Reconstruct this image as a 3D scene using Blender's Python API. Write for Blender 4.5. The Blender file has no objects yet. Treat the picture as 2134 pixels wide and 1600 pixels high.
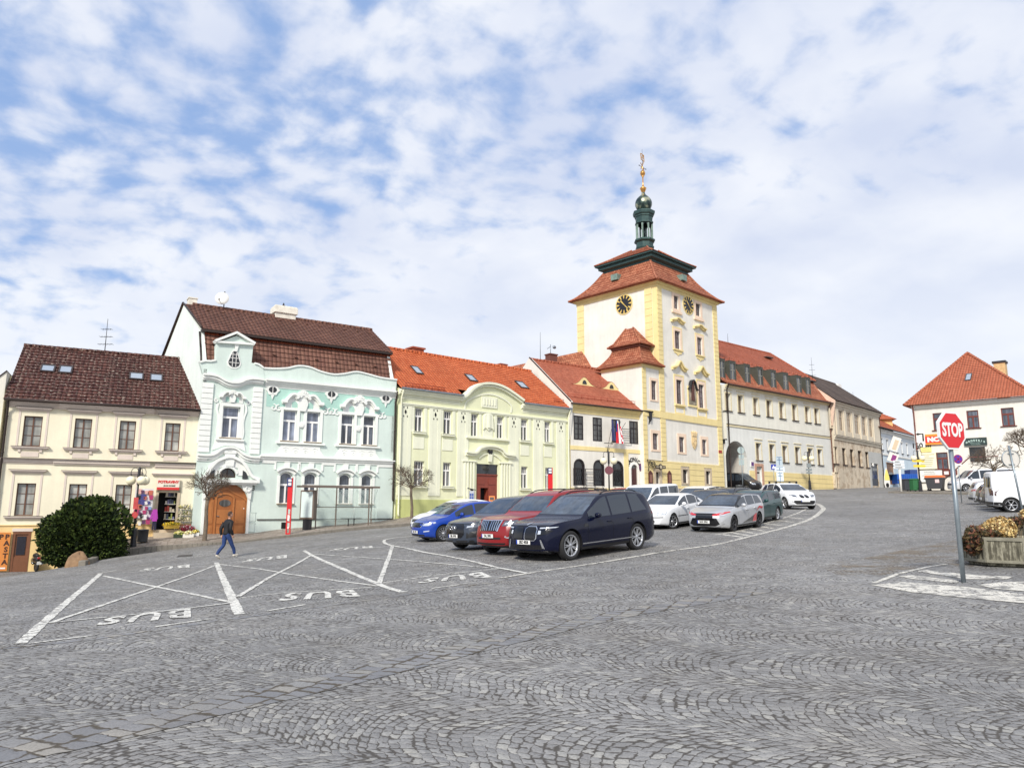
import bpy,bmesh,math,random
import numpy as np
from mathutils import Vector,Matrix
from mathutils.geometry import delaunay_2d_cdt
from mathutils.bvhtree import BVHTree
random.seed(7)
SC=bpy.context.scene
COL=SC.collection
R=math.radians
PI=math.pi
EYE,FPX,PITCH,ROLL=1.6,1520.0,R(9.6),0.0036
CAMP=Vector((0,0,EYE))
_F=Vector((0,math.cos(PITCH),math.sin(PITCH)))
_U0=Vector((0,-math.sin(PITCH),math.cos(PITCH)))
_X0=Vector((1,0,0))
CR=(_X0*math.cos(ROLL)+_U0*math.sin(ROLL)).normalized()
CU=(_U0*math.cos(ROLL)-_X0*math.sin(ROLL)).normalized()
cam=bpy.data.cameras.new('camera');camo=bpy.data.objects.new('camera',cam);COL.objects.link(camo)
cam.sensor_width=36;cam.lens=36*FPX/2134;cam.clip_start=.05;cam.clip_end=6000
M=Matrix((CR,CU,-_F)).transposed().to_4x4();M.translation=CAMP
camo.matrix_world=M
SC.camera=camo
SUN_DIR=Vector((-.26,-.76,.62)).normalized()
SUN_EL=math.asin(SUN_DIR.z);SUN_AZ=math.atan2(SUN_DIR.x,SUN_DIR.y)
sl=bpy.data.lights.new('sun','SUN');sl.energy=2.8;sl.angle=R(9);sl.color=(1,.94,.84)
so=bpy.data.objects.new('sun',sl);COL.objects.link(so)
so.rotation_euler=SUN_DIR.to_track_quat('Z','Y').to_euler();so.location=(0,0,60)
SC.view_settings.view_transform='Standard';SC.view_settings.look='None'
SC.view_settings.exposure=0.55;SC.view_settings.gamma=1
SC.cycles.max_bounces=6;SC.cycles.diffuse_bounces=3;SC.cycles.glossy_bounces=3
SC.cycles.transparent_max_bounces=12
SC.cycles.use_denoising=True
def NN(nt,typ,ins=None,**props):
 n=nt.nodes.new(typ)
 for k,v in props.items():setattr(n,k,v)
 for k,v in(ins or{}).items():
  s=n.inputs[k]
  if isinstance(v,bpy.types.NodeSocket):nt.links.new(v,s)
  else:s.default_value=v
 return n
def MA(nt,op,a,b=None,c=None):
 ins={0:a}
 if b is not None:ins[1]=b
 if c is not None:ins[2]=c
 return NN(nt,'ShaderNodeMath',ins,operation=op).outputs[0]
def MIXC(nt,f,a,b,mode='MIX'):
 n=NN(nt,'ShaderNodeMix',data_type='RGBA',blend_type=mode)
 for i,v in((0,f),(6,a),(7,b)):
  if isinstance(v,bpy.types.NodeSocket):nt.links.new(v,n.inputs[i])
  else:n.inputs[i].default_value=v
 return n.outputs[2]
def RAMP(nt,f,stops):
 n=NN(nt,'ShaderNodeValToRGB',{0:f})
 e=n.color_ramp.elements
 while len(e)<len(stops):e.new(.5)
 for q,(p,c)in zip(e,stops):
  q.position=p;q.color=c if len(c)==4 else(*c,1)
 return n.outputs[0]
def MR(nt,v,a,b,c=0.,d=1.):
 return NN(nt,'ShaderNodeMapRange',{0:v,1:a,2:b,3:c,4:d},clamp=True).outputs[0]
def lin(r,g,b,k=1.0):
 f=lambda u:((u/255+.055)/1.055)**2.4 if u>10 else u/255/12.92
 return(f(r)*k,f(g)*k,f(b)*k,1)
MATS={}
def newmat(name):
 m=bpy.data.materials.new(name);m.use_nodes=True
 nt=m.node_tree;b=nt.nodes['Principled BSDF']
 MATS[name]=m
 return m,nt,b
def mat(name,col,rough=.6,metal=0,spec=.5,coat=0,var=0,vs=3,bump=0,bs=40,stretch=1,emit=0):
 if name in MATS:return MATS[name]
 m,nt,b=newmat(name)
 b.inputs['Base Color'].default_value=col
 b.inputs['Roughness'].default_value=rough
 b.inputs['Metallic'].default_value=metal
 b.inputs['Specular IOR Level'].default_value=spec
 b.inputs['Coat Weight'].default_value=coat;b.inputs['Coat Roughness'].default_value=.04
 co=NN(nt,'ShaderNodeTexCoord').outputs['Object']
 if stretch!=1:co=NN(nt,'ShaderNodeMapping',{0:co,3:(1,1,stretch)}).outputs[0]
 if var:
  n=NN(nt,'ShaderNodeTexNoise',{'Vector':co,'Scale':vs,'Detail':6,'Roughness':.6})
  f=MR(nt,n.outputs[0],.3,.7,1-var,1+var*.6)
  nt.links.new(NN(nt,'ShaderNodeVectorMath',{0:col[:3],1:NN(nt,'ShaderNodeCombineXYZ',{0:f,1:f,2:f}).outputs[0]},operation='MULTIPLY').outputs[0],b.inputs['Base Color'])
 if bump:
  n=NN(nt,'ShaderNodeTexNoise',{'Vector':co,'Scale':bs,'Detail':4})
  nt.links.new(NN(nt,'ShaderNodeBump',{'Height':n.outputs[0],'Strength':bump,'Distance':.02}).outputs[0],b.inputs['Normal'])
 if emit:
  b.inputs['Emission Color'].default_value=col;b.inputs['Emission Strength'].default_value=emit
 return m
def stucco(name,col,dirt=.12,streak=.08,patch=None,pz=None):
 """rendered wall: faint blotches, vertical weather streaks and fine grain"""
 m,nt,b=newmat(name);col=tuple(q*.92 for q in col[:3])+(1,)
 co=NN(nt,'ShaderNodeTexCoord').outputs['Object']
 n1=NN(nt,'ShaderNodeTexNoise',{'Vector':co,'Scale':.5,'Detail':8,'Roughness':.65}).outputs[0]
 st=NN(nt,'ShaderNodeMapping',{0:co,3:(3.2,3.2,.22)}).outputs[0]
 n2=NN(nt,'ShaderNodeTexNoise',{'Vector':st,'Scale':1,'Detail':5,'Roughness':.6}).outputs[0]
 n3=NN(nt,'ShaderNodeTexNoise',{'Vector':co,'Scale':14,'Detail':5,'Roughness':.7}).outputs[0]
 f=MA(nt,'MULTIPLY',MR(nt,n1,.35,.62,1-dirt*1.4,1.03),MR(nt,n2,.38,.6,1-streak*.6,1.01))
 f=MA(nt,'MULTIPLY',f,MR(nt,n3,.3,.7,.965,1.02))
 v=NN(nt,'ShaderNodeCombineXYZ',{0:f,1:f,2:f}).outputs[0]
 c=col
 if patch:
  n4=NN(nt,'ShaderNodeTexNoise',{'Vector':co,'Scale':.9,'Detail':9,'Roughness':.7}).outputs[0]
  k=MR(nt,n4,.5,.56)
  if pz is not None:
   z=NN(nt,'ShaderNodeSeparateXYZ',{0:co}).outputs[2]
   k=MA(nt,'MAXIMUM',k,MR(nt,MA(nt,'ADD',z,MA(nt,'MULTIPLY',n4,1.4)),pz+.75,pz+.6))
  c=MIXC(nt,k,col,patch)
 c=NN(nt,'ShaderNodeVectorMath',{0:c if isinstance(c,bpy.types.NodeSocket)else c[:3],1:v},operation='MULTIPLY').outputs[0]
 nt.links.new(c,b.inputs['Base Color'])
 b.inputs['Roughness'].default_value=.85;b.inputs['Specular IOR Level'].default_value=.2
 h=NN(nt,'ShaderNodeTexNoise',{'Vector':co,'Scale':45,'Detail':3}).outputs[0]
 nt.links.new(NN(nt,'ShaderNodeBump',{'Height':h,'Strength':.25,'Distance':.01}).outputs[0],b.inputs['Normal'])
 return m
def tiles(name,c1,c2,w=.22,h=.33,stain=.25,specks=None,speckamt=.60,rowdark=.6):
 """roof tiles on metre UVs: each tile its own tone, rounded across, dark joint under every course"""
 m,nt,b=newmat(name)
 uv=NN(nt,'ShaderNodeUVMap',uv_map='uv').outputs[0]
 wob=NN(nt,'ShaderNodeTexNoise',{'Vector':uv,'Scale':1.7,'Detail':2}).outputs['Color']
 uv2=NN(nt,'ShaderNodeVectorMath',{0:NN(nt,'ShaderNodeVectorMath',{0:wob,1:(.05,.05,0)},operation='MULTIPLY').outputs[0],1:uv},operation='ADD').outputs[0]
 s=NN(nt,'ShaderNodeSeparateXYZ',{0:uv2})
 u=MA(nt,'DIVIDE',s.outputs[0],w);v=MA(nt,'DIVIDE',s.outputs[1],h)
 iu=MA(nt,'FLOOR',u);iv=MA(nt,'FLOOR',v)
 wn=NN(nt,'ShaderNodeTexWhiteNoise',{0:NN(nt,'ShaderNodeCombineXYZ',{0:iu,1:iv}).outputs[0]}).outputs[0]
 c=MIXC(nt,wn,c1,c2)
 big=NN(nt,'ShaderNodeTexNoise',{'Vector':uv,'Scale':.45,'Detail':7,'Roughness':.7}).outputs[0]
 f=MR(nt,big,.35,.65,1-stain,1+stain*.35)
 fu=MA(nt,'FRACT',u);fv=MA(nt,'FRACT',v)
 prof=MA(nt,'ABSOLUTE',MA(nt,'SINE',MA(nt,'MULTIPLY',u,PI)))
 gap=MR(nt,prof,.0,.35,.62,1)
 row=MR(nt,fv,.0,.13,rowdark,1)
 f=MA(nt,'MULTIPLY',MA(nt,'MULTIPLY',f,gap),row)
 vv=NN(nt,'ShaderNodeCombineXYZ',{0:f,1:f,2:f}).outputs[0]
 c=NN(nt,'ShaderNodeVectorMath',{0:c,1:vv},operation='MULTIPLY').outputs[0]
 if specks:
  n=NN(nt,'ShaderNodeTexNoise',{'Vector':NN(nt,'ShaderNodeMapping',{0:uv,3:(2.2,4,1)}).outputs[0],'Scale':2.6,'Detail':4,'Roughness':.6}).outputs[0]
  c=MIXC(nt,MA(nt,'MULTIPLY',MR(nt,n,speckamt,speckamt+.05),.75),c,specks)
 nt.links.new(c,b.inputs['Base Color'])
 b.inputs['Roughness'].default_value=.7;b.inputs['Specular IOR Level'].default_value=.3
 hgt=MA(nt,'ADD',prof,MA(nt,'MULTIPLY',MA(nt,'SUBTRACT',1.,fv),.6))
 nt.links.new(NN(nt,'ShaderNodeBump',{'Height':hgt,'Strength':.9,'Distance':.05}).outputs[0],b.inputs['Normal'])
 return m
def pane_mat(name,base,fold=.35,low=None,rough=.06):
 """window glass with what hangs right behind it"""
 m,nt,b=newmat(name)
 co=NN(nt,'ShaderNodeTexCoord').outputs['Object']
 st=NN(nt,'ShaderNodeMapping',{0:co,3:(9,9,.5)}).outputs[0]
 n=NN(nt,'ShaderNodeTexNoise',{'Vector':st,'Scale':1,'Detail':3}).outputs[0]
 n2=NN(nt,'ShaderNodeTexNoise',{'Vector':co,'Scale':1.1,'Detail':2}).outputs[0]
 f=MA(nt,'MULTIPLY',MR(nt,n,.35,.65,1-fold,1+fold*.5),MR(nt,n2,.35,.65,.55,1.2));f=MA(nt,'MULTIPLY',f,MR(nt,NN(nt,'ShaderNodeObjectInfo').outputs['Random'],0.,1.,.62,1.3))
 v=NN(nt,'ShaderNodeCombineXYZ',{0:f,1:f,2:f}).outputs[0]
 nt.links.new(NN(nt,'ShaderNodeVectorMath',{0:base[:3],1:v},operation='MULTIPLY').outputs[0],b.inputs['Base Color'])
 b.inputs['Roughness'].default_value=rough;b.inputs['Specular IOR Level'].default_value=.7
 w=NN(nt,'ShaderNodeTexNoise',{'Vector':co,'Scale':2.5,'Detail':1}).outputs[0]
 nt.links.new(NN(nt,'ShaderNodeBump',{'Height':w,'Strength':.12,'Distance':.03}).outputs[0],b.inputs['Normal'])
 return m
wd=bpy.data.worlds.new('World');SC.world=wd;wd.use_nodes=True
nt=wd.node_tree;nt.nodes.clear()
sky=NN(nt,'ShaderNodeTexSky',sky_type='NISHITA',sun_disc=False,sun_elevation=SUN_EL,sun_rotation=SUN_AZ,air_density=1.0,dust_density=.6,ozone_density=2.0)
gen=NN(nt,'ShaderNodeTexCoord').outputs['Generated']
sp=NN(nt,'ShaderNodeSeparateXYZ',{0:gen})
dz=MA(nt,'ADD',MA(nt,'MAXIMUM',sp.outputs[2],0.),.34)
cu=MA(nt,'DIVIDE',sp.outputs[0],dz);cv=MA(nt,'DIVIDE',sp.outputs[1],dz)
pl=NN(nt,'ShaderNodeCombineXYZ',{0:cu,1:cv,2:0.}).outputs[0]
rot=NN(nt,'ShaderNodeMapping',{0:pl,2:(0,0,R(-30)),3:(1.,1.1,1)}).outputs[0]
w1=NN(nt,'ShaderNodeTexNoise',{'Vector':rot,'Scale':3.2,'Detail':3}).outputs['Color']
wr=NN(nt,'ShaderNodeVectorMath',{0:NN(nt,'ShaderNodeVectorMath',{0:w1,1:(.12,.12,.0)},operation='MULTIPLY').outputs[0],1:rot},operation='ADD').outputs[0]
puff=NN(nt,'ShaderNodeTexNoise',{'Vector':wr,'Scale':14,'Detail':7,'Roughness':.5,'Lacunarity':2.1}).outputs[0]
cell=NN(nt,'ShaderNodeTexVoronoi',{'Vector':wr,'Scale':17,'Smoothness':1.0,'Randomness':1.0},feature='SMOOTH_F1').outputs[0]
broad=NN(nt,'ShaderNodeTexNoise',{'Vector':rot,'Scale':1.6,'Detail':4}).outputs[0]
dens=MA(nt,'ADD',MA(nt,'MULTIPLY',puff,1.0),MA(nt,'MULTIPLY',cell,-.42))
dens=MA(nt,'ADD',dens,MA(nt,'MULTIPLY',MA(nt,'SUBTRACT',broad,.5),.7))
dens=MA(nt,'ADD',dens,MR(nt,cu,-.85,.45,.0,.34))
dens=MA(nt,'ADD',dens,MR(nt,sp.outputs[2],.42,.06,0.,.5))
cl=NN(nt,'ShaderNodeMapRange',{0:dens,1:.17,2:.64,3:0.,4:1.},clamp=True,interpolation_type='SMOOTHSTEP').outputs[0]
cl=MA(nt,'ADD',MA(nt,'MULTIPLY',cl,.82),.12)
tone=NN(nt,'ShaderNodeTexNoise',{'Vector':wr,'Scale':3.4,'Detail':5}).outputs[0]
ccol=MIXC(nt,MR(nt,tone,.35,.65),lin(210,218,237),lin(238,241,248))
ccol=MIXC(nt,MR(nt,sp.outputs[2],.34,.05),ccol,lin(246,249,253))
CLK=7.4
ccs=NN(nt,'ShaderNodeVectorMath',{0:ccol,'Scale':CLK},operation='SCALE').outputs[0]
skb=NN(nt,'ShaderNodeVectorMath',{0:sky.outputs[0],1:(1.0,1.0,1.0)},operation='MULTIPLY').outputs[0]
blue=NN(nt,'ShaderNodeVectorMath',{0:MIXC(nt,.75,skb,NN(nt,'ShaderNodeVectorMath',{0:lin(136,174,230)[:3],'Scale':CLK},operation='SCALE').outputs[0]),'Scale':1.0},operation='SCALE').outputs[0]
fin=MIXC(nt,cl,blue,ccs)
bg=NN(nt,'ShaderNodeBackground',{0:fin,1:.1})
NN(nt,'ShaderNodeOutputWorld',{0:bg.outputs[0]})
def ray(px,py):
 return(_F+CR*((px-1067)/FPX)+CU*((800-py)/FPX))
def at(px,py,d):
 r=ray(px,py);return CAMP+r*(d/r.y)
def project(P):
 v=Vector(P)-CAMP;c=v.dot(_F)
 return(1067+FPX*v.dot(CR)/c,800-FPX*v.dot(CU)/c)
class MB:
 def __init__(s):s.v=[];s.f=[];s.m=[];s.sm=[];s.cm=0;s.cs=False
 def add(s,vs,fs,mi=None,smooth=None):
  o=len(s.v);s.v.extend([tuple(q)for q in vs])
  for f in fs:
   s.f.append([i+o for i in f]);s.m.append(s.cm if mi is None else mi);s.sm.append(s.cs if smooth is None else smooth)
  return s
 def box(s,a,b,mi=None):
  x0,y0,z0=a;x1,y1,z1=b
  if x0>x1:x0,x1=x1,x0
  if y0>y1:y0,y1=y1,y0
  if z0>z1:z0,z1=z1,z0
  return s.add([(x0,y0,z0),(x1,y0,z0),(x1,y1,z0),(x0,y1,z0),(x0,y0,z1),(x1,y0,z1),(x1,y1,z1),(x0,y1,z1)],[(0,3,2,1),(4,5,6,7),(0,1,5,4),(1,2,6,5),(2,3,7,6),(3,0,4,7)],mi)
 def quad(s,*p,mi=None):return s.add(p,[tuple(range(len(p)))],mi)
 def prism(s,poly,y0,y1,mi=None,smooth=False):
  """(x,z) outline extruded from y0 to y1"""
  n=len(poly)
  a=sum(poly[i][0]*poly[(i+1)%n][1]-poly[(i+1)%n][0]*poly[i][1]for i in range(n))
  if a<0:poly=poly[::-1]
  if y0>y1:y0,y1=y1,y0
  s.add([(x,y0,z)for x,z in poly]+[(x,y1,z)for x,z in poly],[tuple(range(n)),tuple(range(2*n-1,n-1,-1))],mi)
  o=len(s.v)-2*n
  for i in range(n):
   j=(i+1)%n
   s.f.append([o+j,o+i,o+n+i,o+n+j]);s.m.append(s.cm if mi is None else mi);s.sm.append(smooth)
  return s
 def tube(s,pts,r,n=6,mi=None,cap=True,smooth=True):
  pts=[Vector(p)for p in pts];k=len(pts)
  rs=r if isinstance(r,(list,tuple))else[r]*k
  up=None;vs=[]
  for i,p in enumerate(pts):
   t=(pts[min(i+1,k-1)]-pts[max(i-1,0)])
   if t.length<1e-9:t=Vector((0,0,1))
   t.normalize()
   if up is None:up=t.orthogonal().normalized()
   up=(up-t*up.dot(t))
   if up.length<1e-6:up=t.orthogonal()
   up.normalize();w=t.cross(up)
   for j in range(n):
    a=2*PI*j/n;vs.append(p+(up*math.cos(a)+w*math.sin(a))*rs[i])
  fs=[(i*n+j,i*n+(j+1)%n,(i+1)*n+(j+1)%n,(i+1)*n+j)for i in range(k-1)for j in range(n)]
  s.add(vs,fs,mi,smooth)
  if cap:
   o=len(s.v)-len(vs)
   s.f.append([o+j for j in range(n-1,-1,-1)]);s.m.append(s.cm if mi is None else mi);s.sm.append(False)
   s.f.append([o+(k-1)*n+j for j in range(n)]);s.m.append(s.cm if mi is None else mi);s.sm.append(False)
  return s
 def lathe(s,prof,c=(0,0,0),n=20,axis='z',mi=None,smooth=True):
  vs=[]
  for r,h in prof:
   for j in range(n):
    a=2*PI*j/n+PI/n;x,y=r*math.cos(a),r*math.sin(a)
    q=(x,y,h)if axis=='z' else((x,h,y)if axis=='y' else(h,x,y))
    vs.append((q[0]+c[0],q[1]+c[1],q[2]+c[2]))
  k=len(prof)
  return s.add(vs,[(i*n+j,i*n+(j+1)%n,(i+1)*n+(j+1)%n,(i+1)*n+j)for i in range(k-1)for j in range(n)],mi,smooth)
 def sphere(s,c,r,n=12,mi=None,sc=(1,1,1)):
  k=n//2+1
  vs=[(c[0]+sc[0]*r*math.sin(PI*i/k)*math.cos(2*PI*j/n),c[1]+sc[1]*r*math.sin(PI*i/k)*math.sin(2*PI*j/n),c[2]+sc[2]*r*math.cos(PI*i/k))for i in range(1,k)for j in range(n)]
  fs=[(i*n+j,(i+1)*n+j,(i+1)*n+(j+1)%n,i*n+(j+1)%n)for i in range(k-2)for j in range(n)]
  a=len(vs);vs+=[(c[0],c[1],c[2]+sc[2]*r),(c[0],c[1],c[2]-sc[2]*r)]
  fs+=[(a,j,(j+1)%n)for j in range(n)]+[(a+1,(k-2)*n+(j+1)%n,(k-2)*n+j)for j in range(n)]
  return s.add(vs,fs,mi,True)
 def xf(s,mtx,start=0):
  for i in range(start,len(s.v)):s.v[i]=tuple(mtx@Vector(s.v[i]))
  return s
 def build(s,name,mats,parent=None,dz=0,bevel=0,uv=True,subsurf=0):
  me=bpy.data.meshes.new(name)
  me.from_pydata([(x,y,z+dz)for x,y,z in s.v],[],s.f)
  if not isinstance(mats,(list,tuple)):mats=[mats]
  for q in mats:me.materials.append(q)
  me.polygons.foreach_set('material_index',s.m);me.polygons.foreach_set('use_smooth',s.sm)
  me.update()
  if uv:
   ul=me.uv_layers.new(name='uv');buf=np.zeros(len(me.loops)*2,np.float32)
   vs=me.vertices;k=0
   for p in me.polygons:
    nrm=p.normal
    t=Vector((-nrm.y,nrm.x,0))if abs(nrm.z)<.999 else Vector((1,0,0))
    t.normalize();bb=nrm.cross(t)
    for vi in p.vertices:
     c=vs[vi].co;buf[k]=c.dot(t);buf[k+1]=c.dot(bb);k+=2
   ul.data.foreach_set('uv',buf)
  o=bpy.data.objects.new(name,me);COL.objects.link(o)
  if parent:o.parent=parent
  if bevel:
   b=o.modifiers.new('bevel','BEVEL');b.width=bevel;b.segments=2;b.limit_method='ANGLE';b.angle_limit=R(40)
  if subsurf:
   b=o.modifiers.new('sub','SUBSURF');b.levels=b.render_levels=subsurf
  return o
def split_build(mb,name,mats,parent,dz=0,gap=.12,**kw):
 """one object for each separate cluster of pieces"""
 par=list(range(len(mb.v)))
 def find(i):
  while par[i]!=i:par[i]=par[par[i]];i=par[i]
  return i
 for f in mb.f:
  for i in f[1:]:par[find(i)]=find(f[0])
 comp={}
 for k,f in enumerate(mb.f):comp.setdefault(find(f[0]),[]).append(k)
 cl=[]
 for fs in comp.values():
  P=[mb.v[i]for k in fs for i in mb.f[k]];cl.append([[min(p[j]for p in P)-gap/2 for j in range(3)],[max(p[j]for p in P)+gap/2 for j in range(3)],fs])
 ch=True
 while ch:
  ch=False;out=[]
  for c in cl:
   for o in out:
    if all(c[0][j]<=o[1][j]and c[1][j]>=o[0][j]for j in range(3)):
     o[0]=[min(o[0][j],c[0][j])for j in range(3)];o[1]=[max(o[1][j],c[1][j])for j in range(3)];o[2]=o[2]+c[2];ch=True;break
   else:out.append(c)
  cl=out
 r=None
 for c in cl:
  q=MB();mp={}
  for k in c[2]:
   for i in mb.f[k]:
    if i not in mp:mp[i]=len(q.v);q.v.append(mb.v[i])
   q.f.append([mp[i]for i in mb.f[k]]);q.m.append(mb.m[k]);q.sm.append(mb.sm[k])
  r=q.build(name,mats,parent,dz,**kw)
 return r
def tag(o,label=None,cat=None,group=None,kind=None):
 if label:o['label']=label
 if cat:o['category']=cat
 if group:o['group']=group
 if kind:o['kind']=kind
 return o
def empty(name,loc,rz=0,label=None,cat=None,group=None):
 o=bpy.data.objects.new(name,None);COL.objects.link(o);o.location=loc;o.rotation_euler=(0,0,rz)
 o.empty_display_size=.3
 return tag(o,label,cat,group)
def children(o):return[c for c in list(COL.objects)if c.parent==o]
def dup(o,parent=None,kids=None):
 c=o.copy();COL.objects.link(c);c.parent=parent
 for ch in children(o):dup(ch,c)
 return c
def text_mesh(txt,size=1,ext=.0,bold=0,align='CENTER',spacing=1,sx=1):
 """outline lettering as mesh data in the XY plane -> (verts, faces)"""
 cu_=bpy.data.curves.new('lettering','FONT');cu_.body=txt;cu_.size=size;cu_.extrude=ext
 cu_.offset=bold;cu_.align_x=align;cu_.align_y='CENTER';cu_.space_character=spacing;cu_.resolution_u=3
 o=bpy.data.objects.new('lettering',cu_);COL.objects.link(o)
 dg=bpy.context.evaluated_depsgraph_get();dg.update()
 me=bpy.data.meshes.new_from_object(o.evaluated_get(dg))
 vs=[(v.co.x*sx,v.co.y,v.co.z)for v in me.vertices];fs=[tuple(p.vertices)for p in me.polygons]
 bpy.data.objects.remove(o);bpy.data.curves.remove(cu_);bpy.data.meshes.remove(me)
 return vs,fs
def put_text(mb,txt,c,size,xdir=(1,0,0),updir=(0,0,1),mi=None,bold=0,sx=1,spacing=1,ext=.004,align='CENTER'):
 vs,fs=text_mesh(txt,size,ext,bold,align,spacing,sx)
 X=Vector(xdir).normalized();U=Vector(updir).normalized();Nn=X.cross(U);c=Vector(c)
 mb.add([c+X*x+U*y+Nn*z for x,y,z in vs],fs,mi,False)
class Fac:
 def __init__(s,p1,d1,p2,zb=0,d2=None):
  A=at(p1[0],p1[1],d1)
  r=ray(*p2)
  if d2 is None:
   t=(A.z-EYE)/r.z;Bp=CAMP+r*t
  else:Bp=at(p2[0],p2[1],d2)
  s.o=Vector((A.x,A.y));b=Vector((Bp.x,Bp.y));s.len=(b-s.o).length
  s.u=(b-s.o).normalized();s.n=Vector((-s.u.y,s.u.x));s.zb=zb;s.end=b;s.z=A.z
 @staticmethod
 def frame(o,u,zb):
  f=Fac.__new__(Fac);f.o=Vector(o[:2]);f.u=Vector(u[:2]).normalized();f.n=Vector((-f.u.y,f.u.x));f.zb=zb;return f
 def p(s,px,py,off=0):
  r=ray(px,py);n=s.n;t=((s.o-CAMP.xy).dot(n)+off)/Vector((r.x,r.y)).dot(n)
  P=CAMP+r*t;return((P.xy-s.o).dot(s.u),P.z)
 def w(s,a,y,z):
  q=s.o+s.u*a+s.n*y;return Vector((q.x,q.y,z))
 def root(s,name,label,cat,group=None):
  return empty(name,(s.o.x,s.o.y,s.zb),math.atan2(s.u.y,s.u.x),label,cat,group)
 def rect(s,x0,x1,y0,y1,off=0):
  xc,yc=(x0+x1)/2,(y0+y1)/2
  return(s.p(x0,yc,off)[0],s.p(x1,yc,off)[0],s.p(xc,y1,off)[1],s.p(xc,y0,off)[1])
FB=Fac((422.8,780.6),42.0,(825.4,818.7),0.0)
_pl=at(418,857,42.25)
FA0=Fac((416.6,856.9),42.25,(16.3,833.7))
FA=Fac.frame((FA0.end.x,FA0.end.y),FA0.o-FA0.end,-1.9);FA.len=FA0.len
def dep(fac,s=None):q=fac.o+fac.u*(fac.len if s is None else s);return q.y
FC=Fac((830,810),dep(FB),(1185,853.8),.8)
FD=Fac((1185.9,840.9),dep(FC),(1347.9,858.9),1.9)
FE=Fac((1367.5,585),65.3,(1492,630),3.0)
FF=Fac((1510,800.5),dep(FE)+.9,(1726,840),3.3)
FG=Fac((1732.5,835),dep(FF),(1830,862.5),3.7)
FH=Fac((1829,892.5),dep(FG),(1897.5,910),3.9)
FR=Fac((1899.8,845.3),70.0,(2134,826),2.9)
CP=[(0,0,0),(0,5,.0),(5,3,.05),(-5,3,-.08),(0,-10,0),(-12,-10,-.2),(14,-8,.2),(12,5,.28),(-14,6,-.45),(-7,10,-.20),(25,12,.9)]
def cp(px,py,d,dz=0):q=at(px,py,d);CP.append((q.x,q.y,q.z+dz))
def cpf(fac,px,py,off=0,dz=0):a,z=fac.p(px,py,off);q=fac.w(a,off,z+dz);CP.append(tuple(q))
cp(468,1165,28.4);cp(1187,1167,20.6);cp(1325,1145,22.7);cp(2008,1213,13.5);cp(210,1195,26.0)
cp(1527,1107,29.8);cp(1590,1098,31.8);cp(1399,1101,31.8);cp(1638,1060,44);cp(866,1119,32.5);cp(926,1128,29.8);cp(962,1142,26.4);cp(1026,1151,23.5);cp(1100,1195,17.3)
cp(2060,1185,15.6);cp(2105,1066,36);cp(2012,1024,64);cp(1915,1025,68);cp(1860,1026,66);cp(1716,1058,46.5)
cp(1545,1027,66);cp(1600,1024,71);cp(1730,1019,86);cp(1790,1016,95);cp(1850,1015,108);cp(1770,1040,60);cp(1640,1020.5,78.5);cp(1900,1130,24)
KERB=[(234,1149,.34,1163),(315,1138,.30,1150),(380,1134,.2,1142),(443,1130,.12,1134.5),(491,1128,.08,1131),(555,1120,.10,1123),(615,1113,.14,1118),(690,1104,.15,1109.5),(765,1096.5,.16,1102),(852,1090,.17,1095),(940,1078,.17,0),(1040,1066,.15,0),(1160,1052,.15,0),(1290,1040,.15,0),(1400,1031,.14,0),(1500,1026,.12,0)]
def facat(px):return FA if px<420 else FB if px<828 else FC if px<1186 else FD if px<1340 else FE
KP=[]
for px,py,h,pb in KERB:
 f=facat(px);off=-3.3 if px<900 else-4.0
 a,z=f.p(px,py,off);q=f.w(a,off,z);KP.append((q,h,f))
 CP.append((q.x,q.y,q.z-h))
WB=[(268,1125),(319,1116),(368,1113),(424,1112),(510,1112),(585,1102),(690,1094),(780,1087.5),(858,1076),(940,1064),(1015,1055),(1100,1045),(1185,1036),(1260,1029),(1345,1021),(1400,1019),(1505,1018)]
WP=[]
for px,py in WB:
 f=facat(px);a,z=f.p(px,py);WP.append(f.w(a,0,z));CP.append(tuple(f.w(a,.5,z-.35)))
cpf(FA,60,1191);cpf(FA,100,1188);cpf(FA,0,1192,-.1);cp(150,1184,36.6);cp(200,1168,36.3)
q=FA.w(-8,-1,-2.3);CP.append(tuple(q));CP.append((-40,30,-2.6));CP.append((-30,12,-1.5));CP.append((70,60,4.2));CP.append((60,30,2.8));CP.append((60,110,5));CP.append((40,125,4.6));CP.append((20,110,4.2))
CPA=np.array(CP)
def _tps(P,lam=.02):
 n=len(P);X=P[:,:2];d=np.linalg.norm(X[:,None]-X[None],axis=2)
 K=np.where(d>0,d*d*np.log(np.maximum(d,1e-9)),0)+np.eye(n)*lam
 Q=np.hstack([np.ones((n,1)),X]);A=np.block([[K,Q],[Q.T,np.zeros((3,3))]])
 return np.linalg.solve(A,np.concatenate([P[:,2],np.zeros(3)]))
_w=_tps(CPA)
def _ev(XY):
 d=np.linalg.norm(XY[:,None]-CPA[None,:,:2],axis=2)
 return np.where(d>0,d*d*np.log(np.maximum(d,1e-9)),0)@_w[:-3]+_w[-3]+XY@_w[-2:]
GX=np.arange(-46,76.1,1.0);GY=np.arange(-12,126.1,1.0)
_g=np.array([[x,y]for x in GX for y in GY]);GZ=np.clip(_ev(_g),-3.2,6.5).reshape(len(GX),len(GY))
def G(x,y):
 i=min(max((x-GX[0]),0),len(GX)-1.001);j=min(max((y-GY[0]),0),len(GY)-1.001)
 a,b=int(i),int(j);u,v=i-a,j-b
 z00,z10,z01,z11=GZ[a,b],GZ[a+1,b],GZ[a,b+1],GZ[a+1,b+1]
 return float(z00+(z10-z00)*u+(z11-z10)*v)if u>=v else float(z00+(z01-z00)*v+(z11-z01)*u)
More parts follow.
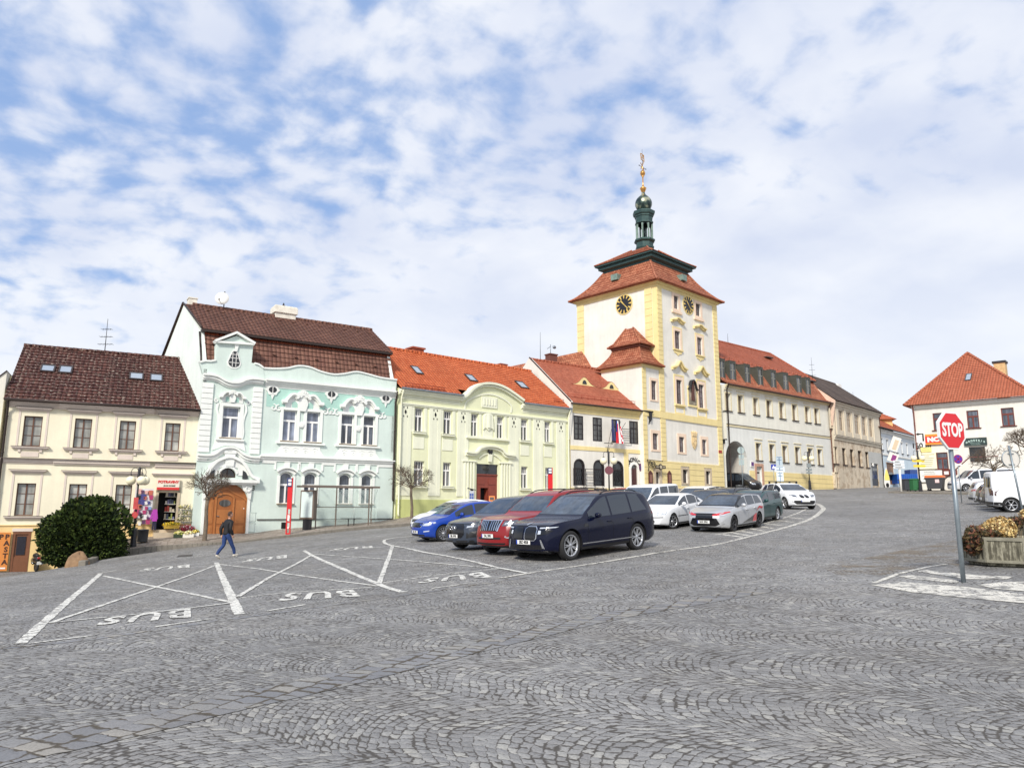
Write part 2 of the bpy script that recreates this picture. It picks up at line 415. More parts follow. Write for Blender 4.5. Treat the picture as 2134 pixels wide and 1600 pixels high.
def gp(px,py):
 """ground point seen at a pixel"""
 r=ray(px,py);r=r/r.y;y=2.5
 while y<125:
  P=CAMP+r*y
  if P.z<G(P.x,P.y):break
  y+=.2
 a,b=y-.2,y
 for _ in range(18):
  m=(a+b)/2;P=CAMP+r*m
  if P.z<G(P.x,P.y):b=m
  else:a=m
 P=CAMP+r*b;return Vector((P.x,P.y,G(P.x,P.y)))
def gz(x,y,dz=0):return Vector((x,y,G(x,y)+dz))
def setts(name,ang,sw,sh,arcw,arca,cols,joint,wob=.03,paint=None,wear=.5,joint_w=.011,rough=.72,tint=.25):
 m,nt,b=newmat(name)
 pos=NN(nt,'ShaderNodeNewGeometry').outputs['Position']
 mp=NN(nt,'ShaderNodeMapping',{0:pos,2:(0,0,ang)}).outputs[0]
 nz=NN(nt,'ShaderNodeTexNoise',{'Vector':mp,'Scale':3.2,'Detail':3}).outputs['Color']
 nz2=NN(nt,'ShaderNodeTexNoise',{'Vector':mp,'Scale':1.25/sw,'Detail':2,'Roughness':.6}).outputs['Color']
 d=NN(nt,'ShaderNodeVectorMath',{0:NN(nt,'ShaderNodeVectorMath',{0:nz,1:(wob*2.4,wob*2.4,0)},operation='MULTIPLY').outputs[0],1:mp},operation='ADD').outputs[0]
 d=NN(nt,'ShaderNodeVectorMath',{0:NN(nt,'ShaderNodeVectorMath',{0:nz2,1:(sw*.62,sw*.72,0)},operation='MULTIPLY').outputs[0],1:d},operation='ADD').outputs[0]
 nz3=NN(nt,'ShaderNodeTexNoise',{'Vector':mp,'Scale':.45,'Detail':2}).outputs['Color']
 if arcw:d=NN(nt,'ShaderNodeVectorMath',{0:NN(nt,'ShaderNodeVectorMath',{0:nz3,1:(.9,.9,0)},operation='MULTIPLY').outputs[0],1:d},operation='ADD').outputs[0]
 s=NN(nt,'ShaderNodeSeparateXYZ',{0:d});x,y=s.outputs[0],s.outputs[1]
 if arcw:
  t=MA(nt,'SUBTRACT',MA(nt,'FRACT',MA(nt,'DIVIDE',x,arcw)),.5)
  y=MA(nt,'ADD',y,MA(nt,'MULTIPLY',MA(nt,'MULTIPLY',t,t),arca*4))
 iv=MA(nt,'FLOOR',MA(nt,'DIVIDE',y,sh))
 rn=NN(nt,'ShaderNodeTexWhiteNoise',{1:iv},noise_dimensions='1D').outputs[0]
 x=MA(nt,'ADD',x,MA(nt,'MULTIPLY',rn,sw*3))
 x=MA(nt,'MULTIPLY',x,MA(nt,'ADD',.85,MA(nt,'MULTIPLY',rn,.3)))
 iu=MA(nt,'FLOOR',MA(nt,'DIVIDE',x,sw))
 wn=NN(nt,'ShaderNodeTexWhiteNoise',{0:NN(nt,'ShaderNodeCombineXYZ',{0:iu,1:iv}).outputs[0]},noise_dimensions='2D')
 fu=MA(nt,'MULTIPLY',MA(nt,'FRACT',MA(nt,'DIVIDE',x,sw)),sw);fv=MA(nt,'MULTIPLY',MA(nt,'FRACT',MA(nt,'DIVIDE',y,sh)),sh)
 eu=MA(nt,'MINIMUM',fu,MA(nt,'SUBTRACT',sw,fu));ev=MA(nt,'MINIMUM',fv,MA(nt,'SUBTRACT',sh,fv))
 e=MA(nt,'MINIMUM',eu,ev)
 fine=NN(nt,'ShaderNodeTexNoise',{'Vector':pos,'Scale':60,'Detail':4}).outputs[0]
 jn=NN(nt,'ShaderNodeTexNoise',{'Vector':pos,'Scale':1.6,'Detail':6,'Roughness':.75}).outputs[0]
 jw=MA(nt,'MULTIPLY',MR(nt,jn,.36,.64,.22,1.75),joint_w)
 jh=NN(nt,'ShaderNodeTexNoise',{'Vector':pos,'Scale':.95/sw,'Detail':2}).outputs[0]
 jw=MA(nt,'MULTIPLY',jw,MR(nt,jh,.35,.62,.15,1.7))
 e2=MA(nt,'ADD',e,MA(nt,'MULTIPLY',MA(nt,'SUBTRACT',fine,.5),.006))
 stone=NN(nt,'ShaderNodeMapRange',{0:e2,1:MA(nt,'MULTIPLY',jw,.35),2:jw,3:0.,4:1.},clamp=True).outputs[0]
 c=RAMP(nt,wn.outputs[0],[(0,cols[0]),(.45,cols[1]),(.8,cols[2]),(1,cols[3])])
 big=NN(nt,'ShaderNodeTexNoise',{'Vector':pos,'Scale':.23,'Detail':6,'Roughness':.6}).outputs[0]
 c=NN(nt,'ShaderNodeVectorMath',{0:c,'Scale':MA(nt,'MULTIPLY',MR(nt,big,.35,.65,.82,1.16),MR(nt,fine,.3,.7,.8,1.2))},operation='SCALE').outputs[0]
 c=MIXC(nt,MR(nt,NN(nt,'ShaderNodeTexNoise',{'Vector':pos,'Scale':.6,'Detail':5}).outputs[0],.5,.7,0,tint),c,lin(128,120,108))
 c=MIXC(nt,stone,joint,c)
 if paint:
  wearn=NN(nt,'ShaderNodeTexNoise',{'Vector':pos,'Scale':5,'Detail':6,'Roughness':.7}).outputs[0]
  k=MA(nt,'MULTIPLY',MR(nt,wearn,wear-.06,wear+.02,1.,.12),MR(nt,e2,.0,.007,.15,1.))
  k=MA(nt,'MULTIPLY',k,MR(nt,wn.outputs[0],.93,.96,1.,.5))
  c=MIXC(nt,k,c,paint)
 nt.links.new(c,b.inputs['Base Color'])
 b.inputs['Roughness'].default_value=rough;b.inputs['Specular IOR Level'].default_value=.35
 hh=MA(nt,'ADD',MR(nt,e2,0.,.03,0.,1.),MA(nt,'MULTIPLY',MA(nt,'ADD',wn.outputs[0],MA(nt,'MULTIPLY',fine,.5)),.35))
 nt.links.new(NN(nt,'ShaderNodeBump',{'Height':hh,'Strength':.42,'Distance':.016}).outputs[0],b.inputs['Normal'])
 return m
K_=1.0
SETC=[lin(124,123,122),lin(134,133,132),lin(143,142,140),lin(160,158,152)]
JNT=lin(76,72,67)
M_sett=setts('stone_setts',R(-62),.095,.086,1.55,.38,SETC,JNT)
M_big=setts('large_setts',R(-66),.17,.26,0,0,[lin(116,117,120),lin(130,130,132),lin(138,137,134),lin(148,144,137)],lin(78,71,60),wob=.03,joint_w=.02)
M_paint=setts('worn_road_paint',R(-62),.095,.086,1.55,.38,SETC,JNT,paint=lin(222,220,212),wear=.575)
M_paint2=setts('dirty_road_paint',R(-62),.095,.086,1.55,.38,SETC,JNT,paint=lin(218,214,203),wear=.545)
gxs=[-2500,-900,-350,-150,-80]+list(GX)+[110,180,400,1000,2500]
gys=[-2500,-900,-300,-90,-35]+list(GY)+[160,240,450,1000,2500]
mb=MB();ny=len(gys)
for x in gxs:
 for y in gys:mb.v.append((x,y,G(x,y)))
for i in range(len(gxs)-1):
 for j in range(ny-1):
  a,b_,c_,d_=i*ny+j,(i+1)*ny+j,(i+1)*ny+j+1,i*ny+j+1
  mb.f.append([a,b_,c_]);mb.f.append([a,c_,d_])
mb.m=[0]*len(mb.f);mb.sm=[True]*len(mb.f)
tag(mb.build('ground',M_sett,uv=False),kind='structure')
def dens(pts,step=.3):
 out=[pts[0]]
 for a,b in zip(pts,pts[1:]):
  n=max(1,int((b-a).length/step))
  for i in range(1,n+1):out.append(a.lerp(b,i/n))
 return out
def smooth_path(P,k=4):
 """Catmull-Rom through the points"""
 if len(P)<3:return P
 out=[]
 Q=[P[0]*2-P[1]]+P+[P[-1]*2-P[-2]]
 for i in range(1,len(Q)-2):
  for t in range(k):
   t/=k;p0,p1,p2,p3=Q[i-1],Q[i],Q[i+1],Q[i+2]
   out.append(.5*((2*p1)+(p2-p0)*t+(2*p0-5*p1+4*p2-p3)*t*t+(3*p1-p0-3*p2+p3)*t**3))
 return out+[P[-1]]
def strip(mb,pts,w,dz=.008,w2=None,curve=False,wig=.012):
 P=[gp(*p).xy for p in pts]
 if curve:P=smooth_path(P,6)
 P=dens(P,.25);n=len(P);vs=[]
 nc=2 if w<.4 else int(w/.25)+1
 for i,p in enumerate(P):
  t=(P[min(i+1,n-1)]-P[max(i-1,0)]).normalized();nr=Vector((-t.y,t.x))
  ww=(w+(w2-w)*i/max(1,n-1)if w2 else w)/2
  for k in range(nc):
   q=p+nr*(ww*(2*k/(nc-1)-1)+random.uniform(-wig,wig));vs.append(gz(q.x,q.y,dz))
 mb.add(vs,[(i*nc+k,(i+1)*nc+k,(i+1)*nc+k+1,i*nc+k+1)for i in range(n-1)for k in range(nc-1)])
def gpoly(mb,P,dz=.008,step=.3):
 """polygon (plan points) draped on the ground"""
 E=dens([Vector(p)for p in P]+[Vector(P[0])],step)[:-1]
 x0,x1=min(p.x for p in E),max(p.x for p in E);y0,y1=min(p.y for p in E),max(p.y for p in E)
 def ins(x,y):
  c=False;n=len(E)
  for i in range(n):
   a,b=E[i],E[i-1]
   if(a.y>y)!=(b.y>y)and x<(b.x-a.x)*(y-a.y)/(b.y-a.y)+a.x:c=not c
  return c
 V=list(E);n=len(E);yy=y0+step/2
 while yy<y1:
  xx=x0+step/2
  while xx<x1:
   if ins(xx,yy):V.append(Vector((xx,yy)))
   xx+=step
  yy+=step
 r=delaunay_2d_cdt(V,[(i,(i+1)%n)for i in range(n)],[],1,1e-5)
 mb.add([gz(v.x,v.y,dz)for v in r[0]],[tuple(f)for f in r[2]])
def road_text(mb,txt,quad,bold=.028):
 vs,fs=text_mesh(txt,1,0,bold,'LEFT',1.25)
 xs=[v[0]for v in vs];ys=[v[1]for v in vs];a0,a1,b0,b1=min(xs),max(xs),min(ys),max(ys)
 Q=[gp(*p).xy for p in quad]
 out=[]
 for x,y,_ in vs:
  u,v=(x-a0)/(a1-a0),(y-b0)/(b1-b0)
  p=Q[0]*(1-u)*(1-v)+Q[1]*u*(1-v)+Q[2]*u*v+Q[3]*(1-u)*v
  out.append(gz(p.x,p.y,.012))
 mb.add(out,fs)
mb=MB()
strip(mb,[(41,1342),(210,1194)],.15);strip(mb,[(451,1172),(477,1232),(499,1280)],.15,w2=.17)
strip(mb,[(633,1147),(800,1222),(841,1234)],.14,dz=.008);strip(mb,[(818,1136),(789,1218)],.12,dz=.010)
strip(mb,[(215,1199.7),(320,1222),(482,1255.5)],.10,dz=.010);strip(mb,[(105,1298),(250,1249),(448,1178)],.10,dz=.012)
strip(mb,[(451,1175),(538,1185),(600,1196),(700,1210),(785,1221)],.09,dz=.010);strip(mb,[(648,1157),(560,1204),(495,1244)],.10,dz=.012)
strip(mb,[(649,1154),(760,1162),(900,1173),(1039,1185)],.09,dz=.012)
strip(mb,[(105,1298),(289,1280),(482,1257)],.08,dz=.014);strip(mb,[(497,1246),(600,1234),(715,1227.6),(787,1222)],.08,dz=.006)
strip(mb,[(797,1214.5),(900,1199),(1039,1185)],.08,dz=.006);strip(mb,[(213,1193),(243,1187.6)],.08,dz=.006)
strip(mb,[(256,1194),(448,1178)],.05,dz=.006);strip(mb,[(459,1176),(648,1157)],.06,dz=.006);strip(mb,[(654,1151.5),(813,1138)],.06,dz=.006)
strip(mb,[(859,1117.7),(823,1121),(803,1125),(801,1130),(812,1136),(850,1143),(895,1153),(977,1168.6),(1039.5,1183.5),(1100,1195.5)],.13,dz=.016,curve=True)
strip(mb,[(812,1132.5),(908,1125)],.08,dz=.006)
strip(mb,[(323,1306),(436,1290)],.10);strip(mb,[(60,1341),(130,1332),(203,1323)],.06);strip(mb,[(554,1273.5),(636,1260)],.09);strip(mb,[(900,1226),(974,1216)],.08)
tag(mb.build('bus_bay_marking',M_paint,uv=False),kind='structure')
mb=MB()
for q in([(397,1268),(225,1287),(194,1304),(398,1287)],[(735,1229),(600,1236),(575,1253),(752,1243)],[(1003,1192),(890,1206),(865,1216),(1027,1203)],[(395,1176),(305,1184),(285,1191),(395,1183)],[(598,1156),(520,1165),(500,1172),(598,1163)],[(775,1137),(700,1143),(682,1148),(778,1142)]):
 road_text(mb,'BUS',q)
tag(mb.build('bus_lettering',M_paint,uv=False),kind='structure')
mb=MB()
for a,b_ in(((276,1180),(313,1176)),((331,1172),(364,1167)),((405,1160),(440,1156)),((525,1147),(551,1144)),((597,1137.4),(635,1133.5)),((679,1129),(716,1125)),((757,1120),(793,1117)),((600,1121),(662,1117)),((640,1124.5),(700,1119))):
 strip(mb,[a,b_],.09)
strip(mb,[(1039.5,1204.6),(1100,1195),(1200,1180),(1353,1154.7),(1484.5,1136),(1550,1121),(1594,1110),(1672.6,1088),(1703,1073),(1716.5,1060),(1708,1052),(1694.6,1048)],.14,dz=.010,w2=.3,curve=True)
strip(mb,[(1489,1114.5),(1545,1105),(1600,1089),(1660,1070),(1690,1058)],.12,dz=.008,curve=True)
for a,b_ in(((1503,1113),(1548,1119)),((1523,1109.5),(1561,1116)),((1543,1106.5),(1578,1112)),((1562,1101),(1594,1107)),((1580,1096),(1612,1101)),((1597,1091),(1634,1095)),((1617,1084),(1654,1088)),((1636,1077),(1676,1081)),((1655,1070),(1693,1072)),((1672,1064),(1705,1064))):
 strip(mb,[a,b_],.22,dz=.006)
strip(mb,[(1409,1107),(1442,1103.5)],.1);strip(mb,[(1636,1063),(1688,1065.5)],.1)
tag(mb.build('parking_marking',M_paint2,uv=False),kind='structure')
mb=MB()
def px2(poly):return[gp(*p).xy for p in poly]
gpoly(mb,px2([(1815,1219),(1885,1213),(2020,1224),(2134,1239),(2160,1243),(2160,1261),(2134,1257),(2020,1247),(1900,1234)]),.008,.25)
gpoly(mb,px2([(1872,1201),(1893,1198),(2000,1210),(1994,1215),(1905,1207)]),.008,.25)
gpoly(mb,px2([(2035,1219),(2090,1213),(2160,1212),(2160,1236),(2134,1232),(2075,1227)]),.008,.25)
gpoly(mb,px2([(1908,1190),(1932,1188),(2028,1198),(2112,1202),(2098,1207),(2014,1207)]),.008,.25)
strip(mb,[(1821,1215),(1874,1195),(1935,1181),(1972,1175.5)],.1)
tag(mb.build('hatched_marking',M_paint2,uv=False),kind='structure')
mb=MB()
strip(mb,[(-120,1600),(0,1570),(150,1540),(300,1508),(460,1470),(700,1417),(1000,1345),(1250,1288),(1420,1258),(1600,1228)],.62,dz=.005,w2=.5,curve=True)
tag(mb.build('drain_channel',M_big,uv=False),kind='structure')
mb=MB()
strip(mb,[(-40,1354),(41,1347),(200,1330),(500,1287),(840,1240),(1100,1202)],.17,dz=.004,curve=True)
tag(mb.build('edge_stone_row',M_big,uv=False),kind='structure')
mb=MB();gpoly(mb,px2([(1700,1176),(1800,1163),(1900,1142),(1990,1125),(2030,1150),(2030,1186),(1960,1172),(1880,1190),(1800,1206),(1740,1196)]),.006,.25)
ms,nt,b=newmat('sandy_soil');ps=NN(nt,'ShaderNodeNewGeometry').outputs['Position'];n1=NN(nt,'ShaderNodeTexNoise',{'Vector':ps,'Scale':1.3,'Detail':9,'Roughness':.72}).outputs[0];n2=NN(nt,'ShaderNodeTexNoise',{'Vector':ps,'Scale':14,'Detail':6,'Roughness':.7}).outputs[0];nt.links.new(RAMP(nt,n2,[(.3,lin(104,92,76)),(.6,lin(140,126,106))]),b.inputs['Base Color']);b.inputs['Roughness'].default_value=.95;nt.links.new(MA(nt,'MULTIPLY',MR(nt,MA(nt,'ADD',MA(nt,'MULTIPLY',n1,.65),MA(nt,'MULTIPLY',n2,.35)),.47,.60),.75),b.inputs['Alpha'])
tag(mb.build('sandy_soil',ms,uv=False),kind='structure')
mb=MB();gpoly(mb,px2([(368,1160.5),(372,1157),(402,1155),(400,1158.5)]),.012,.2);tag(mb.build('drain_grate',mat('cast_iron',lin(70,66,62),.7,var=.3,vs=30),uv=False),kind='structure')
M_pave=setts('pavement_slabs',R(-20),.30,.30,0,0,[lin(134,123,113),lin(144,134,124),lin(152,142,132),lin(162,153,144)],lin(100,92,84),wob=.006,joint_w=.010)
M_kerb=mat('kerb_granite',lin(126,120,110),.8,var=.25,vs=4,bump=.4,bs=30)
def wallpt(f,q):
 a=(Vector((q.x,q.y))-f.o).dot(f.u);return a
ks=[]
for(q,h,f)in KP:
 a=(q.xy-f.o).dot(f.u);best=sorted(WP,key=lambda w:(w.xy-(q.xy+f.n*3.3)).length)[:2]
 d0,d1=[(w.xy-(q.xy+f.n*3.3)).length for w in best];z=(best[0].z*d1+best[1].z*d0)/(d0+d1)
 w=f.w(a,.15,z+.0);ks.append((q,h,w,f))
P_=[k[0]for k in ks];W_=[k[2]for k in ks];H_=[k[1]for k in ks]
Pc,Wc=smooth_path(P_,6),smooth_path(W_,6)
Hc=[H_[min(i//6,len(H_)-1)]*(1-(i%6)/6)+H_[min(i//6+1,len(H_)-1)]*((i%6)/6)for i in range(len(Pc))]
mb=MB();kb=MB();NK=5
for i in range(len(Pc)):
 a=Pc[i];w=Wc[i];dirn=(w-a).normalized()
 for k in range(NK+1):mb.v.append(tuple(a.lerp(w,k/NK)))
for i in range(len(Pc)-1):
 for k in range(NK):
  q=i*(NK+1)+k;mb.f.append([q,q+NK+1,q+NK+2,q+1]);mb.m.append(0);mb.sm.append(True)
a,w=Pc[0],Wc[0]
mb.quad(tuple(a),tuple(w),(w.x,w.y,w.z-2.2),(a.x,a.y,a.z-1.6))
tag(mb.build('pavement',M_pave,uv=False),kind='structure')
for i in range(len(Pc)-1):
 a,b_=Pc[i],Pc[i+1];t=(b_-a);t.z=0;t.normalize();nr=Vector((-t.y,t.x,0))
 g=.004
 for(p,q_)in((a+t*g,b_-t*g),):
  f0=-.09*nr;f1=.16*nr;up=Vector((0,0,.012))
  vs=[p+f0-Vector((0,0,.9)),q_+f0-Vector((0,0,.9)),q_+f1-Vector((0,0,.9)),p+f1-Vector((0,0,.9)),p+f0+up,q_+f0+up,q_+f1+up,p+f1+up]
  kb.add(vs,[(0,3,2,1),(4,5,6,7),(0,1,5,4),(1,2,6,5),(2,3,7,6),(3,0,4,7)])
tag(kb.build('kerb',M_kerb,bevel=.015),kind='structure')
def pave_z(q):
 """height of the raised pavement under a plan point"""
 best=None
 for i in range(len(Pc)-1):
  a,b_,w=Pc[i].xy,Pc[i+1].xy,Wc[i].xy
  n=(w-a);L=n.length;n=n/L;t=(b_-a);
  v=(q-a).dot(n)/L;u=(q-a).dot(t)/t.length_squared
  dd=abs(u-.5)
  if best is None or dd<best[0]:best=(dd,Pc[i].lerp(Wc[i],min(max(v,0),1)).z)
 return best[1]
def pp(px,py):
 """pavement point seen at a pixel"""
 r=ray(px,py);r=r/r.y;y=30
 while y<90:
  P=CAMP+r*y
  if P.z<pave_z(P.xy):break
  y+=.1
 return Vector((P.x,P.y,pave_z(P.xy)))
def prism_x(mb,poly,x0,x1,mi=None):
 """(y,z) outline extruded along the facade"""
 n=len(poly);k=len(mb.v)
 a=sum(poly[i][0]*poly[(i+1)%n][1]-poly[(i+1)%n][0]*poly[i][1]for i in range(n))
 if a<0:poly=poly[::-1]
 if x0>x1:x0,x1=x1,x0
 mb.add([(x0,y,z)for y,z in poly]+[(x1,y,z)for y,z in poly],[tuple(range(n-1,-1,-1)),tuple(range(n,2*n))]+[(i,(i+1)%n,n+(i+1)%n,n+i)for i in range(n)],mi)
def arc_pts(a,b,zs,rise,n=10):
 """arc from (b,zs) over to (a,zs)"""
 hw=(b-a)/2;xc=(a+b)/2
 if abs(rise-hw)<1e-6:return[(xc+hw*math.cos(PI*i/n),zs+hw*math.sin(PI*i/n))for i in range(n+1)]
 Rr=(hw*hw+rise*rise)/(2*rise);zc=zs+rise-Rr;t0=math.asin(min(1,hw/Rr))
 return[(xc+Rr*math.sin(t0-2*t0*i/n),zc+Rr*math.cos(t0-2*t0*i/n))for i in range(n+1)]
def wall_front(mb,s0,s1,z0,z1,ops,dep=.26,y=0,back=True):
 """wall face with real openings; ops = (a,b,z0,z1[,rise]) ; rise>0 gives an arched head"""
 S=sorted({s0,s1,*[min(max(o[i],s0),s1)for o in ops for i in(0,1)]});Z=sorted({z0,z1,*[min(max(o[i],z0),z1)for o in ops for i in(2,3)]})
 for i in range(len(S)-1):
  run=None
  for j in range(len(Z)-1):
   cx,cz=(S[i]+S[i+1])/2,(Z[j]+Z[j+1])/2
   inside=any(o[0]<cx<o[1]and o[2]<cz<o[3]for o in ops)
   if not inside:
    if run is None:run=Z[j]
   if(inside or j==len(Z)-2)and run is not None:
    zt=Z[j]if inside else Z[j+1]
    mb.quad((S[i],y,run),(S[i+1],y,run),(S[i+1],y,zt),(S[i],y,zt));run=None
 for o in ops:
  a,b,c,d=o[:4];r=o[4]if len(o)>4 else 0
  mb.quad((a,y,c),(a,y+dep,c),(a,y+dep,d-r),(a,y,d-r));mb.quad((b,y+dep,c),(b,y,c),(b,y,d-r),(b,y+dep,d-r))
  mb.quad((a,y,c),(b,y,c),(b,y+dep,c),(a,y+dep,c))
  if not r:mb.quad((a,y+dep,d),(b,y+dep,d),(b,y,d),(a,y,d))
  else:
   A=arc_pts(a,b,d-r,r,12)
   for(p,q)in zip(A,A[1:]):
    mb.quad((p[0],y,p[1]),(p[0],y+dep,p[1]),(q[0],y+dep,q[1]),(q[0],y,q[1]))
    mb.quad((q[0],y,q[1]),(q[0],y,d),(p[0],y,d),(p[0],y,p[1]))
def shell(mb,s0,s1,z0,zt,depth,y0=0,top=True):
 mb.quad((s0,y0,z0),(s0,y0,zt),(s0,depth,zt),(s0,depth,z0));mb.quad((s1,y0,z0),(s1,depth,z0),(s1,depth,zt),(s1,y0,zt))
 mb.quad((s0,depth,z0),(s0,depth,zt),(s1,depth,zt),(s1,depth,z0))
 if top:mb.quad((s0,y0,zt),(s1,y0,zt),(s1,depth,zt),(s0,depth,zt))
 mb.quad((s0,y0+.75,z0),(s1,y0+.75,z0),(s1,y0+.75,zt),(s0,y0+.75,zt))
def band(mb,pts,h,y0,y1,mi=None):
 """moulding following a line of (s,z) points"""
 P=[Vector(p)for p in pts];n=len(P);up=[];dn=[]
 for i in range(n):
  t=(P[min(i+1,n-1)]-P[max(i-1,0)]).normalized();nr=Vector((-t.y,t.x))*h/2
  up.append(P[i]+nr);dn.append(P[i]-nr)
 for i in range(n-1):
  mb.add([(q.x,yy,q.y)for yy in(y0,y1)for q in(dn[i],dn[i+1],up[i+1],up[i])],[(0,1,2,3),(4,7,6,5),(0,4,5,1),(3,2,6,7),(0,3,7,4),(1,5,6,2)],mi)
def cornice(mb,s0,s1,z,steps,mi=None,ret=0,s_over=0):
 """stack of mouldings: steps = (dz_low, dz_high, projection)"""
 for a,b,p in steps:mb.box((s0-s_over*(p),-p,z+a),(s1+s_over*p,ret,z+b),mi)
def spiral(c,r0,turns,d=1,n=14,a0=0):
 return[(c[0]+r0*(1-.8*i/n)*math.cos(a0+d*turns*2*PI*i/n),c[1]+r0*(1-.8*i/n)*math.sin(a0+d*turns*2*PI*i/n))for i in range(n+1)]
def slope(mb,BL,BR,TR,TL,rh=.33,lift=.03,mi=None):
 BL,BR,TR,TL=map(Vector,(BL,BR,TR,TL));n=max(1,round(((TL-BL).length+(TR-BR).length)/2/rh))
 nr=(BR-BL).cross(TL-BL).normalized()
 if nr.z<0:nr=-nr
 for i in range(n):
  a,b,c,d=BL.lerp(TL,i/n),BR.lerp(TR,i/n),BR.lerp(TR,(i+1)/n),BL.lerp(TL,(i+1)/n)
  mb.add([a+nr*lift,b+nr*lift,c,d,a-nr*.01,b-nr*.01],[(0,1,2,3),(4,5,1,0)],mi)
def ridge(mb,a,b,r=.13,mi=None):
 a,b=Vector(a),Vector(b);n=max(1,int((b-a).length/.4));d=(b-a).normalized()
 for i in range(n):
  p,q=a.lerp(b,i/n),a.lerp(b,(i+1)/n);mb.tube([p,q+d*.03],[r*1.06,r*.9],8,mi)
def winpart(root,fac,o,fm,pm,fw=.06,transom=None,mull=1,bars=(),ybars=0,y=.15,sill=None,sillm=None,sillw=.12,sd=.12,sh=.08,name='window',mw=None,leaf=0):
 """window frame with sash bars; pane and sill as its pieces"""
 a,b,c,d=o[:4];r=o[4]if len(o)>4 else 0;dz=-fac.zb
 mb=MB();t=.06;mw=mw or fw
 zs=d-r
 mb.box((a,y,c),(a+fw,y+t,zs));mb.box((b-fw,y,c),(b,y+t,zs));mb.box((a+fw,y,c),(b-fw,y+t,c+fw))
 if r:
  A=arc_pts(a,b,zs,r,12);band(mb,[((p[0]-(a+b)/2)*(1-fw/(b-a))+(a+b)/2,p[1]-fw/2)for p in A],fw,y,y+t)
 else:mb.box((a+fw,y,d-fw),(b-fw,y+t,d))
 top=d if not r else d-.03
 zt=c+(d-c)*transom if transom else None
 if mull==1:mb.box(((a+b)/2-mw/2,y-.005,c+fw),((a+b)/2+mw/2,y+t-.01,zt if(zt and leaf)else(d-fw if not r else d-r*.05)))
 if zt:mb.box((a+fw,y-.012,zt-mw*.6),(b-fw,y+t-.015,zt+mw*.6))
 for f in bars:
  z=c+(d-c)*f;mb.box((a+fw,y+.008,z-.014),(b-fw,y+t-.02,z+.014))
 if ybars:
  for i in range(1,ybars+1):
   x=a+(b-a)*i/(ybars+1);mb.box((x-.014,y+.008,zt or c),(x+.014,y+t-.02,d-fw*.5))
 w=mb.build(name,fm,root,dz)
 mb=MB()
 if r:mb.add([(p[0],y+.035,p[1])for p in[(a,c),(b,c)]+arc_pts(a,b,zs,r,12)],[tuple(range(15))])
 else:mb.quad((a,y+.035,c),(b,y+.035,c),(b,y+.035,d),(a,y+.035,d))
 mb.build('pane',pm,w,dz)
 if sill is not None:
  mb=MB();mb.box((a-sillw,-sd,c-sh),(b+sillw,0.0-.002,c-.002));mb.box((a-sillw-.03,-sd-.04,c-.002),(b+sillw+.03,y-.005,c+.022))
  mb.build('sill',sillm,w,dz)
 return w
def pl_(fac,pts,off=0):return[fac.p(x,y,off)for x,y in pts]
def downpipe(fac,root,s,z0,z1,m,y=-.12,r=.055,name='downpipe'):
 mb=MB();mb.tube([(s,y-.25,z1+.35),(s,y-.2,z1+.1),(s,y,z1-.35),(s,y,z0+.2),(s,y-.06,z0+.03)],r,8)
 z=z0+.8
 while z<z1-.6:mb.tube([(s,y,z),(s,y,z+.05)],r*1.35,8);z+=1.9
 mb.build(name,m,root,-fac.zb)
def antenna(fac,s,y,z0,z1,n,label,group=None):
 root=empty('antenna',fac.w(s,y,z0),0,label,'antenna',group)
 mb=MB();h=z1-z0;mb.tube([(0,0,-.3),(0,0,h)],[.03,.012],6)
 mb.build('mast',M_dmetal,root)
 if n:
  mb=MB()
  for i in range(n):
   z=h*(.25+.22*i);l=.45-.07*i;mb.tube([(-l,0,z),(l,0,z)],.014,5)
   for k in range(-2,3):mb.tube([(l*k/2.2,-.18,z),(l*k/2.2,.18,z)],.008,4)
  mb.build('crossbar',M_dmetal,root)
 return root
M_dmetal=mat('dark_metal',(.045,.045,.05,1),.5,.6)
M_zinc=mat('zinc_sheet',lin(135,142,150),.45,.6,var=.15)
M_copper=mat('copper_dark',lin(62,52,48),.5,.5)
M_white=mat('white_paint',lin(235,233,228),.5,var=.06)
M_plaster_w=stucco('white_plaster',lin(240,238,232),.05,.05)
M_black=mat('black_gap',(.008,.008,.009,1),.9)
M_stone=mat('sandstone',lin(196,180,156),.85,var=.18,vs=3,bump=.4)
M_wood_d=mat('dark_wood',lin(62,40,30),.5,var=.2,vs=8)
M_glassA=pane_mat('pane_with_blinds',lin(172,172,166),.12)
M_glassB=pane_mat('pane_with_lace',lin(140,148,168),.4)
M_glassB2=pane_mat('pane_dark_lace',lin(92,98,110),.5)
M_glassC=pane_mat('pane_half_curtain',lin(96,98,100),.75)
M_glassD=pane_mat('pane_deep',lin(98,98,96),.5)
M_glassK=pane_mat('pane_black',(.02,.022,.025,1),.3)
M_glassE=pane_mat('pane_grey_violet',lin(122,116,124),.35)
M_glassF=pane_mat('pane_brown_blind',lin(150,134,112),.25)
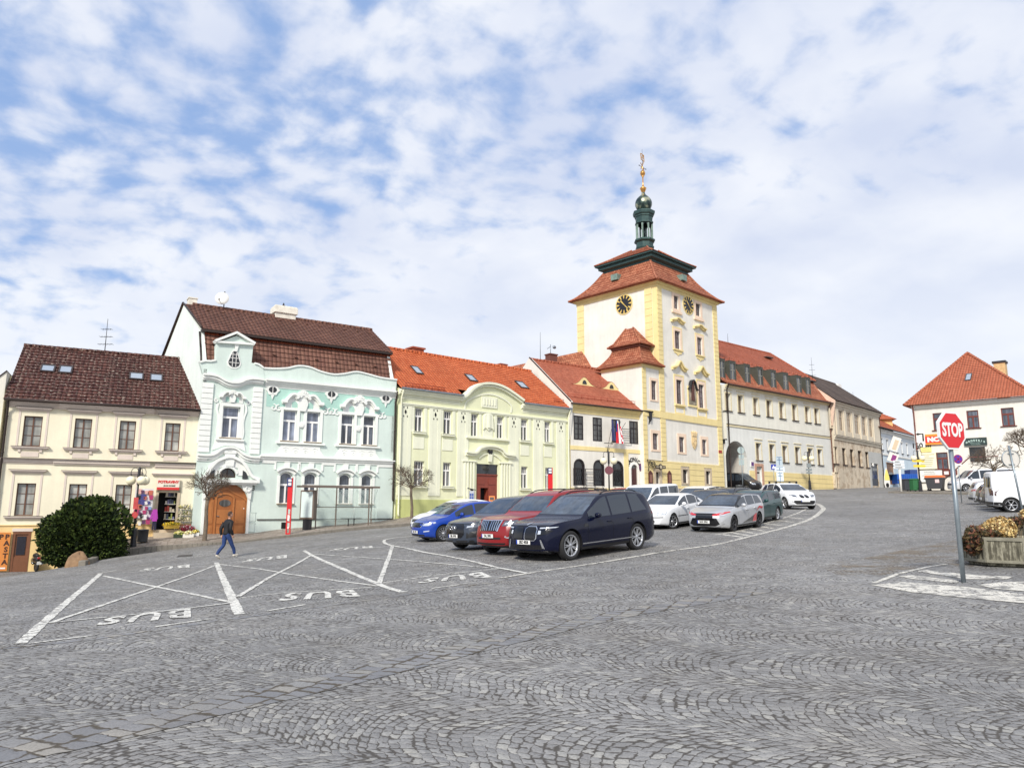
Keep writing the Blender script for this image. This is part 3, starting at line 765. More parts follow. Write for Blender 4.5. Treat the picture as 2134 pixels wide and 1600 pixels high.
# ================================================================== A: cream house at the left
def house_cream():
 f=FA;L=f.len
 e=f.p(300,850)[1];ze=e+.0
 r=f.root('cream_house','cream two storey house with dark brown tiled roof and four skylights, above the round bush','house')
 wm=stucco('cream_stucco',lin(246,238,212),.05,.06);tm=stucco('pale_pink_trim',lin(228,214,202),.06,.05);pm=stucco('ochre_plinth',lin(244,212,152),.08,.08)
 roofm=tiles('dark_brown_tiles',lin(72,42,38),lin(98,62,54),.24,.34,.35,specks=lin(196,186,170),speckamt=.585)
 fm=mat('window_wood',lin(100,68,52),.5,var=.15)
 up=[(47.5,86.6,866,929),(154,190,871.5,933),(248,281.6,876.4,936.5),(343,374.7,883,940)]
 lo=[(32.5,72,1006.4,1072.7),(141.5,179,1008.5,1074.3),(239,273,1009.7,1075)]
 U=[f.rect(*w)for w in up];zt=sum(o[3]for o in U)/4;zb_=sum(o[2]for o in U)/4
 U=[(o[0],o[1],zb_,zt)for o in U]
 Lw=[f.rect(*w)for w in lo];zt2=sum(o[3]for o in Lw)/3;zb2=sum(o[2]for o in Lw)/3;Lw=[(o[0],o[1],zb2,zt2)for o in Lw]
 door=f.rect(23,61,1107,1191);shop=f.rect(328,367,1026,1103)
 zp=f.p(60,1095)[1];z0=-3.0
 s0=f.p(16.3,833.7)[0];zc=f.p(200,963+4.5)[1]
 mb=MB();wall_front(mb,s0,L,zp,ze,U+Lw+[shop]);shell(mb,s0,L,z0,ze,9)
 sa,sb=f.p(118,900)[0],f.p(320,880)[0]
 wall_front(mb,s0,L,z0,zp,[(shop[0],shop[1],shop[2],zp)]if shop[2]<zp else[])if False else None
 mb.build('wall',wm,r,-f.zb)
 mb=MB();wall_front(mb,s0,shop[0],z0,zp,[door]);wall_front(mb,shop[0],shop[1],z0,min(shop[2],zp),[]);wall_front(mb,shop[1],L,z0,zp,[]);mb.box((s0,-.05,zp),(shop[0]-.1,0,zp+.05));mb.box((shop[1]+.1,-.05,zp),(L,0,zp+.05))
 mb.build('plinth',pm,r,-f.zb)
 mb=MB()
 steps=[(-.10,-.03,.30),(-.18,-.10,.22),(-.26,-.18,.13),(-.34,-.26,.05)]
 cornice(mb,s0,sa,ze,steps);cornice(mb,sa,sb,ze,[(a,b,p+.12)for a,b,p in steps]);cornice(mb,sb,L-.02,ze,steps)
 mb.build('eaves_cornice',tm,r,-f.zb)
 mb=MB();steps=[(-.10,-.04,.15),(-.22,-.10,.10),(-.30,-.22,.04)]
 sc=f.p(322,970)[0]
 cornice(mb,s0,sa,zc+.25,steps);cornice(mb,sa,sb,zc+.25,[(a,b,p+.05)for a,b,p in steps]);cornice(mb,sb+.25,L-.02,zc+.18,steps)
 mb.build('string_course',tm,r,-f.zb)
 mb=MB()
 hd=lambda i:.27 if i<4 else .52
 for i,o in enumerate(U+Lw):
  a,b,c,d=o;fl=.26;g=.16;d+=hd(i)-.42
  mb.box((a-fl,-.025,c),(a-g,0,d+.42));mb.box((b+g,-.025,c),(b+fl,0,d+.42))
  z=d+.42
  mb.box((a-.40,-.20,z+.12),(b+.40,0,z+.17));mb.box((a-.34,-.14,z+.06),(b+.34,0,z+.12));mb.box((a-.28,-.07,z),(b+.28,0,z+.06))
  mb.box((a-.42,-.17,c-.09),(b+.42,0,c-.03));mb.box((a-.36,-.10,c-.17),(b+.36,0,c-.09))
  if i<4:
   mb.box((a+.02,-.03,c-.56),(b-.02,0,c-.30))
   for q in(a-.12,b+.0):mb.box((q,-.07,c-.32),(q+.12,0,c-.17))
 mb.box((shop[0]-.45,-.18,shop[3]+1.02),(shop[1]+.75,0,shop[3]+1.08));mb.box((shop[0]-.4,-.12,shop[3]+.95),(shop[1]+.7,0,shop[3]+1.02))
 split_build(mb,'window_moulding',tm,r,-f.zb,.5)
 mb=MB()
 for i,o in enumerate(U+Lw):z=o[3]+hd(i)+.17;mb.box((o[0]-.44,-.215,z),(o[1]+.44,0,z+.022));mb.box((o[0]-.44,-.19,o[2]-.03),(o[1]+.44,0.05,o[2]-.012))
 mb.box((s0,-.26,zc+.21),(L,0,zc+.232))
 split_build(mb,'lead_flashing',mat('flashing',lin(110,98,88),.6),r,-f.zb)
 for o in U+Lw:winpart(r,f,o,fm,M_glassA,.05,mull=1,bars=(.36,.68),mw=.07)
 mb=MB();a,b,c,d=shop
 mb.box((a-.14,-.05,c-.4),(a,.1,d+.14));mb.box((b,-.05,c-.4),(b+.14,.1,d+.14));mb.box((a-.14,-.05,d),(b+.14,.1,d+.30))
 dw=mb.build('shop_doorway',M_stone,r,-f.zb)
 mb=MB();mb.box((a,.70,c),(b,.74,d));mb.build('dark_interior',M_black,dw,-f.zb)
 mb=MB();mb.box((a-.1,-.72,c-.6),(b+.45,0.25,c-.16));mb.box((a-.05,-.38,c-.16),(b+.4,.3,c));mb.build('step',M_stone,dw,-f.zb)
 cols=[mat('goods_%d'%i,lin(*q),.7)for i,q in enumerate([(150,160,90),(190,180,160),(120,120,160),(170,70,60),(80,90,110),(220,215,205)])]
 mb=MB()
 random.seed(3)
 for k in range(6):
  z=c+.15+k*.42
  mb.box((a+.35,.45,z-.03),(b-.02,.62,z),5)
  x=a+.38
  while x<b-.1:
   w=random.uniform(.06,.13);mb.box((x,.47,z),(x+w,.60,z+random.uniform(.12,.32)),random.randrange(6));x+=w+.02
 mb.build('stocked_shelf',cols,dw,-f.zb)
 a,b,c,d=door;dm=mat('brown_door',lin(122,78,52),.45,var=.15)
 mb=MB();mb.box((a,.04,c-.3),(b,.1,d));mb.box((a,-.02,c),(a+.12,.04,d));mb.box((b-.12,-.02,c),(b,.04,d));mb.box((a+.12,-.02,d-.14),(b-.12,.04,d));mb.box((a+.12,.0,c),(b-.12,.045,c+.75));
 dd=mb.build('door',dm,r,-f.zb)
 mb=MB();mb.box((a+.2,.01,c+.85),(b-.2,.045,d-.25));mb.build('menu_board',mat('chalk_board',lin(26,26,40),.6,var=.5,vs=9),dd,-f.zb)
 mb=MB();mb.box((a-.05,-.04,d),(b+.05,.02,d+.16));mb.build('lintel',tm,dd,-f.zb)
 ridx=f.p(200,733.5,4.6)[1];dep_=9.2
 mb=MB();ov=.38;k=(ridx-ze)/4.6
 k=(ridx-ze)/(4.6+ov);slope(mb,(s0-.15,-ov,ze+.0),(L+.02,-ov,ze+.0),(L+.02,4.6,ridx),(s0-.15,4.6,ridx),.34,.05)
 mb.quad((s0-.15,4.6,ridx),(L+.02,4.6,ridx),(L+.02,dep_+ov,ze),(s0-.15,dep_+ov,ze));mb.quad((s0-.15,-ov,ze-.03),(L+.02,-ov,ze-.03),(L,0,ze-.02),(s0-.1,0,ze-.02))
 rf=mb.build('roof',roofm,r,-f.zb)
 mb=MB();ridge(mb,(s0-.15,4.6,ridx+.02),(L+.02,4.6,ridx+.02));mb.build('ridge_tiles',roofm,rf,-f.zb)
 mb=MB();prism_x(mb,[(0,ze-.1),(4.6,ridx-.08),(9,ze-.1)],s0,s0+.25);prism_x(mb,[(0,ze-.1),(4.6,ridx-.08),(9,ze-.1)],L-.27,L-.02);split_build(mb,'gable_wall',wm,r,-f.zb)
 mb=MB();mb.tube([(s0-.1,-ov-.06,ze-.0),(L-.02,-ov-.06,ze-.0)],.075,8);mb.build('gutter',M_copper,r,-f.zb)
 downpipe(f,r,s0+.06,-2.2,ze-.2,M_copper)
 for x0,x1,y0,y1 in((84,115,763,777),(122,151,765,780),(269,299,779,793),(312,339,782,796.5)):
  def onroof(px,py):
   rr=ray(px,py);o0=f.w(0,-ov,ze);U3=Vector((f.u.x,f.u.y,0));N3=Vector((f.n.x,f.n.y,k));nr=U3.cross(N3)
   t=(o0-CAMP).dot(nr)/rr.dot(nr);P=CAMP+rr*t;return(P.xy-f.o).dot(f.u),(P.xy-f.o).dot(f.n)
  xc,yc=(x0+x1)/2,(y0+y1)/2
  sa_,_=onroof(x0,yc);sb_,_=onroof(x1,yc);_,ya=onroof(xc,y1);_,yb=onroof(xc,y0)
  skylight(rf,f,sa_,sb_,ya,yb,ze+ov*k,k)
 antenna(f,f.p(218,735,4.6)[0],4.6,ridx,f.p(221,664,4.6)[1],3,'thin television antenna on the ridge of the dark brown roof')
 return r
M_skyg=mat('skylight_glass',lin(150,160,172),.05,0,.9)
M_skyf=mat('skylight_frame',lin(70,62,60),.5,.3)
def skylight(parent,f,sa,sb,ya,yb,ze,k,h=.07):
 q=lambda s,y,e:(s,y-e*k/math.hypot(1,k),ze+.05+y*k+e/math.hypot(1,k))
 mb=MB();t=.07
 def slab(a,b,c,d,e0,e1):
  mb.add([q(a,c,e0),q(b,c,e0),q(b,d,e0),q(a,d,e0),q(a,c,e1),q(b,c,e1),q(b,d,e1),q(a,d,e1)],[(0,3,2,1),(4,5,6,7),(0,1,5,4),(1,2,6,5),(2,3,7,6),(3,0,4,7)])
 slab(sa,sb,ya,ya+t,0,h);slab(sa,sb,yb-t,yb,0,h);slab(sa,sa+t,ya+t,yb-t,0,h);slab(sb-t,sb,ya+t,yb-t,0,h)
 o=mb.build('skylight',M_skyf,parent,-f.zb)
 mb=MB();mb.quad(q(sa+t,ya+t,h*.6),q(sb-t,ya+t,h*.6),q(sb-t,yb-t,h*.6),q(sa+t,yb-t,h*.6));mb.build('skylight_pane',M_skyg,parent,-f.zb)
house_cream()
def house_far_left():
 f=FA;r=f.root('neighbouring_house','pale plastered house edge at the far left, mostly outside the picture','house')
 mb=MB();zt=f.p(8,735,.6)[1];a=f.p(14,800,.6)[0]
 mb.prism([(a-.05,-3),(a-.05,zt-1.0),(a-6,zt-7.5),(a-6,-3)],.6,8)
 mb.build('wall',stucco('pale_neighbour',lin(240,236,222),.08,.1),r,-f.zb)
 mb=MB();band(mb,[(a-.05,zt-.95),(a-6,zt-7.45)],.05,.55,8.2);mb.build('roof_edge',M_copper,r,-f.zb)
house_far_left()
# ================================================================== B: mint Art Nouveau house
def house_mint():
 f=FB;L=f.len;dz=-f.zb
 r=f.root('mint_house','mint green house with white scrollwork, wavy parapet and brown mansard roof','house')
 wm=stucco('mint_stucco',lin(218,232,224),.05,.05);tm=stucco('white_ornament',lin(246,248,243),.04,.05);dm_=stucco('deep_mint',lin(180,218,206),.05,.05)
 roofm=tiles('brown_tiles',lin(106,72,62),lin(126,90,76),.26,.34,.3,specks=lin(170,150,130),speckamt=.70);roofr=tiles('red_brown_tiles',lin(150,72,48),lin(168,86,58),.26,.34,.15)
 R4=lambda L4:[f.rect(*w)for w in L4]
 def lev(Ls,extra=()):
  n=len(Ls);zt=sum(o[3]for o in Ls)/n;zb=sum(o[2]for o in Ls)/n;return[(o[0],o[1],zb,zt,*extra)for o in Ls]
 big=f.rect(462.6,499,847,913)
 U=lev(R4([(589,617.8,855,920),(638,666,858.4,922.3),(710.6,737.4,862.5,925.8),(756.7,781.4,866.6,927)]))
 Gd=lev(R4([(582.4,609,983.5,1049.5),(633,659,985,1050),(706,730.4,987,1050),(752.5,775.4,988,1050.5)]),(.22,))
 gate=f.rect(424.4+2,515,1006,1111.4);gate=(gate[0],gate[1],gate[2]-.1,gate[3],.9)
 gate_hw=(gate[1]-gate[0])/2
 fan=f.rect(457.5,492,975,995);fan=(fan[0],fan[1],fan[2],fan[3],.38)
 zcor=f.z;zs=f.p(620,954)[1]
 ov=[f.rect(568-8.5,568+8.5,806,818.5),f.rect(690.4-8,690.4+8,815.8,827.6),f.rect(803.4-7.5,803.4+7.5,824.5,835.8)]
 OV=[(*o,(o[3]-o[2])*.499)for o in ov]
 s0=0.02
 mb=MB();wall_front(mb,s0,L,-1.2,zcor,[big]+U+Gd+[gate,fan]);shell(mb,s0,L,-1.2,zcor,9.5)
 mb.build('wall',wm,r,dz)
 sR=f.p(549,850)[0]
 mb=MB();zf=f.p(600,850)[1]
 ops=[(*o[:4],0)for o in ov]
 wall_front(mb,sR+.15,L-.1,zf,zcor-.3,[(o[0],o[1],zf-1,o[3]+.05)for o in U],.012,-.012)
 mb.build('frieze',dm_,r,dz)
 def zoom(pts):return[(340+x/3.018,600+y/3.018)for x,y in pts]
 top=pl_(f,zoom([(230,468),(262,460),(300,462),(330,456),(334,400),(336,345),(462,300),(568,352),(562,410),(556,470),(575,474),(600,480),(618,492),(630,503)]))
 mb=MB();mb.prism([(s0,zcor)]+top+[(sR+.0,zcor)],-.0,.35)
 top2=smooth_path([Vector(p)for p in pl_(f,zoom([(630,506),(700,509),(780,506),(850,492),(920,500),(990,527),(1070,545),(1140,541),(1215,529),(1290,545),(1370,566),(1470,580)]))],4)
 mb.prism([(sR+.0,zcor)]+[tuple(p)for p in top2]+[(L,zcor)],.02,.33)
 mb.build('parapet',wm,r,dz)
 mb=MB();band(mb,[(p[0],p[1]+.03)for p in top2],.09,-.06,.42)
 band(mb,[(p[0],p[1]+.02)for p in top[:4]],.1,-.08,.42);band(mb,top[10:],.1,-.08,.42)
 pd=pl_(f,zoom([(325,335),(460,283),(575,352)]));band(mb,pd,.14,-.22,.5);band(mb,pl_(f,zoom([(330,340),(572,356)])),.12,-.18,.3)
 a_,b_=f.p(*zoom([(447,350)])[0]),f.p(*zoom([(478,350)])[0]);zlo=f.p(*zoom([(455,400)])[0])[1]
 mb.prism([(a_[0],a_[1]),(b_[0],b_[1]),(b_[0]-.1,zlo),(a_[0]+.1,zlo)],-.08,0)
 mb.build('parapet_coping',tm,r,dz)
 mb=MB();a=f.p(*zoom([(336,400)])[0])[0];b=f.p(*zoom([(560,400)])[0])[0];zt=f.p(*zoom([(565,356)])[0])[1]
 mb.box((a,.35,zcor),(b,2.2,zt-.15));dmr=mb.build('dormer',wm,r,dz)
 mb=MB();xm=(a+b)/2;mb.prism([(a-.15,zt-.1),(xm,zt+.75),(b+.15,zt-.1)],.36,2.6);mb.build('dormer_roof',roofm,dmr,dz)
 dx,dzz=f.p(*zoom([(447,450)])[0]);hz=.62
 prof=[(-.30,-.38),(-.36,-.2),(-.26,.1),(-.17,.38),(-.1,.5),(0,.55),(.1,.5),(.17,.38),(.26,.1),(.36,-.2),(.30,-.38),(.12,-.5),(-.12,-.5)]
 mb=MB();mb.prism([(dx+x*1.15,dzz+z*1.12)for x,z in prof],-.03,.0);w=mb.build('window',tm,r,dz)
 mb=MB();mb.prism([(dx+x*.93,dzz+z*.93)for x,z in prof],-.045,-.03);mb.build('pane',M_glassK,w,dz)
 mb=MB()
 for xx in(-.1,.1):mb.box((dx+xx-.015,-.06,dzz-.45),(dx+xx+.015,-.045,dzz+.4))
 for zz in(-.2,.08,.3):mb.box((dx-.3+abs(zz+.2)*.25,-.06,dzz+zz-.015),(dx+.3-abs(zz+.2)*.25,-.045,dzz+zz+.015))
 mb.build('glazing_bars',M_white,w,dz)
 mb=MB()
 cl=smooth_path([Vector(p)for p in pl_(f,zoom([(250,545),(300,548),(345,560),(385,583),(430,597),(480,595),(515,580),(560,572),(630,580)]))],4)
 band(mb,cl,.12,-.30,0);band(mb,[(p[0],p[1]-.14)for p in cl],.14,-.20,0);band(mb,[(p[0],p[1]-.26)for p in cl],.1,-.10,0)
 zc2=f.p(*zoom([(630,578)])[0])[1]
 cornice(mb,sR,L,zc2,[(-.04,.06,.32),(-.16,-.04,.22),(-.28,-.16,.12),(-.42,-.28,.04)])
 mb.build('main_cornice',tm,r,dz)
 mb=MB()
 st=smooth_path([Vector(p)for p in pl_(f,zoom([(213,1049),(290,1052),(330,1040),(370,1012),(415,1003),(460,1012),(500,1045),(545,1062),(605,1066)]))],4)
 band(mb,st,.10,-.24,0);band(mb,[(p[0],p[1]-.13)for p in st],.16,-.14,0);band(mb,[(p[0],p[1]-.27)for p in st],.12,-.06,0)
 cornice(mb,f.p(*zoom([(605,1060)])[0])[0],L,zs,[(.0,.07,.22),(-.12,0,.14),(-.26,-.12,.06)])
 mb.box((s0,-.235,zs-.0),(s0+.2,0,zs+.02))
 mb.build('string_course',tm,r,dz)
 mb=MB()
 for xa,xb in(((245,318),(213,295)),((567,630),(545,607))):
  a=f.p(*zoom([(xa[0],600)])[0])[0];b=f.p(*zoom([(xa[1],600)])[0])[0];z=zs+.12;n=13;hh=(zcor-.45-z)/n
  for i in range(n):mb.box((a+.03,-.09,z+i*hh+.012),(b,0,z+(i+1)*hh-.012))
 split_build(mb,'quoins',tm,r,dz,bevel=.012)
 mb=MB();dk=MB()
 def hood(xc,hw,z,sc,big=False):
  for sgn in(-1,1):
   P=[Vector((xc+sgn*x*sc,z+h*sc))for x,h in((1.18,.02),(1.0,.04),(.86,.22),(.66,.42),(.44,.44),(.30,.30),(.40,.20))]
   P=[tuple(p)for p in smooth_path(P,4)]
   band(mb,P,.13*sc,-.26,0);band(mb,[(p[0],p[1]-.12*sc)for p in P[:18]],.10*sc,-.16,0)
   band(mb,[(xc+sgn*1.2*sc,z-.02),(xc+sgn*.92*sc,z-.02)],.13*sc,-.28,0)
   mb.tube([(xc+sgn*.36*sc,-.14,z+.27*sc),(xc+sgn*.36*sc,0,z+.27*sc)],.12*sc,12)
   band(mb,spiral((xc+sgn*(hw+.30),z-.42*sc),.2*sc,1.1,-sgn,14,PI/2),.07,-.06,0)
   band(mb,spiral((xc+sgn*(hw+.62),z-.40*sc),.2*sc,1.0,sgn,14,PI/2),.07,-.05,0)
   dk.prism([(xc+sgn*x*sc,z+h*sc)for x,h in((.28,-.42),(.30,-.05),(.45,.06),(.62,-.05),(.60,-.45))],-.046,-.035)
  mb.prism([(xc+x*sc,z+h*sc)for x,h in((-1.0,-.5),(-1.0,-.1),(-.8,.1),(-.5,.4),(.5,.4),(.8,.1),(1.0,-.1),(1.0,-.5))],-.035,0)
  for k in range(9):
   a=R(10+20*k);band(mb,[(xc+.1*sc*math.cos(a),z+(.28+.1*math.sin(a))*sc),(xc+.36*sc*math.cos(a),z+(.26+.40*math.sin(a))*sc)],.055*sc,-.2,0)
  mb.prism([(xc+.40*sc*math.cos(R(t)),z+(.26+.44*math.sin(R(t)))*sc)for t in range(0,181,20)],-.15,0)
  mb.prism([(xc+x*sc,z+h*sc)for x,h in((-.2,.26),(.2,.26),(.3,-.1),(.16,-.5),(-.16,-.5),(-.3,-.1))],-.13,0)
 for i in(0,2):
  a,b=U[i],U[i+1];c,d=a[2],a[3]
  for o in(a,b):mb.box((o[0]-.17,-.06,c-.05),(o[0]-.0,0,d+.16));mb.box((o[1],-.06,c-.05),(o[1]+.17,0,d+.16));mb.box((o[0],-.06,d),(o[1],0,d+.16))
  xc=(a[0]+b[1])/2;hw=(b[1]-a[0])/2
  hood(xc,hw,d+.52,hw/1.06)
  mb.tube([(xc,-.08,(c+d)/2+.1),(xc,0,(c+d)/2+.1)],.19,16);mb.tube([(xc,-.10,(c+d)/2+.1),(xc,-.08,(c+d)/2+.1)],.13,16)
  mb.prism([(a[0]-.05,c-.2),(b[1]+.05,c-.2),(b[1]+.12,c-.5),(b[1]+.4,zs+.08),(a[0]-.4,zs+.08),(a[0]-.12,c-.5)],-.045,0)
  for k in range(4):
   x=a[0]+.25+k*(hw*2-.5)/3;band(mb,[(x-.16,c-.42),(x,c-.36),(x+.16,c-.42)],.03,-.07,-.045);band(mb,spiral((x,c-.62),.13,1,1,10),.03,-.07,-.045)
  mb.box((a[0]-.35,-.16,c-.16),(b[1]+.35,0,c-.06))
 a,b,c,d=big
 mb.box((a-.2,-.07,c-.05),(a,0,d+.2));mb.box((b,-.07,c-.05),(b+.2,0,d+.2));mb.box((a,-.07,d),(b,0,d+.2));hood((a+b)/2,(b-a)/2+.1,d+.55,.62)
 for sgn,e in((-1,a-.2),(1,b+.2)):band(mb,[tuple(p)for p in smooth_path([Vector((e+sgn*x,z))for x,z in((0,c),(.05,c+.4),(0,(c+d)/2),(.06,d-.5),(.14,d-.2),(.08,d+.15))],3)],.1,-.06,0)
 mb.prism([(a-.3,c-.15),(b+.3,c-.15),(b+.45,c-.75),((a+b)/2+.3,c-.45),((a+b)/2-.3,c-.45),(a-.45,c-.75)],-.05,0);mb.box((a-.3,-.16,c-.15),(b+.3,0,c-.05))
 for o in Gd:
  a,b,c,d,rr=o
  mb.box((a-.15,-.05,c-.02),(a,0,d-rr));mb.box((b,-.05,c-.02),(b+.15,0,d-rr))
  band(mb,[(p[0],p[1]+.1)for p in arc_pts(a-.12,b+.12,d-rr,rr+.02,10)],.18,-.08,0)
  band(mb,[(p[0],p[1]+.24)for p in arc_pts(a-.22,b+.22,d-rr,rr+.02,10)],.08,-.20,0)
  xc=(a+b)/2;mb.prism([(xc-.12,d+.25),(xc+.12,d+.25),(xc+.17,zs-.28),(xc-.17,zs-.28)],-.10,0)
 zg=f.p(660,966)[1]
 E=[sR+.1]+[v for o in Gd for v in(o[0]-.28,o[1]+.28)]+[L-.1]
 for i in range(0,len(E),2):
  mb.box((E[i],-.05,zg-.07),(E[i+1],0,zg+.07))
  if i:mb.box((E[i]-.0,-.05,zg-.45),(E[i]+.1,0,zg-.07))
  if i+2<len(E):mb.box((E[i+1]-.1,-.05,zg-.45),(E[i+1],0,zg-.07))
 a,b,c,d,rr=gate
 xm=(a+b)/2
 mb.box((a-.14,-.07,c),(a,0,d-.35));mb.box((b,-.07,c),(b+.14,0,d-.35));
 zb1=f.p(470,1001)[1]
 mb.box((a-.30,-.36,zb1-.12),(b+.55,0,zb1+.06));mb.box((a-.2,-.24,zb1-.24),(b+.4,0,zb1-.12))
 for sgn,e in((-1,a),(1,b)):
  mb.prism([(e-sgn*.55,zb1-.2),(e+sgn*.2,zb1-.2),(e+sgn*.14,d-.95),(e+sgn*.0,d-.9),(e-sgn*.06,d-.6),(e-sgn*.30,d-.42),(e-sgn*.42,d-.12)],-.12,.0)
  band(mb,spiral((e-sgn*.02,d-.35),.2,1.1,sgn,14,PI/2),.07,-.18,-.12)
 fa,fb_,fc,fd=fan[:4]
 P=[tuple(p)for p in smooth_path([Vector((xm+x,zb1+z))for x,z in((-1.5,.08),(-1.25,.25),(-1.0,.75),(-.72,1.1),(-.3,1.32),(.0,1.38),(.3,1.32),(.72,1.1),(1.0,.75),(1.3,.3),(1.75,.1))],3)]
 band(mb,P,.16,-.22,0)
 mb.prism([(xm-1.15,zb1+.3)]+[(xm+x,zb1+z)for x,z in((-.9,.8),(-.4,1.25),(.4,1.25),(.9,.8),(1.2,.3))]+[(fb_+.1,zb1+.3),(fb_+.08,fd),(xm,fd+.12),(fa-.08,fd),(fa-.1,zb1+.3)],-.05,0)
 band(mb,[(p[0],p[1]+.05)for p in arc_pts(fa-.05,fb_+.05,fan[3]-.38,.40,10)],.12,-.10,0)
 mb.prism([(xm-.22,fd+.1),(xm+.22,fd+.1),(xm+.3,fd+.85),(xm-.3,fd+.85)],-.14,0);mb.box((xm-.34,-.18,fd+.85),(xm+.34,0,fd+.97))
 for sgn in(-1,1):
  dk.prism([(xm+sgn*x,zb1+z)for x,z in((.55,1.55),(.5,1.75),(1.2,1.38),(1.25,1.1))],-.06,0)
 mb.build('stucco_ornament',tm,r,dz,bevel=.01);split_build(dk,'ornament_ground',dm_,r,dz)
 mb=MB()
 for sgn in(-1,1):
  mb.prism([(xm+sgn*x,zb1+z)for x,z in((.78,.1),(.78,.62),(.95,.52),(1.08,.3),(1.1,.1))],-.07,-.052)
 split_build(mb,'side_light',M_glassK,r,dz)
 for o in ov:
  xc,zc=(o[0]+o[1])/2,(o[2]+o[3])/2;rx,rz=(o[1]-o[0])/2,(o[3]-o[2])/2
  mb=MB();mb.prism([(xc+(rx+.14+.04*math.cos(6*t))*math.cos(t),zc+(rz+.14+.03*math.cos(6*t))*math.sin(t))for t in[2*PI*i/36 for i in range(36)]],-.07,-.0)
  mb.prism([(xc-.12,zc-rz-.08),(xc+.12,zc-rz-.08),(xc,zc-rz-.42)],-.07,0)
  w=mb.build('oval_window',tm,r,dz)
  mb=MB();mb.prism([(xc+rx*math.cos(t),zc+rz*math.sin(t))for t in[2*PI*i/24 for i in range(24)]],-.075,-.07);mb.build('pane',M_glassK,w,dz)
  mb=MB();mb.box((xc-.02,-.09,zc-rz),(xc+.02,-.076,zc+rz));mb.build('glazing_bar',M_white,w,dz)
 fmw=mat('white_frame',lin(238,236,234),.45)
 for i,o in enumerate(U):winpart(r,f,o,fmw,M_glassB if i<2 else M_glassB2,.07,transom=.66,mull=1,leaf=1,mw=.1,sill=1,sillm=M_stone,sh=.04)
 winpart(r,f,big,fmw,M_glassB,.08,transom=.66,mull=1,leaf=1,mw=.1,sill=1,sillm=M_stone,sh=.04)
 for o in Gd:winpart(r,f,o,fmw,M_glassB2,.07,transom=.60,mull=1,leaf=1,mw=.1,sill=1,sillm=M_stone,sh=.05)
 fl=winpart(r,f,fan,M_wood_d,M_glassK,.05,mull=1,name='fanlight')
 gm=mat('gate_wood',lin(158,96,48),.42,var=.18,vs=5,stretch=.3);gm2=mat('gate_wood_light',lin(176,112,60),.42,var=.15,vs=5,stretch=.3)
 a,b,c,d,rr=gate
 mb=MB();mb.box((a,.12,c-.3),(b,.18,d));g=mb.build('gate',gm,r,dz)
 mb=MB();W_=b-a;aa=a+W_*.26;bb=a+W_*.68;zt=c+(d-c)*.72
 for x0,x1 in((a+.06,aa-.06),(bb+.06,b-.06)):
  mb.box((x0+.06,.10,c+.1),(x1-.06,.12,c+.55));mb.box((x0+.14,.085,c+.18),(x1-.14,.10,c+.47))
  mb.box((x0+.06,.10,c+.68),(x1-.06,.12,zt-.15));mb.box((x0+.14,.088,c+.78),(x1-.14,.10,zt-.25))
 for x0,x1 in((aa+.14,(aa+bb)/2-.03),((aa+bb)/2+.03,bb-.14)):pass
 mb.box((aa+.1,.10,c+.1),(bb-.1,.12,c+.5));mb.box((aa+.1,.10,c+.66),(bb-.1,.12,c+1.45))
 for x in(aa,bb):mb.box((x-.05,.075,c),(x+.05,.12,zt))
 band(mb,[(p[0],p[1])for p in arc_pts(aa,bb,zt,.22,10)],.1,.07,.12)
 band(mb,[tuple(p)for p in smooth_path([Vector((a,zt-.2)),Vector((a+.25,zt)),Vector((aa,zt+.25)),Vector(((aa+bb)/2,zt+.5)),Vector((bb,zt+.25)),Vector((b-.25,zt)),Vector((b,zt-.2))],4)],.07,.085,.12)
 mb.build('gate_panelling',gm2,g,dz,bevel=.012)
 mb=MB();xc=(aa+bb)/2;mb.prism([(xc+.32*math.cos(t),zt-.32+.2*math.sin(t))for t in[2*PI*i/24 for i in range(24)]],.09,.12);mb.build('oval_light',M_glassD,g,dz)
 mb=MB();mb.box((aa+.08,.04,c+1.08),(aa+.2,.09,c+1.11));mb.build('handle',M_zinc,g,dz)
 mb=MB();mb.box((b-.42,.095,c+1.5),(b-.14,.118,c+1.56));mb.box((b-.36,.095,c+1.3),(b-.2,.118,c+1.46));mb.tube([(b-.28,.095,c+1.62),(b-.28,.118,c+1.62)],.06,10);mb.build('notice',M_white,g,dz)
 mb=MB();put_text(mb,'3',(f.p(528,1017)[0],-.015,f.p(528,1017)[1]),.42,bold=.0);mb.build('house_number',M_copper,r,dz)
 zl=f.p(650,1081.7)[1]
 mb=MB();mb.box((sR+.0,-.07,zl-.02),(L,0,zl+.03));mb.build('base_ledge',M_copper,r,dz)
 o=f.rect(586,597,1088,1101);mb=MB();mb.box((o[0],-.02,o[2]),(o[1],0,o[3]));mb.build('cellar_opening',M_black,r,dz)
 for xa,ya,xb,yb in((519,1067,532,1086),(518,1089,530,1108)):
  o=f.rect(xa,xb,ya,yb);mb=MB();mb.box((o[0],-.03,o[2]),(o[1],0,o[3]));mb.box((o[0]-.02,-.045,o[3]-.03),(o[1]+.02,0,o[3]));mb.build('service_cupboard',wm,r,dz)
 SK=.14
 zk=f.p(*zoom([(215,262)])[0],1.3)[1];zk2=f.p(*zoom([(1340,385)])[0],1.3)[1];zk=(zk+zk2)/2
 zr=(f.p(*zoom([(145,110)])[0],4.9)[1]+f.p(*zoom([(1200,240)])[0],4.9)[1])/2
 sr1=f.p(*zoom([(1200,240)])[0],4.9)[0]
 mb=MB();y0,z0=.30,zcor+.35
 ym=.75;zm_=z0+(zk-z0)*.5
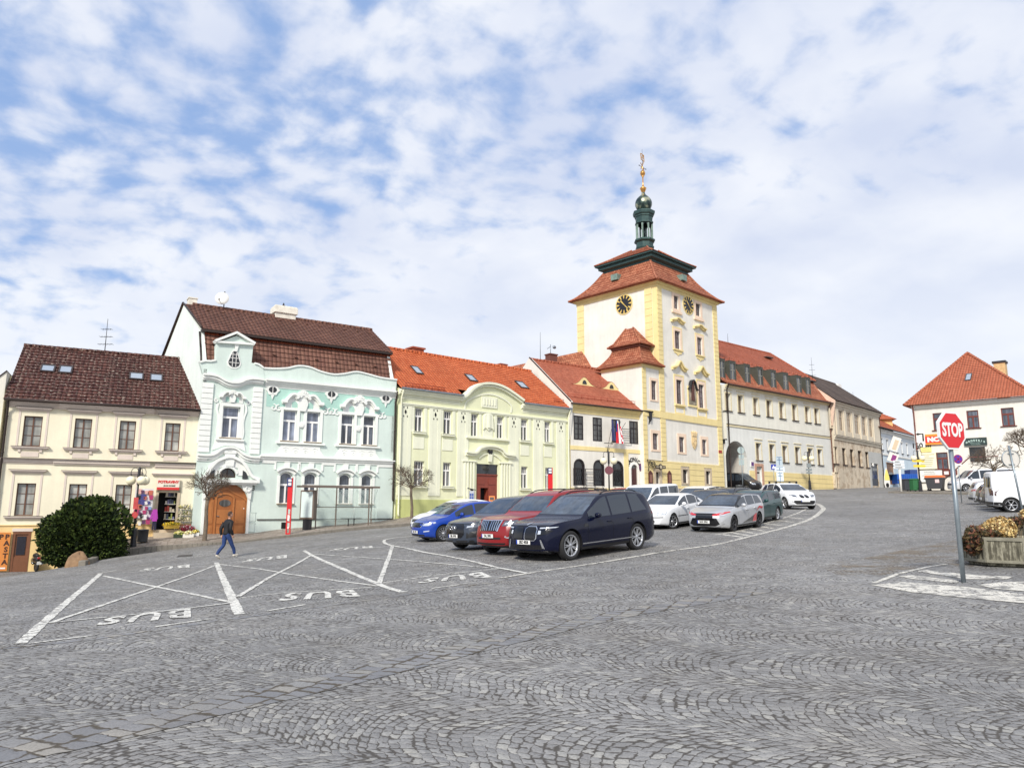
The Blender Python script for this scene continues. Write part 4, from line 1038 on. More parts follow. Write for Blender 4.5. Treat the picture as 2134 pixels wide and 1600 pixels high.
 slope(mb,(s0+.1,y0,z0),(L-.02,y0,z0),(L-.02,ym,zm_),(s0+.1,ym,zm_),.33,.045);slope(mb,(s0+.1,ym,zm_),(L-.02,ym,zm_),(L-.02,1.15,zk-.35),(s0+.1,1.15,zk-.35),.33,.045)
 rf=mb.build('roof',roofm,r,dz)
 mb=MB();slope(mb,(s0+.1,1.15,zk-.35),(L-.02,1.15,zk-.35),(L-.02,1.35,zk+.1),(s0+.1,1.35,zk+.1),.3,.04);mb.build('red_tile_courses',roofr,rf,dz)
 mb=MB();ye,zee=.85,zk-.08
 slope(mb,(s0-.12,ye,zee),(L+.05,ye,zee),(L+.05,4.9,zr),(s0-.12-SK*4.6,4.9,zr),.33,.045)
 mb.quad((s0-.12-SK*4.6,4.9,zr),(L+.05,4.9,zr),(L+.05,9.6,zk-1.5),(s0-.12-SK*9.3,9.6,zk-1.5));mb.build('upper_roof',roofm,rf,dz)
 mb=MB();mb.box((s0-.12,ye-.0,zee-.16),(L+.05,1.5,zee-.02));mb.build('dark_soffit',M_copper,rf,dz)
 mb=MB();ridge(mb,(s0-.12,4.9,zr+.02),(L+.05,4.9,zr+.02));mb.build('ridge_tiles',roofm,rf,dz)
 mb=MB();gp_=[(.0,zcor-.5),(0,z0+.0),(ym-.05,zm_),(1.2,zk-.2),(4.9,zr-.1),(8.7,zk-1.0),(9.5,zcor-2),(9.5,zcor-4),(0,zcor-4)]
 prism_x(mb,gp_,s0,s0+.2);mb.v=[(x-SK*max(0,y-.3),y,z)for x,y,z in mb.v];prism_x(mb,gp_,L-.25,L-.05);split_build(mb,'gable_wall',stucco('pale_mint_gable',lin(232,240,234),.05,.06),r,dz)
 mb=MB()
 for a,b in(((y0,z0),(ym,zm_)),((ym,zm_),(1.15,zk-.3)),((ye,zee),(4.9,zr)),((4.9,zr),(9.6,zk-1.5))):mb.tube([(s0-.06-SK*max(0,a[0]-.3),a[0],a[1]+.05),(s0-.06-SK*max(0,b[0]-.3),b[0],b[1]+.05)],.06,6)
 mb.build('verge_flashing',M_copper,rf,dz)
 mb=MB()
 for i in range(13):
  s=s0+.7+i*(L-1.2)/12
  y=ye+(4.9-ye)*.80;z=zee+(zr-zee)*.80;mb.prism([(s-.1,z+.0),(s+.1,z+.0),(s,z+.16)],y-.12,y+.1)
 for i in range(6):
  s=s0+4.2+i*1.35;mb.prism([(s-.1,zm_+.1),(s+.1,zm_+.1),(s,zm_+.26)],ym-.12,ym+.1)
 split_build(mb,'vent_tile',roofm,rf,dz)
 cm=mat('whitewashed_chimney',lin(232,226,212),.85,var=.25,vs=2.5,bump=.5)
 a,zt=f.p(568,640,5.2);b=f.p(616,650,5.2)[0]
 mb=MB();mb.box((a+.1,4.7,zr-.6),(b-.1,5.7,zt-.45));mb.box((a,4.6,zt-.45),(b,5.8,zt-.0));mb.box((a+.05,4.65,zt),(b-.05,5.75,zt+.08))
 ch=mb.build('chimney',cm,rf,dz,bevel=.03)
 mb=MB();mb.tube([(a+.75,5.2,zt),(a+.75,5.2,zt+.25)],.1,10);mb.tube([(a+.75,5.2,zt+.25),(a+.75,5.2,zt+.4)],.05,8);mb.build('flue',M_dmetal,rf,dz)
 a,zt=f.p(391,623,5.6);b=f.p(408,623,5.6)[0];mb=MB();mb.box((a,5.0,zr-.8),(b,5.7,zt-.08));mb.box((a-.04,4.96,zt-.08),(b+.04,5.74,zt));mb.build('chimney',cm,rf,dz)
 sx,sz=f.p(464,626,4.9);d=empty('satellite_dish',f.w(sx,4.9,zr),math.atan2(f.u.y,f.u.x),'white satellite dish on a short mast on the brown ridge','dish')
 mb=MB();mb.tube([(.12,.1,-.3),(.12,.1,sz-zr+.65)],.035,8);mb.build('mast',M_dmetal,d)
 k0=MB();k0.lathe([(.001,.0),(.2,.02),(.36,.07),(.44,.12),(.44,.135),(.001,.02)],n=24)
 k0.xf(Matrix.Translation((-.05,-.1,sz-zr+.05))@Matrix.Rotation(R(-20),4,'Z')@Matrix.Rotation(R(80),4,'X'));k0.build('dish',M_white,d)
 mb=MB();mb.tube([(-.05,-.08,sz-zr-.3),(-.32,-.5,sz-zr-.15)],.015,5);mb.tube([(-.32,-.5,sz-zr-.15),(-.32,-.5,sz-zr-.02)],.04,8);mb.build('receiver_arm',M_dmetal,d)
 downpipe(f,r,L-.06,f.p(822,1077)[1]+1.0,zcor-.3,M_copper,r=.06)
 return r
house_mint()
# ================================================================== C: pale green house
def leveled(f,L4,extra=()):
 Ls=[f.rect(*w)for w in L4];n=len(Ls);zt=sum(o[3]for o in Ls)/n;zb=sum(o[2]for o in Ls)/n
 return[(o[0],o[1],zb,zt,*extra)for o in Ls]
def gable_roof(r,f,s0,s1,ze,zr,yr,m,rh=.33,ov=.4,back=None,name='roof',lift=.04,ridge_m=None,eave_drop=0,hole=None):
 mb=MB()
 if hole:
  a,b,y=hole;z=ze+(zr-ze)*(y+ov)/(yr+ov);slope(mb,(s0,-ov,ze),(a,-ov,ze),(a,y,z),(s0,y,z),rh,lift);slope(mb,(b,-ov,ze),(s1,-ov,ze),(s1,y,z),(b,y,z),rh,lift);slope(mb,(s0,y,z),(s1,y,z),(s1,yr,zr),(s0,yr,zr),rh,lift)
 else:slope(mb,(s0,-ov,ze-eave_drop),(s1,-ov,ze-eave_drop),(s1,yr,zr),(s0,yr,zr),rh,lift)
 bk=back or yr*2;mb.quad((s0,yr,zr),(s1,yr,zr),(s1,bk,ze),(s0,bk,ze));mb.quad((s0,-ov,ze-.04-eave_drop),(s1,-ov,ze-.04-eave_drop),(s1,.05,ze-.03),(s0,.05,ze-.03))if not hole else None
 o=mb.build(name,m,r,-f.zb)
 mb=MB();ridge(mb,(s0,yr,zr+.02),(s1,yr,zr+.02));mb.build('ridge_tiles',ridge_m or m,o,-f.zb)
 return o
def on_slope(f,ze,k,px,py,y0=0):
 rr=ray(px,py);o0=f.w(0,y0,ze);U3=Vector((f.u.x,f.u.y,0));N3=Vector((f.n.x,f.n.y,k));nr=U3.cross(N3)
 t=(o0-CAMP).dot(nr)/rr.dot(nr);P=CAMP+rr*t;return(P.xy-f.o).dot(f.u),(P.xy-f.o).dot(f.n)
def house_green():
 f=FC;L=f.len;dz=-f.zb
 r=f.root('pale_green_house','pale yellow green house with curved central gable and bright orange tiled roof','house')
 wm=stucco('pale_yellow_green',lin(240,242,204),.05,.05);tm=stucco('cream_pilaster',lin(244,245,221),.04,.04);pm=stucco('olive_plinth',lin(210,216,146),.06,.08)
 roofm=tiles('orange_tiles',lin(190,96,56),lin(212,118,74),.26,.34,.12)
 Z=lambda pts:[(780+x/4,680+y/4)for x,y in pts]
 U=leveled(f,[(864.5,882,850,898.8),(924.5,941.5,856,905),(982,996.5,863,909.5),(1036,1049.5,868,913.7),(1086,1100,873,918.7),(1135,1147.6,877.5,921.5)])
 G_=leveled(f,[(862.5,884,959.5,1012),(923,940,963,1012),(1086,1100,972.5,1017.5),(1136.5,1148.5,974,1020)])
 door=f.rect(992.5,1038,967,1060);door=(door[0],door[1],.8,door[3])
 s0,s1=.05,L;ze=f.z;zp=f.p(900,1041)[1];zfr=f.p(1000,858)[1]
 mb=MB();wall_front(mb,s0,s1,zp,ze,U+G_+[door]);shell(mb,s0,s1,-.2,ze,9.5)
 top=[Vector(p)for p in pl_(f,Z([(715,602),(760,575),(820,515),(895,482),(985,484),(1070,512),(1150,562),(1232,622)]))]
 tops=[tuple(p)for p in smooth_path(top,4)]
 ga,gb=tops[0][0],tops[-1][0]
 mb.prism([(ga,ze-.01)]+[(p[0],max(p[1],ze))for p in tops]+[(gb,ze-.01)],0.0,.3);mb.build('wall',wm,r,dz)
 mb=MB();wall_front(mb,s0,door[0],-.5,zp,[],y=-.04);wall_front(mb,door[1],s1,-.5,zp,[],y=-.04);mb.quad((s0,-.04,zp),(door[0],-.04,zp),(door[0],0,zp),(s0,0,zp));mb.build('plinth',pm,r,dz)
 mb=MB()
 for a in(ga,gb):
  pass
 cornice(mb,s0,ga+.1,ze,[(-.16,0,.30),(-.30,-.16,.2),(-.36,-.30,.1)]);cornice(mb,gb-.1,s1,ze,[(-.16,0,.30),(-.30,-.16,.2),(-.36,-.30,.1)])
 band(mb,[(p[0],p[1]+.02)for p in tops],.16,-.32,.4);band(mb,[(p[0],p[1]-.16)for p in tops],.14,-.18,0)
 for k in range(5):mb.box((s0+.2,-.03-.012*k,zfr+.32+.11*k),(ga,0,zfr+.40+.11*k));mb.box((gb,-.03-.012*k,zfr+.32+.11*k),(s1-.2,0,zfr+.40+.11*k))
 mb.box((s0+.2,-.11,zfr-.03),(s1-.25,0,zfr+.06));mb.box((s0+.2,-.07,zfr-.12),(s1-.25,0,zfr-.03))
 inner=[tuple(p)for p in smooth_path([Vector(p)for p in pl_(f,Z([(752,690),(770,625),(880,572),(985,568),(1085,610),(1140,665),(1138,720)]))],3)]
 band(mb,inner,.12,-.05,0)
 a,zb=f.p(*Z([(893,672)])[0]);b,zt=f.p(*Z([(1022,598)])[0])
 mb.box((a,-.06,zb),(b,0,zt));n=5
 for k in range(n):x=a+.15+k*(b-a-.42)/(n-1);mb.box((x,-.1,zb+.18),(x+.12,-.06,zt-.15))
 mb.build('gable_moulding',tm,r,dz)
 mb=MB();dd=MB()
 zs0=f.p(900,952)[1]
 for xz in(258,508,740,1161,1362,1553):
  s=f.p(*Z([(xz,730)])[0])[0];mb.box((s-.50,-.05,zp+.25),(s-.2,0,zfr-.12));mb.box((s+.2,-.05,zp+.25),(s+.5,0,zfr-.12));mb.box((s-.2,-.035,zp+.25),(s+.2,0,zfr-.12))
  z=zfr-.55
  for ddx,ddz,q in((0,0,.11),(-.14,.3,.05),(.14,.3,.05),(-.14,-.3,.05),(.14,-.3,.05),(0,.0,.11)):
   dd.prism([(s+ddx-q*.8,z+ddz),(s+ddx,z+ddz-q*1.5),(s+ddx+q*.8,z+ddz),(s+ddx,z+ddz+q*1.5)],-.055,-.03)
 for i,o in enumerate(U):
  for x in(o[0]-.28,o[1]+.06):mb.box((x,-.03,o[2]-.05),(x+.22,0,o[3]+.1))
 for i,o in enumerate(U):
  if i in(2,3):continue
  mb.box((o[0]-.1,-.035,zs0+.5),(o[1]+.1,0,o[2]-.35))
 a,b=U[2],U[3];mb.box((a[1]+.45,-.05,a[2]-.05),(b[0]-.45,0,zfr-.12))
 xm=(a[1]+b[0])/2;mb.prism([(xm+x,a[2]+1.1+z)for x,z in((-.5,-.55),(-.4,.5),(-.2,.7),(.2,.7),(.4,.5),(.5,-.55),(.3,-.4),(0,-.6),(-.3,-.4))],-.13,-.05);mb.box((xm-.12,-.2,a[2]+.7),(xm+.12,-.12,a[2]+1.75))
 a,b,c,d=door
 for k in range(4):mb.box((a-1.15+.26*k,-.10,c),(a-1.0+.26*k,0,d+.1));mb.box((b+.22+.26*k,-.10,c),(b+.37+.26*k,0,d+.1))
 mb.box((a-1.3,-.14,d+.1),(a-.05,0,d+.2));mb.box((b+.05,-.14,d+.1),(b+1.3,0,d+.2))
 split_build(mb,'pilaster',tm,r,dz,.06,bevel=.01);split_build(dd,'diamond_inlay',M_dmetal,r,dz,.3)
 am=pl_(f,Z([(755,1045),(835,1052),(870,1015),(915,1000),(960,998),(1005,1004),(1050,1025),(1085,1065),(1165,1076)]))
 am=[tuple(p)for p in smooth_path([Vector(p)for p in am],3)]
 mb=MB();band(mb,am,.14,-.30,0);band(mb,[(p[0],p[1]-.16)for p in am],.16,-.18,0)
 sm=am[len(am)//2];band(mb,arc_pts(sm[0]-1.0,sm[0]+1.0,sm[1]-.95,.4,10),.08,-.08,0);mb.prism([(sm[0]-.2,sm[1]-.6),(sm[0]+.2,sm[1]-.6),(sm[0]+.13,sm[1]-1.15),(sm[0]-.13,sm[1]-1.15)],-.14,0)
 mb.build('portal_arch',tm,r,dz)
 mb=MB();mb.prism([(sm[0]+x,sm[1]-.42+z)for x,z in((-.22,0),(-.16,.15),(-.05,.08),(.05,.08),(.16,.15),(.22,0),(.1,-.18),(0,-.1),(-.1,-.18))],-.16,-.05);mb.build('portal_emblem',M_dmetal,r,dz)
 fmw=MATS['white_frame']
 for i,o in enumerate(U+G_):
  w=winpart(r,f,o,fmw,M_glassC,.06,transom=.66,mull=1,leaf=1,mw=.09,ybars=3,sill=(None if i in(2,3)else 1),sillm=tm,sh=.14,sd=.16,sillw=.18)
 mb=MB();mb.box((U[2][0]-.5,-.18,U[2][2]-.16),(U[3][1]+.4,0,U[2][2]-.03));mb.build('shared_sill',tm,r,dz)
 dm=mat('oxblood_door',lin(132,62,48),.4,var=.12,vs=4)
 mb=MB();tz=c+(d-c)*.80;w_=b-a;oa,ob=a+w_*.24,a+w_*.60;oz=c+(d-c)*.56
 mb.box((a,.12,c),(oa,.18,tz));mb.box((ob,.12,c),(b,.18,tz));mb.box((oa,.12,oz),(ob,.18,tz));mb.box((a,.05,tz-.03),(b,.2,tz+.06))
 for x0,x1 in((a,a+w_*.5-.03),(a+w_*.5+.03,b)):mb.box((x0+.15,.09,oz+.25),(x1-.15,.12,tz-.2))
 mb.box((ob+.1,.09,c+.2),(b-.12,.12,oz-.2));
 D=mb.build('door',dm,r,dz,bevel=.01)
 mb=MB();mb.box((ob-.05,.2,c),(ob+.0,.58,oz));mb.build('open_leaf',dm,D,dz)
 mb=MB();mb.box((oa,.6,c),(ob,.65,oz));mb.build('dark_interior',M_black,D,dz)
 mb=MB();mb.box((a,.12,tz+.06),(b,.16,d));mb.build('fanlight',M_glassK,D,dz)
 zr=(f.p(*Z([(25,178)])[0],4.6)[1]+f.p(*Z([(1280,362)])[0],4.6)[1])/2;k=(zr-ze)/5.0;ZK=ze+.02+.4*k
 rf=gable_roof(r,f,s0-.1,L-.05,ze+.02,zr,4.6,roofm,hole=(ga-.05,gb+.05,.31))
 mb=MB();prism_x(mb,[(0,ze-.1),(4.6,zr-.1),(9.2,ze-.1)],s0,s0+.2);mb.build('gable_wall',wm,r,dz)
 mb=MB();mb.box((s0,-.46,ze-.01),(ga+.05,-.34,ze+.10));mb.box((gb-.05,-.46,ze-.01),(s1,-.34,ze+.10));split_build(mb,'gutter',M_zinc,r,dz)
 mb=MB();mb.add([(p[0],yy,p[1]+.05)for p in tops for yy in(.02,min(4,max(.03,(p[1]+.05-ze)/k)))],[(2*i,2*i+2,2*i+3,2*i+1)for i in range(len(tops)-1)]);mb.build('gable_flashing',M_zinc,rf,dz)
 for x0,x1,y0,y1 in((857.5,880,766,780),(971,992,783,795),(1076,1099,797.5,809.5)):
  xc,yc=(x0+x1)/2,(y0+y1)/2
  sa=on_slope(f,ZK,k,xc-7,yc)[0];sb=on_slope(f,ZK,k,xc+7,yc)[0];ya=on_slope(f,ZK,k,xc,y1)[1];yb=on_slope(f,ZK,k,xc,y0)[1]
  skylight(rf,f,sa,sb,ya,yb,ZK,k)
 mb=MB()
 for x0,x1,yy in((845,918,806.5),(1155,1172,838)):
  sa,y1=on_slope(f,ZK,k,x0,yy);sb=on_slope(f,ZK,k,x1,yy)[0];z=ZK+y1*k
  for q in(.06,.22):mb.tube([(sa,y1,z+.08+q),(sb,y1,z+.08+q)],.02,5)
  n=int((sb-sa)/.6)+1
  for i in range(n+1):x=sa+(sb-sa)*i/n;mb.tube([(x,y1,z),(x,y1,z+.34)],.02,5)
 split_build(mb,'snow_guard',mat('snow_guard_brown',lin(150,62,36),.5),rf,dz)
 bm_=mat('brick_chimney',lin(160,84,60),.8,var=.3,vs=6,bump=.6,bs=25)
 a,zt=f.p(853,723,5.0);b=f.p(880,726,5.0)[0];mb=MB();mb.box((a+.1,4.6,zr-.6),(b-.1,5.5,zt-.12));mb.box((a,4.5,zt-.12),(b,5.6,zt));mb.build('chimney',bm_,rf,dz)
 a,zt=f.p(1036,758,5.4);b=f.p(1052,759,5.4)[0];mb=MB();mb.box((a+.05,5,zr-.6),(b-.05,5.8,zt-.08));mb.box((a,4.95,zt-.08),(b,5.85,zt));mb.build('chimney',bm_,rf,dz)
 downpipe(f,r,.2,f.p(830,1076)[1],ze-.3,mat('cream_pipe',lin(236,236,208),.5),r=.06);downpipe(f,r,L-.15,f.p(1185,1036)[1],ze-.3,MATS['cream_pipe'],r=.06)
house_green()
# ================================================================== D: town hall wing with arched windows
M_ochre=stucco('ochre_band',lin(244,224,164),.06,.05);M_twhite=stucco('warm_white',lin(240,236,226),.07,.08)
M_red1=tiles('clay_tiles',lin(166,90,66),lin(184,108,82),.20,.20,.18,rowdark=.75)
M_red2=tiles('weathered_clay_tiles',lin(156,88,64),lin(192,126,96),.24,.34,.28)
M_peach=stucco('peach_surround',lin(246,220,196),.05,.05)
M_fblack=mat('black_sash',lin(40,34,36),.45)
def rusticated(mb,s0,s1,z0,z1,h=.42,y=-.05,gap=.03):
 n=max(1,round((z1-z0)/h));hh=(z1-z0)/n
 for i in range(n):mb.box((s0,y,z0+i*hh+gap/2),(s1,0,z0+(i+1)*hh-gap/2))
def town_hall():
 f=FD;L=f.len;dz=-f.zb
 r=f.root('town_hall','white and ochre town hall wing with arched ground floor windows and two eyebrow dormers','town hall')
 U=leveled(f,[(1195.4,1215,864.8,914.7),(1235.2,1254.2,869.6,919),(1275,1292,874.3,922),(1311.6,1329.4,878.5,926)])
 G_=leveled(f,[(1197.2,1216.2,957,1010),(1238,1257,960,1012.7),(1278,1297,963,1014.5)]);G_=[(*o,(o[1]-o[0])/2*.999)for o in G_]
 door=f.rect(1315.4,1329,967.6,1026);door=(*door,(door[1]-door[0])/2*.999)
 s0,s1=.05,L-.05;ze=f.z;zb1=f.p(1265,933)[1];zb2=f.p(1265,941)[1]
 mb=MB();wall_front(mb,s0,s1,.8,ze,U+G_+[door]);shell(mb,s0,s1,.5,ze,10);mb.build('wall',M_twhite,r,dz)
 mb=MB()
 qa,qb=f.p(1195,900)[0]-.15,f.p(1333,900)[0]-.0
 mb.box((s0,-.05,zb2),(s1,0,zb1));mb.box((s0,-.05,f.p(1265,867)[1]),(s1,0,ze-.3));rusticated(mb,s0,qa-.25,zb1,f.p(1265,867)[1]);rusticated(mb,qb+.15,s1,zb1,f.p(1265,867)[1])
 zp=f.p(1250,1017)[1]
 mb.box((s0,-.05,zp),(qa-.25,0,zb2));a,b=f.p(1300.5,970)[0],f.p(1311,970)[0];mb.box((a,-.05,zp),(b-.1,0,zb2));a2=f.p(1335,970)[0];mb.box((a2,-.05,.5),(s1,0,zb2))
 mb.box((s0,-.06,.5),(door[0]-.25,0,zp));mb.build('ochre_banding',M_ochre,r,dz)
 mb=MB();cornice(mb,s0,s1,ze,[(-.12,0,.34),(-.26,-.12,.22),(-.36,-.26,.12)]);mb.build('eaves_cornice',M_ochre,r,dz)
 for i,o in enumerate(U):
  w=winpart(r,f,o,M_fblack,M_glassD,.09,transom=.68,mull=1,mw=.07,bars=(.24,.46),y=-.02)
  if i==2:
   mb=MB();a,b,c,d=o;zt=c+(d-c)*.62;x0,x1=b+.02,b+1.15
   for x in(x0,x1-.05):mb.box((x,-.16,c),(x+.05,-.12,zt))
   for z in(c,c+(zt-c)*.33,c+(zt-c)*.66,zt-.04):mb.box((x0,-.16,z),(x1,-.12,z+.04))
   mb.build('open_sash',M_fblack,w,dz)
 for i,o in enumerate(G_):
  w=winpart(r,f,o,M_fblack,M_glassK,.09,transom=.66,mull=0,bars=(.22,.42),y=.02)
  a,b,c,d=o[:4];zt=c+(d-c)*.66
  mb=MB()
  for k in range(5):
   x=a+(b-a)*(k+.5)/5;band(mb,[(x+.07*math.sin(q*PI/3),c+.1+(zt-c-.1)*q/12)for q in range(13)],.025,-.03,-.01)
  mb.build('window_grille',M_dmetal,w,dz)
  if i==0:
   mb=MB()
   for x0,x1 in((b+.02,b+.95),(a-.28,a-.02)):
    for x in(x0,x1-.05):mb.box((x,-.22,c),(x+.05,-.17,zt))
    for z in(c,c+(zt-c)*.33,c+(zt-c)*.66,zt-.04):mb.box((x0,-.22,z),(x1,-.17,z+.04))
   mb.build('open_sash',M_fblack,w,dz)
  mb=MB();ar=arc_pts(a-.04,b+.04,d-(b-a)/2,(b-a)/2+.04,12);band(mb,ar,.09,-.05,.02)
  for x in(a-.04,b+.04):mb.box((x-.045,-.05,c),(x+.045,.02,d-(b-a)/2))
  mb.build('black_surround',M_fblack,w,dz)
  t=empty('flower_box',f.w((a+b)/2,-.22,c-.5),math.atan2(f.u.y,f.u.x),'dark window box under the %s arched window of the town hall'%('first (leftmost)','middle','third')[i],'flower box','window boxes of the town hall')
  mb=MB();mb.box((-.62,-.16,0),(.62,.14,.26));
  for k in range(9):mb.box((-.60+k*.14,-.18,0),(-.54+k*.14,-.16,.26))
  mb.build('trough',mat('dark_trough',lin(66,62,66),.7),t)
  mb=MB()
  random.seed(i)
  for k in range(120):
   x,y,z=random.uniform(-.6,.6),random.uniform(-.15,.12),random.uniform(.22,.36);q=.06
   mb.add([(x+random.uniform(-q,q),y+random.uniform(-q,q),z+random.uniform(-q,q))for _ in range(3)],[(0,1,2)])
  mb.build('dry_plants',mat('dry_plants',lin(96,88,84),.8,var=.4,vs=8),t)
  mb=MB();
  for x in(-.4,.4):mb.tube([(x,.15,.3),(x,.18,.5)],.015,4)
  mb.build('hook',M_dmetal,t)
 a,b,c,d,rr=door;mb=MB();mb.box((a,.12,c-.5),(b,.18,d-rr));
 for z0,z1 in((c+.1,c+.9),(c+1.05,c+2.1)):
  for x0,x1 in((a+.08,(a+b)/2-.05),((a+b)/2+.05,b-.08)):mb.box((x0,.09,z0),(x1,.12,z1))
 D=mb.build('door',mat('dark_door',lin(74,42,44),.45),r,dz)
 mb=MB();mb.add([(p[0],.12,p[1])for p in arc_pts(a,b,d-rr,rr,12)],[tuple(range(13))]);mb.build('fanlight',M_glassD,D,dz)
 mb=MB();band(mb,arc_pts(a-.07,b+.07,d-rr,rr+.07,14),.16,-.04,0);mb.box((a-.15,-.04,c-.4),(a,0,d-rr));mb.box((b,-.04,c-.4),(b+.15,0,d-rr));mb.build('door_surround',M_white,r,dz)
 mb=MB();xc,zc=(a+b)/2,d-rr;Rr=rr+.42
 for i,ch in enumerate('RADNICE'):
  t=R(152-i*(124/6));c_=(xc+Rr*math.cos(t),-.02,zc+Rr*math.sin(t));X=(math.sin(t),0,-math.cos(t));U_=(math.cos(t),0,math.sin(t))
  put_text(mb,ch,c_,.48,X,U_,bold=.02)
 tag(mb.build('lettering',M_dmetal,r,dz))
 zr=(f.p(1096,740.7,5.2)[1]+f.p(1261,778,5.2)[1])/2;yr=5.2
 rs0=-.12;k=(zr-ze)/(yr+.4)
 rf=gable_roof(r,f,rs0,L+.35,ze+.0,zr,yr,M_red1,rh=.4,lift=.012,back=11)
 mb=MB();prism_x(mb,[(-.35,ze-.1),(-.35,ze+.12),(yr,zr+.12),(11,ze),(11,ze-3),(0,ze-3)],rs0-.02,rs0+.24);mb.build('gable_wall',M_twhite,r,dz)
 mb=MB();mb.tube([(rs0,-.38,ze+.15),(rs0,yr,zr+.15)],.06,6);mb.build('verge_flashing',M_copper,rf,dz)
 for px,py in((1215,815),(1271.4,824)):
  s,y=on_slope(f,ze-.4*k,k,px,py);z=ze+(y+.4)*k
  mb=MB();n=16;vs=[];W_=1.55;H_=.72
  for i in range(n+1):
   u=-1+2*i/n;h=H_*math.exp(-(u/.42)**2)
   x=s+u*W_;zz=z-.2*k+h+.02;yb=(zz-ze)/k-.4
   vs+=[(x,y-.22,zz),(x,yb+.3+h*.6,zz+(.3+h*.6)*k*.55+.02)]
  mb.add(vs,[(2*i,2*i+2,2*i+3,2*i+1)for i in range(n)],smooth=True);e=mb.build('eyebrow_dormer',M_red1,rf,dz)
  mb=MB();mb.add([(v[0],y-.2,v[2]-.02)for v in vs[::2]]+[(s+W_,y-.2,z-.25*k-.1),(s-W_,y-.2,z-.25*k-.1)],[tuple(range(n+3))]);mb.build('dormer_face',M_ochre,e,dz)
  mb=MB();mb.add([(s+.25*math.cos(t),y-.23,z-.05+.36*math.sin(t))for t in[PI*i/10 for i in range(11)]],[tuple(range(11))]);mb.build('dormer_window',M_glassK,e,dz)
 mb=MB();y1=.35;z=ze+(y1+.4)*k
 for q in(.1,.3):mb.tube([(.2,y1,z+q),(L-.0,y1,z+q)],.022,5)
 for i in range(13):x=.2+(L-.2)*i/12;mb.tube([(x,y1,z-.05),(x,y1,z+.34)],.022,5)
 mb.build('snow_guard',MATS['snow_guard_brown'],rf,dz)
 a,zt=f.p(1142,737,yr+.3);b=f.p(1157,738,yr+.3)[0];mb=MB();mb.box((a,yr,zr-.6),(b,yr+.7,zt));mb.box((a-.06,yr-.06,zt-.1),(b+.06,yr+.76,zt));ch=mb.build('chimney',mat('dark_brick',lin(110,66,56),.8,var=.3,vs=6),rf,dz)
 mb=MB();mb.tube([(a+.3,yr+.3,zt-.1),(a+.3,yr+.3,zt+.9)],.03,6);mb.tube([(a-.1,yr+.3,zt+.45),(a+.3,yr+.3,zt+.7)],.03,6);mb.sphere((a+.75,yr+.3,zt+.7),.22,8,sc=(1,.5,.7));mb.build('cowl',M_zinc,rf,dz)
 mb=MB();mb.tube([(rs0,-.46,ze+.0),(L+.3,-.46,ze+.0)],.07,8);mb.build('gutter',M_copper,r,dz)
 mb=MB();s=f.p(1349,900)[0];sb=s;z1=f.p(1350,862)[1]
 mb.prism([(s-.18,z1+.1),(s+.18,z1+.2),(s+.12,z1-.55),(s-.02,z1-.75),(s-.14,z1-.5)],-.5,-.2)
 mb.tube([(s,-.35,z1-.6),(s-.3,-.15,z1-1.5),(s-.35,-.12,z1-2.1),(s-.3,-.12,f.p(1350,1018)[1])],.08,8);mb.build('downpipe',M_dmetal,r,dz)
 q=f.root('rear_range','red tiled rear roof rising behind the town hall beside the tower','building')
 mb=MB();yA=9.0;a,za=f.p(1090,752,yA);b,zb_=f.p(1218,724,yA)
 slope(mb,(a-2.5,6.5,za-2.2),(b+1.5,6.5,za-2.0),(b+1.5,yA,zb_+.1),(a-2.5,yA,za-1.0),.34,.03)
 mb.quad((a-2.5,yA,za-1.0),(b+1.5,yA,zb_+.1),(b+1.5,13,za-3),(a-2.5,13,za-3));mb.build('roof',M_red2,q,dz)
 mb=MB();mb.box((a-2.3,6.7,1),(b+1.3,12.5,za-2.2));mb.build('wall',M_twhite,q,dz)
 antenna(f,f.p(1126,745,7)[0],7,f.p(1126,745,7)[1]-.5,f.p(1125,692,7)[1],0,'thin bare mast behind the town hall roof')
town_hall()
